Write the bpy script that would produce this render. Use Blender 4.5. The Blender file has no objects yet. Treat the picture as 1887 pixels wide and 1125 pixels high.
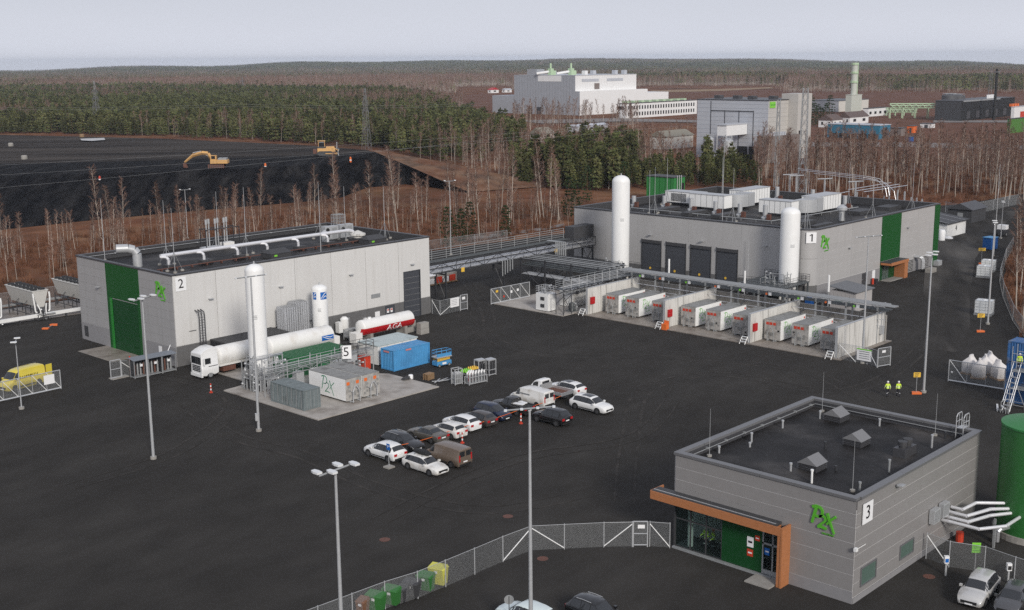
import bpy, bmesh, math, random
import numpy as np
from mathutils import Vector, Matrix
R = math.radians
rnd = random.Random(7)
scene = bpy.context.scene
COL = scene.collection

# ------------------------------------------------------------ camera, sky, sun, exposure
FOC, PIT, ROL, YAW, EYE = 2220.6, R(11.5016), R(-0.4908), R(43.22), 37.6
fwd = Vector((math.cos(PIT)*math.cos(YAW), math.cos(PIT)*math.sin(YAW), -math.sin(PIT)))
rgt = Vector((math.sin(YAW), -math.cos(YAW), 0))
upv = rgt.cross(fwd)
r2 = rgt*math.cos(ROL) + upv*math.sin(ROL)
u2 = r2.cross(fwd)
cd = bpy.data.cameras.new('camera'); cam = bpy.data.objects.new('camera', cd); COL.objects.link(cam)
cd.sensor_width = 36; cd.lens = FOC/1887*36; cd.clip_end = 30000; cd.clip_start = 1
cam.matrix_world = Matrix(((r2.x, u2.x, -fwd.x, 0), (r2.y, u2.y, -fwd.y, 0), (r2.z, u2.z, -fwd.z, EYE), (0, 0, 0, 1)))
scene.camera = cam

SUN_EL, SUN_AZ = R(26), R(-118)          # direction towards the sun: low, over the right shoulder
world = bpy.data.worlds.new('World'); scene.world = world; world.use_nodes = True
wn = world.node_tree; wn.nodes.clear()
def N(t, kind, **kw):
    n = t.nodes.new(kind)
    for k, v in kw.items(): setattr(n, k, v)
    return n
wo = N(wn, 'ShaderNodeOutputWorld'); bg = N(wn, 'ShaderNodeBackground'); bg.inputs['Strength'].default_value = 0.1
sky = N(wn, 'ShaderNodeTexSky'); sky.sky_type = 'NISHITA'; sky.sun_disc = False
sky.sun_elevation = SUN_EL; sky.sun_rotation = math.pi/2 - SUN_AZ; sky.dust_density = 3.0; sky.air_density = 1.0
mixw = N(wn, 'ShaderNodeMix'); mixw.data_type = 'RGBA'; mixw.inputs[0].default_value = 0.93
tcw = N(wn, 'ShaderNodeTexCoord'); sepw = N(wn, 'ShaderNodeSeparateXYZ'); rampw = N(wn, 'ShaderNodeValToRGB')
wn.links.new(tcw.outputs['Generated'], sepw.inputs[0])
# the overcast layer: a flat grey-blue lid, a little paler at the horizon, faint cloud streaks
mapw = N(wn, 'ShaderNodeMapping'); mapw.inputs['Scale'].default_value = (1, 1, 5)
nzw = N(wn, 'ShaderNodeTexNoise'); nzw.inputs['Scale'].default_value = 2.2; nzw.inputs['Detail'].default_value = 4
wn.links.new(tcw.outputs['Generated'], mapw.inputs[0]); wn.links.new(mapw.outputs[0], nzw.inputs['Vector'])
maw = N(wn, 'ShaderNodeMath', operation='MULTIPLY_ADD'); maw.inputs[1].default_value = 0.06
wn.links.new(nzw.outputs['Fac'], maw.inputs[0]); wn.links.new(sepw.outputs['Z'], maw.inputs[2])
wn.links.new(maw.outputs[0], rampw.inputs[0])
cr = rampw.color_ramp
cr.elements[0].position = 0.0; cr.elements[0].color = (0.735, 0.755, 0.835, 1)
cr.elements[1].position = 0.30; cr.elements[1].color = (0.436, 0.458, 0.53, 1)
e = cr.elements.new(0.10); e.color = (0.53, 0.553, 0.625, 1)
sc10 = N(wn, 'ShaderNodeMix'); sc10.data_type = 'RGBA'; sc10.blend_type = 'MULTIPLY'; sc10.inputs[0].default_value = 1
sc10.inputs[7].default_value = (10.4, 10.4, 10.4, 1)
wn.links.new(rampw.outputs[0], sc10.inputs[6])
wn.links.new(sky.outputs[0], mixw.inputs[6]); wn.links.new(sc10.outputs[2], mixw.inputs[7])
wn.links.new(mixw.outputs[2], bg.inputs[0]); wn.links.new(bg.outputs[0], wo.inputs[0])
sd = bpy.data.lights.new('sun', 'SUN'); sd.energy = 2.2; sd.angle = R(11); sd.color = (1.0, 0.95, 0.88)
sun = bpy.data.objects.new('sun', sd); COL.objects.link(sun)
sdir = Vector((math.cos(SUN_EL)*math.cos(SUN_AZ), math.cos(SUN_EL)*math.sin(SUN_AZ), math.sin(SUN_EL)))
sun.rotation_euler = sdir.to_track_quat('Z', 'Y').to_euler()
vs = scene.view_settings
vs.view_transform = 'Standard'; vs.look = 'None'; vs.exposure = 0.15; vs.gamma = 1.0; vs.use_curve_mapping = False
scene.cycles.max_bounces = 5; scene.cycles.diffuse_bounces = 2; scene.cycles.glossy_bounces = 2
scene.cycles.transmission_bounces = 3; scene.cycles.transparent_max_bounces = 12; scene.cycles.volume_bounces = 0
scene.cycles.use_denoising = False

def ray(px, py):
    dx, dy = px-943.5, py-562.5
    X = dx*math.cos(ROL)+dy*math.sin(ROL); Y = -dx*math.sin(ROL)+dy*math.cos(ROL)
    return rgt*X + fwd*FOC + upv*(-Y)
def at(px, py, z=0.0):
    """where a sight line of the surveyed picture meets the level z"""
    d = ray(px, py); t = (z-EYE)/d.z
    return Vector((d.x*t, d.y*t, z))
def pr(p):
    d = p[0]*fwd.x+p[1]*fwd.y+(p[2]-EYE)*fwd.z
    X = (p[0]*rgt.x+p[1]*rgt.y)*FOC/d; Y = -(p[0]*upv.x+p[1]*upv.y+(p[2]-EYE)*upv.z)*FOC/d
    return 943.5+X*math.cos(ROL)-Y*math.sin(ROL), 562.5+X*math.sin(ROL)+Y*math.cos(ROL)

# ------------------------------------------------------------ materials
MATS = {}
def mat(key, col, rough=0.6, metal=0.0, var=0.0, scale=1.0, bump=0.0, bscale=20.0, col2=None, fac=(0.35, 0.65), stretch=(1, 1, 1), spec=0.5,
        objvar=0.0, dirt=None, dscale=1.0, coat=0.0, detail=5.0, world=False, dirn=None):
    if key in MATS: return MATS[key]
    m = bpy.data.materials.new(key); m.use_nodes = True; t = m.node_tree; p = t.nodes['Principled BSDF']
    if rough >= .84: spec = min(spec, .06)
    p.inputs['Roughness'].default_value = rough; p.inputs['Metallic'].default_value = metal
    p.inputs['Specular IOR Level'].default_value = spec; p.inputs['Coat Weight'].default_value = coat
    tc = N(t, 'ShaderNodeTexCoord'); mp = N(t, 'ShaderNodeMapping'); mp.inputs['Scale'].default_value = stretch
    if dirn is not None: mp.vector_type = 'TEXTURE'; mp.inputs['Rotation'].default_value = (0, 0, dirn)
    if world:
        ge = N(t, 'ShaderNodeNewGeometry'); t.links.new(ge.outputs['Position'], mp.inputs[0])
    else: t.links.new(tc.outputs['Object'], mp.inputs[0])
    rgb = N(t, 'ShaderNodeRGB'); rgb.outputs[0].default_value = (*col, 1); out = rgb.outputs[0]
    def noise(s, det=detail):
        n = N(t, 'ShaderNodeTexNoise'); n.inputs['Scale'].default_value = s; n.inputs['Detail'].default_value = det
        t.links.new(mp.outputs[0], n.inputs['Vector']); return n
    def mix(a, b, f, blend='MIX'):
        x = N(t, 'ShaderNodeMix'); x.data_type = 'RGBA'; x.blend_type = blend
        for sck, v in ((0, f), (6, a), (7, b)):
            if isinstance(v, (int, float)): x.inputs[sck].default_value = v
            elif isinstance(v, tuple): x.inputs[sck].default_value = (*v, 1)
            else: t.links.new(v, x.inputs[sck])
        return x.outputs[2]
    def ramp(src, lo, hi):
        r = N(t, 'ShaderNodeMapRange'); r.inputs[1].default_value = lo; r.inputs[2].default_value = hi
        t.links.new(src, r.inputs[0]); return r.outputs[0]
    if col2 is not None: out = mix(out, col2, ramp(noise(scale).outputs['Fac'], *fac))
    if dirt is not None: out = mix(out, dirt, ramp(noise(dscale, 8).outputs['Fac'], 0.5, 0.78))
    if var:
        n = noise(scale*3.1)
        v = N(t, 'ShaderNodeMapRange'); v.inputs[1].default_value = 0.25; v.inputs[2].default_value = 0.75
        v.inputs[3].default_value = 1-var; v.inputs[4].default_value = 1+var; t.links.new(n.outputs['Fac'], v.inputs[0])
        x = N(t, 'ShaderNodeVectorMath', operation='SCALE'); t.links.new(out, x.inputs[0]); t.links.new(v.outputs[0], x.inputs['Scale']); out = x.outputs[0]
    if objvar:
        oi = N(t, 'ShaderNodeObjectInfo'); v = N(t, 'ShaderNodeMapRange'); v.inputs[3].default_value = 1-objvar; v.inputs[4].default_value = 1+objvar
        t.links.new(oi.outputs['Random'], v.inputs[0])
        x = N(t, 'ShaderNodeVectorMath', operation='SCALE'); t.links.new(out, x.inputs[0]); t.links.new(v.outputs[0], x.inputs['Scale']); out = x.outputs[0]
    t.links.new(out, p.inputs['Base Color'])
    if bump:
        b = N(t, 'ShaderNodeBump'); b.inputs['Strength'].default_value = bump; b.inputs['Distance'].default_value = 0.05
        t.links.new(noise(bscale).outputs['Fac'], b.inputs['Height']); t.links.new(b.outputs[0], p.inputs['Normal'])
    MATS[key] = m
    return m
M = dict(
 panel_w=mat('pale panel', (0.645, 0.635, 0.615), 0.5, dirt=(.60, .585, .56), dscale=.7, stretch=(2, 2, .15), var=0.035, scale=0.4, objvar=0.025),
 panel_g=mat('grey panel', (0.355, 0.35, 0.35), 0.42, dirt=(.32, .315, .31), dscale=.8, stretch=(2, 2, .15), var=0.04, scale=0.4, objvar=0.03),
 panel_b=mat('light grey panel', (0.43, 0.422, 0.415), 0.42, dirt=(.405, .397, .388), dscale=.5, stretch=(1.2, 1.2, .2), var=0.04, scale=0.4, objvar=0.03),
 panel_s=mat('silver panel', (0.265, 0.255, 0.25), 0.36, dirt=(.252, .243, .237), dscale=.35, var=0.035, scale=0.5, objvar=0.03),
 joint=mat('panel joint', (0.58, 0.57, 0.56), 0.5),
 joint_d=mat('panel joint grey', (0.34, 0.34, 0.34), 0.6),
 plinth=mat('plinth concrete', (0.13, 0.128, 0.128), 0.8, var=0.1, scale=0.6),
 plinth_l=mat('plinth grey', (0.26, 0.255, 0.26), 0.7, var=0.06, scale=0.6),
 green=mat('green cladding', (0.011, 0.083, 0.018), 0.5, var=0.06, scale=0.5, spec=.2),
 green_d=mat('green door', (0.008, 0.058, 0.016), 0.5, var=0.06, spec=.2),
 roofing=mat('bitumen roof', (0.013, 0.0118, 0.0115), 0.6, col2=(0.024, 0.0225, 0.0225), scale=0.3, var=0.3, bump=0.2, bscale=8, dirt=(0.095, 0.088, 0.084), dscale=0.17, spec=.2),
 coping=mat('coping dark', (0.06, 0.06, 0.065), 0.45, var=0.05),
 coping_l=mat('coping grey', (0.15, 0.15, 0.155), 0.4),
 dark=mat('dark steel', (0.035, 0.036, 0.04), 0.5),
 dark2=mat('charcoal', (0.05, 0.05, 0.053), 0.6, var=0.1),
 door_g=mat('door grey', (0.058, 0.062, 0.072), 0.5, var=0.04),
 black=mat('black rubber', (0.012, 0.012, 0.012), 0.7),
 galv=mat('galvanised steel', (0.32, 0.33, 0.335), 0.5, 0.2, var=0.12, scale=2),
 galv_l=mat('light galvanised', (0.5, 0.51, 0.52), 0.4, 0.3, var=0.08, scale=2),
 steel_d=mat('painted rack steel', (0.09, 0.10, 0.105), 0.5, var=0.1),
 alu=mat('bright aluminium', (0.72, 0.73, 0.75), 0.32, 0.75, var=0.06),
 lag=mat('pipe lagging', (0.78, 0.78, 0.80), 0.35, 0.35, var=0.05),
 white=mat('white paint', (0.85, 0.85, 0.835), 0.38, var=0.025, scale=0.4, coat=0.1),
 white_d=mat('dirty white', (0.82, 0.81, 0.78), 0.45, var=0.04, dirt=(0.60, 0.55, 0.48), dscale=0.5),
 red=mat('red paint', (0.45, 0.012, 0.015), 0.4, var=0.06),
 redp=mat('signal red', (0.55, 0.05, 0.02), 0.5),
 orange=mat('orange', (0.75, 0.16, 0.03), 0.55, var=0.06),
 blue=mat('blue paint', (0.075, 0.30, 0.58), 0.45, var=0.09, scale=0.7, dirt=(0.06, 0.20, 0.40), dscale=0.5),
 blue_d=mat('deep blue', (0.012, 0.085, 0.30), 0.45, var=0.1),
 blue_logo=mat('logo blue', (0.01, 0.13, 0.46), 0.4),
 wood=mat('larch timber', (0.42, 0.165, 0.065), 0.6, var=0.16, scale=1.2, stretch=(1, 1, 6)),
 conc=mat('concrete', (0.34, 0.325, 0.30), 0.85, var=0.1, scale=0.5, dirt=(0.20, 0.185, 0.165), dscale=0.45, bump=0.15, bscale=5),
 conc_w=mat('concrete wall', (0.64, 0.625, 0.59), 0.85, var=0.08, scale=0.5, dirt=(0.20, 0.19, 0.17), dscale=0.9, stretch=(3.0, 3.0, 0.25)),
 slab=mat('wet concrete slab', (0.27, 0.238, 0.205), 0.5, var=0.18, scale=0.35, dirt=(0.11, 0.082, 0.062), dscale=0.28),
 slab_l=mat('dry concrete slab', (0.40, 0.37, 0.335), 0.7, var=0.15, scale=0.35, dirt=(0.17, 0.14, 0.115), dscale=0.3),
 rim=mat('wheel rim', (0.12, 0.12, 0.125), 0.4, 0.5),
 grey_c=mat('container grey', (0.165, 0.195, 0.20), 0.55, var=0.12, scale=0.6, dirt=(0.12, 0.14, 0.14), dscale=0.8),
 gtop=mat('weathered sheet', (0.25, 0.25, 0.24), 0.65, var=0.2, scale=0.7, dirt=(0.14, 0.135, 0.125), dscale=0.8),
 gend=mat('dirty end sheet', (0.40, 0.385, 0.36), 0.6, var=0.2, scale=1.1, dirt=(0.15, 0.135, 0.12), dscale=1.0),
 green_c=mat('container green', (0.022, 0.13, 0.05), 0.5, var=0.1, scale=0.7),
 logo_g=mat('logo green', (0.10, 0.42, 0.03), 0.45),
 logo_d=mat('logo dark green', (0.02, 0.22, 0.11), 0.5),
 yellow=mat('yellow paint', (0.72, 0.55, 0.02), 0.4, var=0.06),
 yel_m=mat('machine yellow', (0.62, 0.36, 0.13), 0.6, var=0.12, dirt=(0.40, 0.24, 0.10), dscale=1.0),
 hivis=mat('hi-vis yellow', (0.62, 0.85, 0.04), 0.7),
 text=mat('sign black', (0.015, 0.012, 0.014), 0.6),
 signw=mat('sign white', (0.84, 0.84, 0.84), 0.5),
 signg=mat('sign green', (0.22, 0.62, 0.05), 0.5),
 signy=mat('sign yellow', (0.80, 0.50, 0.06), 0.5),
 pallet=mat('pallet wood', (0.27, 0.17, 0.09), 0.8, var=0.2),
 skin=mat('skin', (0.55, 0.33, 0.25), 0.6), trouser=mat('dark trousers', (0.02, 0.02, 0.028), 0.8),
 plastic_w=mat('milky plastic', (0.72, 0.74, 0.74), 0.5, var=0.05),
 bagw=mat('sack fabric', (0.70, 0.67, 0.65), 0.9, var=0.08, scale=1.5, bump=0.3, bscale=6),
 bin_g=mat('bin green', (0.035, 0.16, 0.035), 0.5), bin_y=mat('bin yellow', (0.62, 0.60, 0.10), 0.5), bin_b=mat('bin brown', (0.20, 0.10, 0.06), 0.5),
 lamp=mat('lamp glass', (0.75, 0.76, 0.76), 0.3),
 rust=mat('rusty brown', (0.13, 0.055, 0.038), 0.7, var=0.15),
 tankgreen=mat('tank green', (0.022, 0.135, 0.028), 0.42, var=0.06, scale=0.5),
)
def glass(key, tint, rough=0.03, mixf=0.0):
    """dark vehicle / window glass: glossy over a dark body; mixf lets part of the light through"""
    if key in MATS: return MATS[key]
    m = mat(key, tint, rough, spec=0.8)
    if mixf:
        t = m.node_tree; p = t.nodes['Principled BSDF']; o = t.nodes['Material Output']
        tr = N(t, 'ShaderNodeBsdfTransparent'); tr.inputs[0].default_value = (0.75, 0.82, 0.8, 1); mx = N(t, 'ShaderNodeMixShader'); mx.inputs[0].default_value = mixf
        t.links.new(p.outputs[0], mx.inputs[1]); t.links.new(tr.outputs[0], mx.inputs[2]); t.links.new(mx.outputs[0], o.inputs[0])
    return m
M['glass'] = glass('vehicle glass', (0.022, 0.024, 0.027))
M['glass_w'] = glass('window glass', (0.10, 0.155, 0.13), 0.05)
M['glass_s'] = glass('shopfront glass', (0.03, 0.04, 0.04), 0.02, 0.86)
def paint(key, col, rough=0.3, metal=0.0, dirt=None):
    k = 'car paint '+key
    return mat(k, col, rough, metal, coat=0.5, var=0.02, dirt=dirt, dscale=1.2)

# ------------------------------------------------------------ mesh building
class MB:
    def __init__(s, mx=None): s.v = []; s.f = []; s.mx = mx or Matrix()
    def add(s, vs_, fs):
        o = len(s.v); mx = s.mx
        s.v += [tuple(mx @ Vector(v)) for v in vs_]; s.f += [tuple(i+o for i in f) for f in fs]; return s
    def box(s, x0, y0, z0, x1, y1, z1):
        return s.add([(x0,y0,z0),(x1,y0,z0),(x1,y1,z0),(x0,y1,z0),(x0,y0,z1),(x1,y0,z1),(x1,y1,z1),(x0,y1,z1)],
                     [(0,3,2,1),(4,5,6,7),(0,1,5,4),(1,2,6,5),(2,3,7,6),(3,0,4,7)])
    def prism(s, pts, z0, z1):
        n = len(pts)
        return s.add([(x, y, z0) for x, y in pts]+[(x, y, z1) for x, y in pts],
                     [tuple(range(n-1, -1, -1)), tuple(range(n, 2*n))]+[(i, (i+1) % n, n+(i+1) % n, n+i) for i in range(n)])
    def tube(s, p, q, r, n=6, rb=None, caps=True):
        p = Vector(p); q = Vector(q); d = q-p
        if d.length < 1e-6: return s
        d.normalize(); a = d.orthogonal().normalized(); b = d.cross(a); rb = r if rb is None else rb
        vs_ = []; fs = []
        for c, rr in ((p, r), (q, rb)):
            for i in range(n):
                t = 2*math.pi*(i+.5)/n; vs_.append(c+(a*math.cos(t)+b*math.sin(t))*rr)
        for i in range(n): fs.append((i, (i+1) % n, n+(i+1) % n, n+i))
        if caps: fs += [tuple(range(n-1, -1, -1)), tuple(range(n, 2*n))]
        return s.add(vs_, fs)
    def path(s, pts, r, n=6):
        for a, b in zip(pts, pts[1:]): s.tube(a, b, r, n)
        return s
    def bar(s, p, q, w, h=None):
        """square bar"""
        return s.tube(p, q, w*0.7071, 4)
    def lathe(s, prof, n=24, c=(0, 0), axis='z'):
        vs_ = []; fs = []
        for r, z in prof:
            for i in range(n):
                t = 2*math.pi*i/n
                x, y = r*math.cos(t), r*math.sin(t)
                vs_.append((c[0]+x, c[1]+y, z) if axis == 'z' else (z, c[0]+x, c[1]+y) if axis == 'x' else (c[0]+x, z, c[1]+y))
        for k in range(len(prof)-1):
            for i in range(n):
                j = (i+1) % n; f = (k*n+i, k*n+j, (k+1)*n+j, (k+1)*n+i)
                fs.append(f if axis != 'y' else f[::-1])
        fs.append(tuple(range(n))[::-1] if axis != 'y' else tuple(range(n)))
        l = (len(prof)-1)*n
        fs.append(tuple(range(l, l+n)) if axis != 'y' else tuple(range(l, l+n))[::-1])
        return s.add(vs_, fs)
    def quad(s, a, b, c, d): return s.add([a, b, c, d], [(0, 1, 2, 3)])
    def mesh(s, name, m, smooth=False):
        me = bpy.data.meshes.new(name); me.from_pydata(s.v, [], s.f)
        if m: me.materials.append(m)
        if smooth:
            me.polygons.foreach_set('use_smooth', [True]*len(me.polygons))
            me.set_sharp_from_angle(angle=R(38))
        me.update(); return me
    def build(s, name, m, parent=None, smooth=False, loc=None):
        return link(name, s.mesh(name, m, smooth), parent, loc)
def link(name, me, parent=None, loc=None):
    o = bpy.data.objects.new(name, me); COL.objects.link(o)
    if parent: o.parent = parent
    if loc is not None: o.location = loc
    return o
def thing(name, label, cat, loc=(0, 0, 0), rz=0.0, group=None):
    o = bpy.data.objects.new(name, None); COL.objects.link(o); o.empty_display_size = 0.3
    o.location = loc; o.rotation_euler = (0, 0, rz)
    o['label'] = label; o['category'] = cat
    if group: o['group'] = group
    return o
def tag(o, label, cat, group=None):
    o['label'] = label; o['category'] = cat
    if group: o['group'] = group
    return o
def setting(o, kind='structure'): o['kind'] = kind; return o
KIDS = {}
def kids(o): return list(o.children)
def dup(root, loc, rz=None, label=None, group=None, scale=None):
    def cp(o, par):
        c = o.copy(); COL.objects.link(c)
        if par: c.parent = par
        for ch in kids(o): cp(ch, c)
        return c
    c = cp(root, None); c.location = loc
    if rz is not None: c.rotation_euler = (0, 0, rz)
    if label: c['label'] = label
    if group: c['group'] = group
    if scale: c.scale = scale
    return c
def text_mesh(s, size, depth, m, align='CENTER'):
    cu = bpy.data.curves.new('lettering', 'FONT'); cu.body = s; cu.size = size; cu.extrude = depth; cu.align_x = align; cu.align_y = 'CENTER'
    cu.resolution_u = 4
    o = bpy.data.objects.new('lettering', cu); COL.objects.link(o); bpy.context.view_layer.update()
    me = bpy.data.meshes.new_from_object(o.evaluated_get(bpy.context.evaluated_depsgraph_get()))
    bpy.data.objects.remove(o); me.materials.clear(); me.materials.append(m)
    return me
# faces of a wall-aligned box: 'nx' looks to -x (u runs along +y), 'ny' looks to -y (u runs along +x)
def face_mx(face, u, v, t=0.0):
    """a frame on a face: local x = to the right as one looks at the wall, y = up, z = outward"""
    if face == 'nx': return Matrix(((0, 0, -1, -t), (-1, 0, 0, u), (0, 1, 0, v), (0, 0, 0, 1)))
    if face == 'ny': return Matrix(((1, 0, 0, u), (0, 0, -1, -t), (0, 1, 0, v), (0, 0, 0, 1)))
    if face == 'px': return Matrix(((0, 0, 1, t), (1, 0, 0, u), (0, 1, 0, v), (0, 0, 0, 1)))
def fbox(mb, face, u0, u1, v0, v1, t0, t1):
    if face == 'nx': mb.box(-t1, u0, v0, -t0, u1, v1)
    elif face == 'ny': mb.box(u0, -t1, v0, u1, -t0, v1)
    return mb
def place(o, root_mx, mx): o.matrix_world = root_mx @ mx; return o
def stroke(mb, pts, w, depth, taper=1.0):
    """a brush stroke as an extruded ribbon in the local xy plane"""
    n = len(pts); L = []; Rr = []
    for i, p in enumerate(pts):
        a = Vector(pts[max(i-1, 0)]); b = Vector(pts[min(i+1, n-1)]); d = (b-a).normalized(); nn = Vector((-d.y, d.x))
        ww = w*(1-(1-taper)*i/(n-1))/2
        L.append((p[0]+nn.x*ww, p[1]+nn.y*ww)); Rr.append((p[0]-nn.x*ww, p[1]-nn.y*ww))
    for i in range(n-1): 
        q = [Rr[i], Rr[i+1], L[i+1], L[i]]
        mb.prism(q, 0, depth)
    return mb
def arcpts(cx, cy, rx, ry, a0, a1, n=8): return [(cx+rx*math.cos(R(a0+(a1-a0)*i/n)), cy+ry*math.sin(R(a0+(a1-a0)*i/n))) for i in range(n+1)]
def logo_parts(h, depth, wk=1.0):
    """the brush-written P, 2 and X; returns three builders, about 1.25h wide"""
    def sc(p): return [(x*h, y*h) for x, y in p]
    w = 0.105*h*wk; P = MB(); T = MB(); X = MB()
    stroke(P, sc([(0.30, 0.93), (0.20, 0.55), (0.07, 0.02)]), w*1.15, depth, 0.7)
    stroke(P, sc([(0.05, 0.90), (0.25, 0.98)]+arcpts(0.38, 0.70, 0.27, 0.27, 95, -80, 9)+[(0.25, 0.44)]), w, depth*0.9, 0.8)
    stroke(T, sc(arcpts(0.66, 0.36, 0.19, 0.17, 160, -40, 8)+[(0.62, 0.08), (0.42, -0.12)]), w*0.85, depth*0.9)
    stroke(T, sc([(0.40, -0.12), (0.64, -0.08), (0.92, -0.14)]), w*0.85, depth)
    stroke(X, sc([(0.92, 0.74), (1.10, 0.28), (1.36, -0.30)]), w*1.05, depth, 0.55)
    stroke(X, sc([(1.42, 0.66), (1.14, 0.40), (0.92, 0.12)]), w*0.9, depth*0.9, 0.7)
    return P, T, X
def logo(name, label, root_mx, mx, h, m, depth=0.08, sub=True, parent=None, wk=1.0, tagit=True):
    o = bpy.data.objects.new(name, None); COL.objects.link(o); o.empty_display_size = 0.3
    if parent: o.parent = parent; o.matrix_local = mx
    else: o.matrix_world = root_mx @ mx
    for nm, b in zip(('letter', 'numeral', 'letter'), logo_parts(h, depth, wk)): b.build(nm, m, o)
    if sub:
        t = link('lettering', text_mesh('SOLUTIONS', h*0.13, depth*0.25, m), o); t.location = (h*1.0, -h*0.42, depth*0.25)
    if tagit: tag(o, label, 'logo')
    return o
def number_sign(s, label, root_mx, mx, w, h, post=False):
    o = bpy.data.objects.new('number_sign', None); COL.objects.link(o); o.matrix_world = root_mx @ mx; o.empty_display_size = 0.3
    tag(o, label, 'sign')
    MB().box(-w/2, -h/2, 0, w/2, h/2, 0.05).build('sign_board', M['signw'], o)
    if s == '1':
        b = MB(mx=Matrix.Translation((0, 0, .052))); stroke(b, [(-.16*w, .2*h), (-.02*w, .27*h), (.06*w, .33*h)], .09*w, .01); stroke(b, [(.07*w, .34*h), (.07*w, 0), (.07*w, -.34*h)], .13*w, .012); b.build('numeral', M['text'], o); return o
    t = link('numeral', text_mesh(s, h*0.95, 0.01, M['text']), o); t.location = (0, 0, 0.062)
    return o
# ------------------------------------------------------------ ground
def terrain_profile(az):
    """far skyline: drop (picture units at the focal length) of the tree tops under the eye level, by bearing from the view axis"""
    xs = [-0.60, -0.42, -0.33, -0.22, -0.12, -0.02, 0.13, 0.22, 0.30, 0.37, 0.41, 0.60]
    ds = [16, 13, 9.5, 5, 3.0, 1.2, 1.8, 4.5, 9.5, 13.5, 17, 17]
    return float(np.interp(az, xs, ds))
NZ = [(rnd.uniform(0, 6.28), rnd.uniform(20, 70), rnd.uniform(.3, 1)) for _ in range(7)]
def ridge_z(az):
    d = terrain_profile(az); w = sum(a*math.sin(az*fq+ph) for ph, fq, a in NZ)*0.8
    return EYE-(d+w)*6500/FOC-9
def ground_z(x, y):
    r = math.hypot(x, y); az = -(math.atan2(y, x)-YAW)
    if r < 1700: return 0.0
    if r < 3600: return -4*(r-1700)/1900
    t = min(1, (r-3600)/2900); t = t*t*(3-2*t)
    return -4+(ridge_z(az)+4)*t
def make_terrain():
    az = np.concatenate([np.linspace(-math.pi, -0.62, 30), np.linspace(-0.6, 0.6, 181), np.linspace(0.62, math.pi, 30)])
    rr = [0.5, 60, 120, 200, 300, 450, 650, 900, 1200, 1500, 1700, 2000, 2400, 2800, 3200, 3600, 4000, 4400, 4800, 5200, 5600, 6000, 6500, 7200, 8200]
    vs_ = []; fs = []
    for r in rr:
        for a in az:
            x, y = r*math.cos(YAW-a), r*math.sin(YAW-a)
            vs_.append((x, y, (ground_z(x, y) if r <= 6500 else ridge_z(max(-.6, min(.6, a)))-(r-6500)*0.05)-0.06))
    n = len(az)
    for k in range(len(rr)-1):
        for i in range(n-1): fs.append((k*n+i, (k+1)*n+i, (k+1)*n+i+1, k*n+i+1)[::-1])
    b = MB(); b.add(vs_, fs)
    m = mat('heath ground', (0.155, 0.066, 0.036), 0.95, col2=(0.24, 0.135, 0.075), scale=0.05, fac=(0.45, 0.75), var=0.35, dirt=(0.055, 0.034, 0.022), dscale=0.016, world=True, bump=0.6, bscale=1.5, detail=8)
    return setting(b.build('heath_ground', m))
make_terrain()
def sheet(name, pts, z, m, kind='structure'):
    b = MB(); b.add([(p[0], p[1], z) for p in pts], [tuple(range(len(pts)))])
    o = b.build(name, m)
    if o.data.polygons[0].normal.z < 0: o.data.flip_normals()
    return setting(o, kind)
asph = mat('asphalt', (0.041, 0.0383, 0.0355), 0.85, col2=(0.053, 0.0497, 0.046), scale=0.13, fac=(.4, .75), var=0.16, dirt=(0.033, 0.031, 0.0291), dscale=0.06, world=True, bump=0.3, bscale=3, detail=9, spec=0.05, stretch=(1.8, 1, 1), dirn=R(8))
YARD = [(-60, -80), (112, -80), (128, 20), (150, 48), (164, 58.2), (174, 63.6), (190, 71), (203, 76.6), (226, 84.8), (240, 89), (262, 95), (300, 106), (345, 118), (350, 124),
        (305, 128), (285, 140), (262, 152), (235, 168), (200, 172), (150, 178), (93, 184), (60, 188), (10, 200), (-60, 150)]
sheet('yard_asphalt', YARD, 0.0, asph)
dust = mat('dusty track', (0.041, 0.0383, 0.0355), 0.85, col2=(0.115, 0.107, 0.098), scale=0.16, fac=(0.44, 0.72), spec=.12, stretch=(7, 1, 1), dirn=R(28), world=True, var=0.2, detail=9)
sheet('wheel_track', [(150, 62), (165, 66.5), (190, 77), (225, 90.5), (262, 101.5), (300, 110.5), (300, 117), (258, 111), (220, 98), (186, 83), (162, 71.5), (149, 66)], 0.006, dust)
trk = mat('scuffed asphalt', (0.041, 0.0383, 0.0355), 0.85, col2=(0.066, 0.060, 0.055), scale=0.35, fac=(.42, .72), stretch=(1.6, 1, 1), world=True, var=.2, detail=9, bump=.25, bscale=3)
def track(pts, w, z=.008):
    P_ = [at(x, y) for x, y in pts]; C_ = []
    for i in range(len(P_)-1):
        p0, p1, p2, p3 = P_[max(i-1, 0)], P_[i], P_[i+1], P_[min(i+2, len(P_)-1)]
        for k in range(8): t = k/8; C_.append(.5*((2*p1)+(p2-p0)*t+(2*p0-5*p1+4*p2-p3)*t*t+(3*p1-p0-3*p2+p3)*t**3))
    for s in (-.85, .85):
        L = []; Q = []
        for i, c in enumerate(C_): d = (C_[min(i+1, len(C_)-1)]-C_[max(i-1, 0)]).normalized(); n = Vector((-d.y, d.x, 0)); ww = w*(.35+.65*math.sin(math.pi*(i+.5)/len(C_))); L.append(c+n*(s+ww/2)); Q.append(c+n*(s-ww/2))
        b = MB(); m_ = len(L); b.add([(p.x, p.y, z+(.0015 if s > 0 else 0)) for p in L+Q], [(i, i+1, m_+i+1, m_+i)[::-1] for i in range(m_-1)]); setting(b.build('tyre_track', trk))
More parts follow.
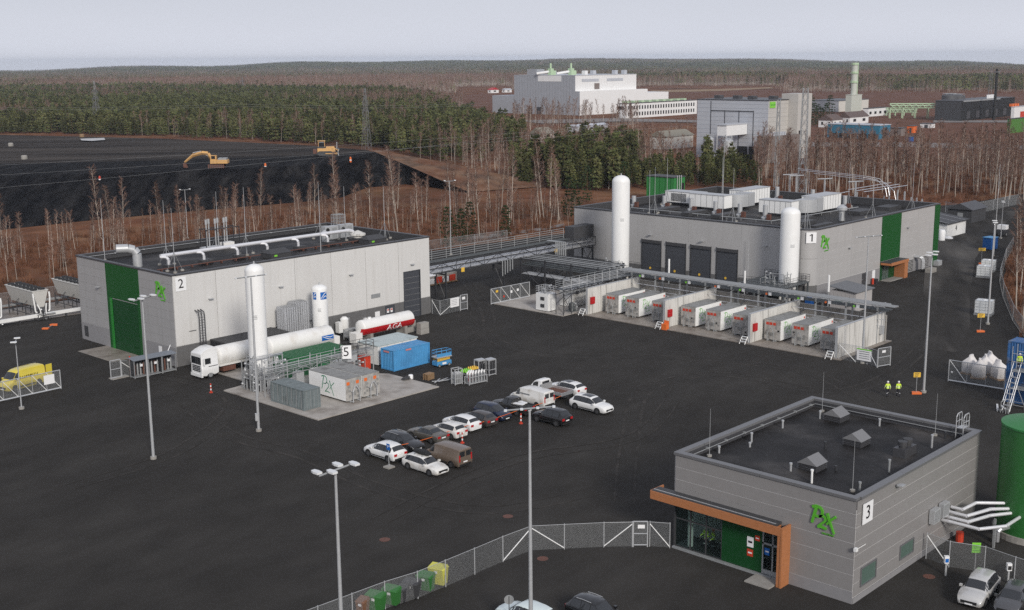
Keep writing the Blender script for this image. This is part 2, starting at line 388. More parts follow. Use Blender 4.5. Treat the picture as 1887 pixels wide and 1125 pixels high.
for k_, (pts, w) in enumerate((([(1680, 800), (1500, 690), (1250, 660), (980, 650), (860, 590), (880, 540)], .4), ([(1150, 930), (1160, 820), (1190, 720), (1330, 690), (1560, 720), (1700, 640), (1740, 540)], .45), ([(330, 730), (420, 800), (560, 840), (700, 900), (900, 940), (1120, 900)], .4), ([(120, 900), (330, 830), (430, 740), (330, 700), (180, 690)], .4), ([(840, 640), (900, 600), (880, 545), (840, 500)], .5), ([(700, 960), (860, 880), (980, 840), (1180, 800), (1260, 700)], .35))): track(pts, w, .008+.004*k_)
sheet('rail_strip', [(40, 179.5), (91, 171), (96, 183.3), (40, 186.5)], 0.05, M['slab'])
sheet('door_apron', [(74.2, 149.3), (74.2, 140.2), (78.4, 140.2), (78.4, 149.3)], 0.02, M['slab'])
def slab(name, pts, h=0.12, m='slab'):
    b = MB(); b.prism(pts, -0.02, h); return setting(b.build(name, M[m]))
slab('filling_slab', [(75.9, 99.9), (93.7, 99.9), (93.7, 108.8), (92.4, 110.6), (92.4, 125), (80, 125), (80, 118), (75.9, 117.6)], .12, 'slab_l')
slab('compressor_slab', [(133.3, 114.9), (150, 114.9), (150, 129.5), (133.3, 129.5)], .12, 'slab_l')
slab('bay_slab', [(136.0, 71.0), (150.2, 71.0), (150.2, 114.9), (136.0, 114.9)], 0.10)

# ------------------------------------------------------------ the three numbered halls
def sub_rects(r, holes):
    out = [r]
    for h in holes:
        nx = []
        for (a, b, c, d) in out:
            if h[0] >= b or h[1] <= a or h[2] >= d or h[3] <= c: nx.append((a, b, c, d)); continue
            if h[2] > c: nx.append((a, b, c, h[2]))
            if h[3] < d: nx.append((a, b, h[3], d))
            lo, hi = max(c, h[2]), min(d, h[3])
            if h[0] > a: nx.append((a, h[0], lo, hi))
            if h[1] < b: nx.append((h[1], b, lo, hi))
        out = nx
    return [q for q in out if q[1]-q[0] > 0.02 and q[3]-q[2] > 0.02]
def panels(root, face, us, vs_, m, holes=(), gap=0.05, t=0.09, name='wall_panel'):
    for a, b in zip(us, us[1:]):
        for c, d in zip(vs_, vs_[1:]):
            mb = MB()
            for q in sub_rects((a+gap/2, b-gap/2, c+gap/2, d-gap/2), holes): fbox(mb, face, q[0], q[1], q[2], q[3], 0.004, t)
            if mb.v: mb.build(name, m, root)
def hall(name, label, X, Y, D, W, h, roof_drop, joint, core_holes=None, rad=0.0, px0=0.0):
    o = thing(name, label, 'building', (X, Y, 0))
    if rad: poly = [(rad-rad*math.sin(R(a)), rad-rad*math.cos(R(a))) for a in range(0, 91, 15)][::-1]+[(D, 0), (D, W), (0, W)]
    else: poly = [(px0, 0), (D, 0), (D, W), (px0, W)]
    if rad: poly = [(rad-rad*math.cos(R(a)), rad-rad*math.sin(R(a))) for a in range(0, 91, 15)]+[(D, 0), (D, W), (0, W)]
    zr = h-roof_drop
    MB().prism(poly, 0, zr).build('wall', joint, o)
    rp = [(x+(0.02 if x < D/2 else -0.02), y+(0.02 if y < W/2 else -0.02)) for x, y in poly]
    MB().prism(rp, zr+0.002, zr+0.03).build('roof', M['roofing'], o)
    return o, zr
def parapet(o, D, W, h, zr, wd, cop, rad=0.0, inner=None):
    b = MB(); z1 = h-0.2
    b.box(0, rad, zr+0.03, wd, W, z1); b.box(D-wd, 0, zr+0.03, D, W, z1); b.box(max(wd, rad), 0, zr+0.03, D-wd, wd, z1); b.box(wd, W-wd, zr+0.03, D-wd, W, z1)
    if rad: b.prism([(rad-rad*math.cos(R(a)), rad-rad*math.sin(R(a))) for a in range(0, 91, 15)]+[(rad, wd), (wd, rad)], zr+0.03, z1)
    b.build('parapet', inner or M['dark2'], o)
    e = 0.13
    for (x0, y0, x1, y1) in ((-e, rad, wd+0.03, W+e), (D-wd-0.03, -e, D+e, W+e), (max(wd+0.03, rad), -e, D-wd-0.03, wd+0.03), (wd+0.03, W-wd-0.03, D-wd-0.03, W+e)):
        # coping in sheet lengths
        L = max(x1-x0, y1-y0); n = max(1, int(L/6)); alongx = (x1-x0) > (y1-y0)
        for k in range(n):
            c = MB()
            if alongx: c.box(x0+(x1-x0)*k/n+0.01, y0, z1+0.002, x0+(x1-x0)*(k+1)/n-0.01, y1, h)
            else: c.box(x0, y0+(y1-y0)*k/n+0.01, z1+0.002, x1, y0+(y1-y0)*(k+1)/n-0.01, h)
            c.build('coping', cop, o)
    if rad:
        a_ = [(rad-(rad+e)*math.cos(R(a)), rad-(rad+e)*math.sin(R(a))) for a in range(0, 91, 15)]
        MB().prism(a_+[(rad, wd+0.03), (wd+0.03, rad)], z1+0.002, h).build('coping', cop, o)
def lin(a, b, n): return [a+(b-a)*i/n for i in range(n+1)]
def framed_window(root, face, u0, u1, v0, v1, frm, gl, fr=0.08, name='window'):
    w = fbox(MB(), face, u0, u1, v0, v1, 0.012, 0.05).build(name, gl, root)
    f = MB(); fbox(f, face, u0-fr, u1+fr, v0-fr, v0, 0.005, 0.12); fbox(f, face, u0-fr, u1+fr, v1, v1+fr, 0.005, 0.12)
    fbox(f, face, u0-fr, u0, v0, v1, 0.005, 0.12); fbox(f, face, u1, u1+fr, v0, v1, 0.005, 0.12)
    f.build('frame', frm, w); return w
def wall_lamp(root, face, u, v):
    b = MB(); fbox(b, face, u-0.12, u+0.12, v-0.08, v+0.08, 0.09, 0.2); fbox(b, face, u-0.3, u+0.3, v+0.02, v+0.1, 0.2, 0.62); b.build('wall_lamp', M['galv_l'], root)
TR = lambda x, y, z=0: Matrix.Translation((x, y, z))

# --- hall 3 (front, right)
X3, Y3, D3, W3, H3 = 73.48, 36.58, 20.85, 15.21, 7.8
b3, zr3 = hall('office_building', 'grey panelled flat roofed building with timber canopy and the number 3', X3, Y3, D3, W3, H3, 0.85, M['joint'], px0=2.6)
# the front strip is built round a real entrance lobby
MB().box(0, 0, 0, 2.6, 5.55, zr3).build('wall', M['joint'], b3)
MB().box(0, 5.55, 4.25, 2.6, W3, zr3).build('wall', M['joint'], b3)
MB().box(-0.02, 5.55, 0, 2.59, W3, 0.12).build('lobby_floor', M['dark2'], b3)
parapet(b3, D3, W3, H3, zr3, 0.42, M['coping_l'], inner=M['coping'])
pv3 = [0.95, 2.12, 3.29, 4.46, 5.63, 6.62, 7.58]
panels(b3, 'nx', [0, W3], [0.9]+pv3[1:], M['panel_s'], [(5.47, W3, 0, 5.03)], gap=0.05, t=.03)
fbox(MB(), 'nx', 5.47, W3, 4.3, 5.0, 0.004, 0.05).build('wall_panel', M['panel_s'], b3)
fbox(MB(), 'nx', 0, 5.4, 0.0, 0.88, 0.004, 0.06).build('plinth', M['plinth_l'], b3)
w3h = [(0.95, 3.3, 0.95, 2.38), (7.05, 9.35, 0.98, 2.15)]
panels(b3, 'ny', [0, D3], [0.45, 1.45, 2.5, 3.55, 4.6, 5.63, 6.62, 7.58], M['panel_s'], w3h, gap=0.05, t=.03)
fbox(MB(), 'ny', 0, D3, 0.0, 0.42, 0.004, 0.07).build('plinth', M['plinth_l'], b3)
for q in w3h: framed_window(b3, 'ny', q[0]+.08, q[1]-.08, q[2]+.08, q[3]-.08, M['coping_l'], M['glass_w'])
MB().box(D3, 0.02, 0.1, D3+0.08, W3-0.02, H3-0.2).build('wall_panel', M['panel_g'], b3)
MB().box(0.02, W3, 4.3, D3-0.02, W3+0.08, H3-0.2).build('wall_panel', M['panel_g'], b3)
# canopy
can = MB().box(-1.05, 5.75, 4.42, -0.002, W3+1.5, 4.62).build('canopy', M['dark2'], b3)
MB().box(-1.19, 5.15, 3.95, -1.052, W3+1.52, 4.58).build('fascia', M['wood'], can)
MB().box(-1.05, W3+1.502, 3.95, 0.6, W3+1.62, 4.58).build('fascia', M['wood'], can)
MB().box(-1.05, 5.75, 4.05, -0.1, W3+1.5, 4.4).build('soffit', M['wood'], can)
MB().box(-0.80, 5.8, 4.622, -0.74, W3+1.45, 4.66).build('gutter_strip', M['galv_l'], can)
MB().box(-1.19, 5.0, 0.0, 0.0, 5.14, 4.60).build('timber_post', M['wood'], can)
MB().box(-1.15, 5.15, 0.0, -0.7, 5.42, 3.94).build('timber_post', M['wood'], can)
# entrance: green infill, door, glazing
MB().box(0.02, 7.35, 0.14, 0.12, 10.85, 4.24).build('infill_panel', M['green_d'], b3)
dr = MB().box(0.05, 5.62, 0.14, 0.10, 7.25, 3.95).build('door', M['glass_s'], b3)
f = MB()
for a, b_ in ((5.57, 5.68), (6.40, 6.50), (7.22, 7.33)): f.box(0.0, a, 0.14, 0.14, b_, 4.0)
f.box(0.0, 5.57, 2.45, 0.13, 7.33, 2.6); f.box(0.0, 5.57, 3.96, 0.13, 7.33, 4.2); f.box(0.01, 5.6, 0.14, 0.12, 7.3, 0.5)
f.build('frame', M['galv'], dr); MB().box(-0.06, 6.36, 1.0, -0.02, 6.4, 1.9).build('handle', M['alu'], dr)
def glazing(o, segs, rails, fx, nm='window'):
    for a, b_ in zip(segs, segs[1:]):
        for c, d in zip(rails, rails[1:]):
            w = MB().box(0.06, a+0.04, c+0.04, 0.085, b_-0.04, d-0.04).build(nm, M['glass_s'], o)
            fr = MB(); fr.box(0.02, a, c, 0.13, a+0.045, d); fr.box(0.02, b_-0.045, c, 0.13, b_, d); fr.box(0.021, a+0.045, c, 0.129, b_-0.045, c+0.05); fr.box(0.021, a+0.045, d-0.05, 0.129, b_-0.045, d)
            fr.build('frame', M['dark2'], w)
glazing(b3, [10.86, 12.3, 13.75, W3-0.05], [0.14, 2.45, 4.24], 0)
w = MB().box(0.15, W3-0.04, 0.14, 2.55, W3-0.015, 4.24).build('window', M['glass_s'], b3)
MB().box(-0.02, W3-0.06, 0.0, 0.14, W3+0.06, 4.25).build('frame', M['dark2'], w)
MB().box(-0.3, 5.9, 0.0, -0.02, W3+0.02, 0.13).build('sill', M['galv'], b3)
MB().box(-1.9, 5.55, 0.0, -0.31, 7.6, 0.1).build('door_step', M['conc'], b3)
MB().lathe([(0.23, 0.12), (0.23, 4.25)], 16, (0.75, W3-1.0)).build('column', M['white'], b3, True)
MB().lathe([(0.23, 0.12), (0.23, 4.25)], 16, (2.2, W3-3.6)).build('column', M['white'], b3, True)
# roof furniture of hall 3
def roof_lantern(x, y):
    v = MB().box(x-.75, y-.75, zr3+.031, x+.75, y+.75, zr3+.55); 
    for k in range(3): v.box(x-.82, y-.82, zr3+.12+k*.15, x+.82, y+.82, zr3+.17+k*.15)
    v = v.build('roof_vent', M['coping'], b3)
    g = MB(); g.add([(x-.85, y-.85, zr3+.56), (x+.85, y-.85, zr3+.56), (x+.85, y+.85, zr3+.56), (x-.85, y+.85, zr3+.56), (x-.85, y, zr3+1.15), (x+.85, y, zr3+1.15)],
        [(0, 3, 2, 1), (0, 1, 5, 4), (2, 3, 4, 5), (3, 0, 4), (1, 2, 5)]); g.build('cowl', mat('vent grey', (.19, .19, .195), .5), v)
for x, y in ((18.2, 11.4), (13.2, 6.9), (5.6, 6.6)): roof_lantern(x, y)
fb = MB().box(12.3, 2.35, zr3+.031, 14.3, 3.35, zr3+.75).build('roof_fan', M['coping'], b3)
for dx in (0.55, 1.45): MB().lathe([(.28, zr3+.75), (.28, zr3+.9), (.38, zr3+.92), (.38, zr3+1.25), (.2, zr3+1.26)], 12, (12.3+dx, 2.85)).build('fan', M['dark2'], fb, True)
for x, y, hh, mm in ((2.7, 5.0, .95, 'white'), (4.0, 13.9, .5, 'galv_l'), (8.1, 13.5, .7, 'galv_l'), (13.1, 13.6, .6, 'galv_l'), (6.3, 5.0, .3, 'dark'), (4.0, 7.5, .55, 'galv_l'), (19, 7.8, .55, 'galv_l'),
                  (3.5, 1.6, .6, 'galv'), (8.7, 1.9, .9, 'galv'), (16.3, 2.0, 1.0, 'galv_l'), (17.6, 12.6, .6, 'galv_l'), (10.5, 8.2, .5, 'dark'), (6.9, 12.9, .3, 'galv_l'), (19.3, 2.2, .5, 'dark')):
    MB().lathe([(.085, zr3+.031), (.085, zr3+hh), (.12, zr3+hh+.01), (.12, zr3+hh+.14)], 8, (x, y)).build('vent_pipe', M[mm], b3, True)
cab = MB()
for a, b_ in (((.5, 14.6, H3-.45), (20.3, 14.6, H3-.45)), ((20.3, .6, H3-.45), (20.3, 14.6, H3-.45))):
    cab.tube(a, b_, .035, 5)
for k in range(8): cab.box(.7+k*2.7, 14.55, H3-.5, .85+k*2.7, 14.78, H3-.36)
cab.build('lightning_cable', M['galv'], b3)
lad = MB()
for s in (-.3, .3):
    lad.path([(D3+.35, 1.4+s, 4.5), (D3+.35, 1.4+s, H3+.95), (D3+.2, 1.4+s, H3+1.2), (D3-.5, 1.4+s, H3+1.2), (D3-.75, 1.4+s, H3+.95), (D3-.75, 1.4+s, zr3+.04)], .04, 6)
    lad.path([(D3+.35, 1.4+s, H3+.55), (D3-.75, 1.4+s, H3+.55)], .03, 5); lad.path([(D3-.2, 1.4+s, H3), (D3-.2, 1.4+s, H3+1.2)], .03, 5)
for k in range(12): lad.tube((D3+.35, 1.1, 4.6+k*.33), (D3+.35, 1.7, 4.6+k*.33), .02, 5)
lad.box(D3-.7, 1.12, H3+.02, D3+.3, 1.68, H3+.06); lad.build('roof_ladder', M['galv_l'], b3)
wall_lamp(b3, 'ny', 5.9, 7.2)
MB().box(-.35, -.3, 4.05, -.09, -.08, 4.3).build('camera_housing', M['white'], b3)
fbox(MB(), 'ny', .1, 1.4, 4.05, 4.1, .095, .12).build('cable_duct', M['white'], b3)
mw3 = TR(X3, Y3)
number_sign('3', 'white sign with a black 3 by the corner of the canopy building', mw3, face_mx('ny', 1.42, 6.43, .1), 1.45, 1.5)
logo('wall_logo', 'bright green brush lettering on the grey wall of the canopy building', mw3, face_mx('nx', 3.4, 5.2, .06), 1.35, M['logo_g'], .10, wk=1.5)
for u, v, ww, hh, m_, nm, lb in ((8.35, 2.3, .55, .8, 'signw', 'notice', 'white notice on the green entrance panel'), (8.35, 1.45, .5, .55, 'redp', 'notice', 'red warning notice low on the green entrance panel'),
                         (7.75, 2.75, .4, .4, 'redp', 'notice', 'small red notice nearest the glass door'), (6.9, 1.95, .42, .55, 'blue_logo', 'notice', 'blue sticker on the glass entrance door')):
    nb = fbox(MB(), 'nx', -ww/2, ww/2, -hh/2, hh/2, .0, .02).build(nm, M[m_]); nb.location = (X3+(.0 if u < 7.3 else .015), Y3+u, v); tag(nb, lb, 'sign')
    fbox(MB(), 'nx', -ww*.32, ww*.32, -hh*.1, hh*.1, .02, .03).build('print', M['text'] if m_ == 'signw' else M['signw'], nb)
# air-conditioning boxes and white insulated pipes between hall 3 and the green tank
for u, v, lb in ((12.3, 3.05, 'pale wall air conditioner nearer the number 3 sign'), (13.95, 3.1, 'pale wall air conditioner nearer the white bent pipes')):
    a = thing('air_conditioner', lb, 'air conditioner', (X3+u, Y3-.1, v), 0, 'air conditioners on the silver wall')
    MB().box(-.55, -.42, -.55, .55, 0, .55).build('casing', M['galv_l'], a)
    g = MB()
    for k in range(6): g.box(-.45+k*.16, -.445, -.45, -.38+k*.16, -.421, .45)
    g.build('grille', M['galv'], a)

# --- hall 2 (left)
X2, Y2, D2, W2, H2 = 78.46, 131.66, 43.51, 24.24, 11.81
b2, zr2 = hall('factory_hall', 'pale panelled flat roofed hall with green corner door and the number 2', X2, Y2, D2, W2, H2, 1.05, M['panel_b'])
parapet(b2, D2, W2, H2, zr2, 0.4, M['coping'])
u2 = lin(0, D2, 7); door2 = (38.3, 41.45, 0, 6.95)
panels(b2, 'ny', u2, [2.62]+lin(2.62, 11.6, 1)[1:], M['panel_w'], [door2], gap=.06)
# the horizontal panel joints of this wall are hairlines: shallow ribs
for k in range(1, 8):
    rb = MB()
    for q in sub_rects((0.05, D2-.05, 2.62+k*1.12, 2.62+k*1.12+.02), [door2]): fbox(rb, 'ny', q[0], q[1], q[2], q[3], .091, .1)
    rb.build('joint_strip', M['panel_w'], b2)
panels(b2, 'ny', u2, [0, 2.58], M['plinth'], [door2, (34.5, 36.4, .9, 2.5)], gap=.03, t=.05, name='plinth_panel')
gz = (8.05, 16.4)
panels(b2, 'nx', [0, gz[0]], [2.5]+lin(2.5, 11.6, 8)[1:], M['panel_g'], gap=.04, t=.03)
panels(b2, 'nx', [gz[1], W2], [2.5]+lin(2.5, 11.6, 8)[1:], M['panel_g'], gap=.04, t=.03)
panels(b2, 'nx', [0, gz[0]], [0, 2.46], M['plinth_l'], gap=.03, t=.06, name='plinth_panel')
panels(b2, 'nx', [gz[1], W2], [0, 2.46], M['plinth_l'], [(22.4, 23.5, .5, 2.0)], gap=.03, t=.06, name='plinth_panel')
panels(b2, 'nx', [gz[0], gz[1]], [0, 11.6], M['green'], [(8.6, 15.7, 0, 7.0)], gap=.03, t=.1)
gd = MB()
for k in range(7): fbox(gd, 'nx', 8.62, 15.2, k*.98+.02, k*.98+.97, .004, .05)
gd = gd.build('door', M['green_d'], b2)
fbox(MB(), 'nx', 15.2, 15.68, 0, 6.98, .004, .16).build('door_jamb', mat('bright green trim', (.02, .20, .03), .4), gd)
lv = fbox(MB(), 'nx', 22.42, 23.48, .52, 1.98, .0, .05); 
for k in range(7): fbox(lv, 'nx', 22.45, 23.45, .6+k*.2, .68+k*.2, .05, .09)
lv.build('louvre', M['dark2'], b2)
rd = MB()
for k in range(8): fbox(rd, 'ny', door2[0]+.02, door2[1]-.02, k*.865+.02, k*.865+.85, .0, .03)
rd = rd.build('door', M['door_g'], b2)
fr = MB(); fbox(fr, 'ny', door2[0]-.12, door2[0], 0, 7.07, .0, .14); fbox(fr, 'ny', door2[1], door2[1]+.12, 0, 7.07, .0, .14); fbox(fr, 'ny', door2[0], door2[1], 6.96, 7.07, .0, .14); fr.build('frame', M['door_g'], rd)
d2 = fbox(MB(), 'ny', 34.52, 36.38, .1, 2.48, .0, .03).build('door', M['door_g'], b2); fbox(MB(), 'ny', 34.7, 34.78, 1.1, 1.35, .03, .09).build('handle', M['alu'], d2)
fbox(MB(), 'ny', 31.9, 33.6, 4.0, 4.6, .095, .13).build('louvre', M['galv'], b2)
for u in (5.2, 16.1, 28.2, 39.85): wall_lamp(b2, 'ny', u, 8.0)
wall_lamp(b2, 'nx', 18.3, 8.05)
MB().box(D2, .02, .1, D2+.08, W2-.02, H2-.25).build('wall_panel', M['panel_w'], b2)
MB().box(.02, W2, .1, D2-.02, W2+.08, H2-.25).build('wall_panel', M['panel_w'], b2)
mw2 = TR(X2, Y2)
number_sign('2', 'white sign with a black 2 by the corner of the pale hall', mw2, face_mx('ny', 1.12, 10.5, .11), 1.5, 1.75)
logo('wall_logo', 'green brush lettering beside the green panel of the pale hall', mw2, face_mx('nx', 3.9, 8.95, .06), 1.6, M['logo_g'], .10, wk=1.5)
for u, v, lb in ((33.0, 1.55, 'blank white notice on the dark plinth beside the small door'), (30.6, 1.0, 'small white box on the dark plinth left of the notice')):
    nb = MB().box(-.45 if u > 32 else -.25, -.04 if u > 32 else -.3, -.4, .45 if u > 32 else .25, 0, .4).build('notice' if u > 32 else 'meter_box', M['signw']); nb.location = (X2+u, Y2-.06, v); tag(nb, lb, 'sign' if u > 32 else 'box')
for u in (35.0, 35.7):
    nb = MB().box(-.2, -.04, -.3, .2, 0, .3).build('notice', M['signw']); nb.location = (X2+u, Y2-.09, 1.75); tag(nb, 'small white and red notice on the small dark door', 'sign', 'notices on the small door')
    MB().box(-.15, -.05, .02, .15, -.041, .24).build('print', M['redp'], nb)
nb = fbox(MB(), 'nx', -.35, .35, -.4, .4, 0, .04).build('notice', M['signw']); nb.location = (X2-.065, Y2+3.7, 1.75); tag(nb, 'white notice on the grey plinth behind the bottle shelters', 'sign')
# roof of hall 2
wp = MB(); yy = lambda x: Y2+9.6
pz = zr2+1.75
wp.path([(4.6, 10.2, pz), (36.6, 10.2, pz), (37.3, 10.2, pz-.2), (37.6, 10.2, pz-.9), (37.6, 10.2, zr2+.4)], .27, 10)
for x in (5.2, 10.6, 16.0, 21.0, 26.4, 31.8): wp.path([(x-.6, 10.2, pz-.1), (x, 9.7, pz-.15), (x+.15, 9.45, pz-.5), (x+.15, 9.45, zr2+.6)], .19, 8)
wp.build('roof_pipe', M['lag'], b2, True)
for x, wd_ in ((5.3, 1.0), (10.8, 1.5), (16.2, 1.2), (21.2, 1.5), (26.6, 1.4), (32, 1.2), (37.6, 1.4)): MB().box(x-wd_/2, 8.8, zr2+.031, x+wd_/2+.2, 10, zr2+.62).build('roof_vent', M['dark2'], b2)
tr_ = MB()
for y in (8.5, 8.25): tr_.box(3, y, zr2+.3, 39, y+.12, zr2+.36)
for k in range(16): tr_.box(3.5+k*2.3, 8.2, zr2+.031, 3.62+k*2.3, 8.65, zr2+.3)
tr_.build('cable_tray', M['rust'], b2)
for x, y in ((20.7, 6.8), (38.2, 6.6)):
    hb = MB().box(x-1.7, y-1.2, zr2+.031, x+1.7, y+1.2, zr2+.7).build('roof_hatch', M['dark2'], b2)
    MB().add([(x-1.8, y-1.3, zr2+.71), (x+1.8, y-1.3, zr2+.71), (x+1.8, y+1.3, zr2+.71), (x-1.8, y+1.3, zr2+.71), (x-1.4, y, zr2+1.25), (x+1.4, y, zr2+1.25)], [(0, 3, 2, 1), (0, 1, 5, 4), (2, 3, 4, 5), (3, 0, 4), (1, 2, 5)]).build('lid', M['dark2'], hb)
    MB().box(x-1.2, y-1.23, zr2+.3, x-.7, y-1.205, zr2+.55).build('label_plate', M['signg'], hb)
el = MB(); el.lathe([(.62, zr2+.031), (.62, zr2+1.6)], 16, (3.6, 14.4)); el.path([(3.6, 14.4, zr2+1.3), (3.6, 14.4, zr2+1.8), (3.3, 14.6, zr2+2.3), (2.6, 14.9, zr2+2.55), (1.2, 15.5, zr2+2.6)], .60, 14)
el.build('exhaust_duct', M['galv_l'], b2, True)
sk = MB()
for i in range(6): sk.tube((17.3+.75*i, 18.8+.5*(i % 2), zr2+.031), (17.3+.75*i, 18.8+.5*(i % 2), zr2+3.9), .09, 6); sk.tube((17.3+.75*i, 18.8+.5*(i % 2), zr2+3.9), (17.3+.75*i, 18.8+.5*(i % 2), zr2+4.6), .17, 8)
sk.build('vent_stack', M['galv_l'], b2, True)
sf = MB().box(16.8, 18.3, zr2+3.1, 22.6, 18.42, zr2+3.22); sf.box(16.8, 19.8, zr2+3.1, 22.6, 19.92, zr2+3.22)
for x in (16.85, 19.6, 22.5): 
    sf.box(x, 18.3, zr2+.031, x+.1, 18.4, zr2+3.1); sf.box(x, 19.8, zr2+.031, x+.1, 19.9, zr2+3.1)
sf.build('stack_frame', M['dark'], b2); MB().box(16.6, 18.6, zr2+.031, 19.8, 19.7, zr2+.6).build('stack_plinth', M['galv_l'], b2); MB().box(20, 18.6, zr2+.031, 21.8, 19.7, zr2+.95).build('stack_plinth', M['white_d'], b2)
for x, lb in ((36.4, 'pale twin fan unit on the roof of the pale hall'), (39.4, 'pale single fan unit on the roof of the pale hall')):
    a = thing('condenser_unit', lb, 'air conditioner', (X2+x, Y2+14.6, zr2+.9), 0, 'fan units on the pale hall')
    MB().box(-1.25, -.5, -.85, 1.25, .5, 1.15).build('casing', M['galv_l'], a)
    for dz in ((-.3, .6) if x < 38 else (.5,)): MB().lathe([(.36, -.52), (.36, -.501)], 14, (-.75, dz), 'y').build('fan', M['black'], a)
    MB().box(.1, -.52, -.6, 1.0, -.501, .9).build('grille', M['galv'], a)
for x, r_, hh in ((34.3, .7, 1.0), (37.8, 1.2, .9)):
    v = MB().lathe([(r_*.7, zr2+.031), (r_*.7, zr2+hh), (r_, zr2+hh+.05), (r_, zr2+hh+.3), (.1, zr2+hh+.8)], 14, (x, 13.2 if x < 36 else 9.6)).build('roof_cowl', M['conc_w'] if x > 36 else M['galv_l'], b2, True)
cg = MB()
lx, ly = 43.1, 20.5
for s in (-.6, 0, .6): cg.path([(lx-1.2, ly+s, zr2+.2), (lx-1.2, ly+s, H2+1.7), (lx+.7, ly+s, H2+1.7), (lx+.7, ly+s, H2-1)], .05, 5)
for z in (H2+.6, H2+1.15): cg.path([(lx-1.2, ly-.6, z), (lx-1.2, ly+.6, z), (lx+.7, ly+.6, z)], .04, 5); cg.path([(lx-1.2, ly-.6, z), (lx+.7, ly-.6, z)], .04, 5)
for s in (-.9, -.5, .0, .4): cg.path([(lx+s, ly-.6, H2), (lx+s, ly-.6, H2+1.7)], .03, 5); cg.path([(lx+s, ly+.6, H2), (lx+s, ly+.6, H2+1.7)], .03, 5)
cg.build('roof_ladder', M['galv'], b2)
wr = MB().path([(.7, 1, H2-.35), (.7, 23.6, H2-.35), (43, 23.6, H2-.35)], .035, 5)
for k in range(10): wr.box(1+k*4.4, 23.5, H2-.42, 1.2+k*4.4, 23.84, H2-.28)
wr.build('lightning_cable', M['galv_l'], b2)
# lean-to carport and the caged pipes on the wall of hall 2
cp = thing('carport', 'dark flat roofed lean-to against the pale hall behind the tanker lorry', 'carport', (83.3, 127.6, 0))
MB().box(0, 0, 2.6, 9.5, 3.95, 2.78).build('roof', mat('felt roof', (.055, .055, .057), .8, var=.15), cp)
for x in (.1, 3.2, 6.3, 9.3): MB().box(x, .1, 0, x+.12, .22, 2.6).build('post', M['dark'], cp)
MB().box(.02, .3, .05, .08, 3.9, 2.58).build('side_screen', M['dark'], cp)
lg = thing('wall_ladder', 'tall caged service ladder on the pale hall above the lorry cab', 'ladder', (X2+3.2, Y2-.1, 0))
for x in (-.35, .05, .45): MB().path([(x, -.1, .3), (x, -1.0, .3), (x, -1.0, 6.2), (x, -.85, 6.7), (x, -.1, 6.9)], .07, 6).build('rail', M['dark2'], lg)
rg = MB()
for k in range(17): rg.tube((-.35, -1.0, .6+k*.34), (.45, -1.0, .6+k*.34), .025, 4)
rg.build('rungs', M['dark2'], lg)
MB().box(-1.3, -.12, 4.3, -.3, -.05, 4.36).build('bracket', M['dark2'], lg)

# --- hall 1 (behind, right)
X1, Y1, D1, W1, H1 = 167.28, 92.98, 46.02, 48.39, 11.31
RD = 1.9
b1, zr1 = hall('factory_hall', 'large grey hall with rounded corner, four dark doors and the number 1', X1, Y1, D1, W1, H1, 1.35, M['joint'], rad=RD)
parapet(b1, D1, W1, H1, zr1, 0.5, M['coping'], RD)
doors1 = [(28.85, 32.9, 0, 6.82), (23.7, 27.7, 0, 6.82), (18.65, 22.65, 0, 6.82), (13.45, 17.45, 0, 6.82)]
panels(b1, 'nx', [RD, 12.8, 23.2, 33.9, 41, W1], [2.35, 11.1], M['panel_b'], doors1, gap=.03, t=.03)
panels(b1, 'nx', [RD, 12.8, 23.2, 33.9, 41, W1], [0, 2.3], M['plinth'], doors1, gap=.03, t=.06, name='plinth_panel')
for q in doors1:
    d_ = MB()
    for k in range(6): fbox(d_, 'nx', q[0]+.03, q[1]-.03, k*1.13+.02, k*1.13+1.1, -.14, -.1)
    d_ = fbox(MB(), 'nx', q[0]+.02, q[1]-.02, .02, 6.3, .002, .03).build('door', M['door_g'], b1)
    s_ = MB()
    for k in range(1, 6): fbox(s_, 'nx', q[0]+.1, q[1]-.1, k*1.06, k*1.06+.05, .03, .05)
    s_.build('door_rib', M['door_g'], d_)
    h_ = MB(); fbox(h_, 'nx', q[0], q[1], 6.32, 6.8, .004, .3); h_.build('door_head', M['dark2'], d_)
    c_ = MB(mx=face_mx('nx', (q[0]+q[1])/2+.2, 1.9, .05)); c_.lathe([(.22, 0), (.22, .03)], 10); c_.build('warning_disc', M['signy'], d_)
    fr = MB(); fbox(fr, 'nx', q[0]-.12, q[0], 0, 6.9, .004, .13); fbox(fr, 'nx', q[1], q[1]+.12, 0, 6.9, .004, .13); fr.build('frame', M['dark2'], d_)
for u, v in ((31, 7.7), (20.3, 7.6), (8.2, 8.0), (5.5, 4.2)): wall_lamp(b1, 'nx', u, v)
for c, d, nm, m_, t_ in ((2.35, 6.6, 'corner_panel', 'panel_b', .09), (6.65, 11.1, 'corner_panel', 'panel_b', .09), (0, 2.3, 'plinth_panel', 'plinth', .06)):
    o_ = [(RD-(RD+t_)*math.cos(R(a)), RD-(RD+t_)*math.sin(R(a))) for a in range(0, 91, 6)]; i_ = [(RD-(RD-.05)*math.cos(R(a)), RD-(RD-.05)*math.sin(R(a))) for a in range(90, -1, -6)]
    MB().prism(o_+i_, c, d).build(nm, M[m_], b1, True)
g1 = (23.3, 30.45); gE = (43.9, D1)
n1 = [(g1[0], g1[1], 0, 12), (gE[0], D1, 0, 12)]
pv1 = [2.35]+lin(2.35, 11.1, 7)[1:]
panels(b1, 'ny', [RD, 12.9, g1[0]], pv1, M['panel_b'], gap=.045, t=.03)
panels(b1, 'ny', [g1[1], 37.2, gE[0]], pv1, M['panel_b'], gap=.045, t=.03)
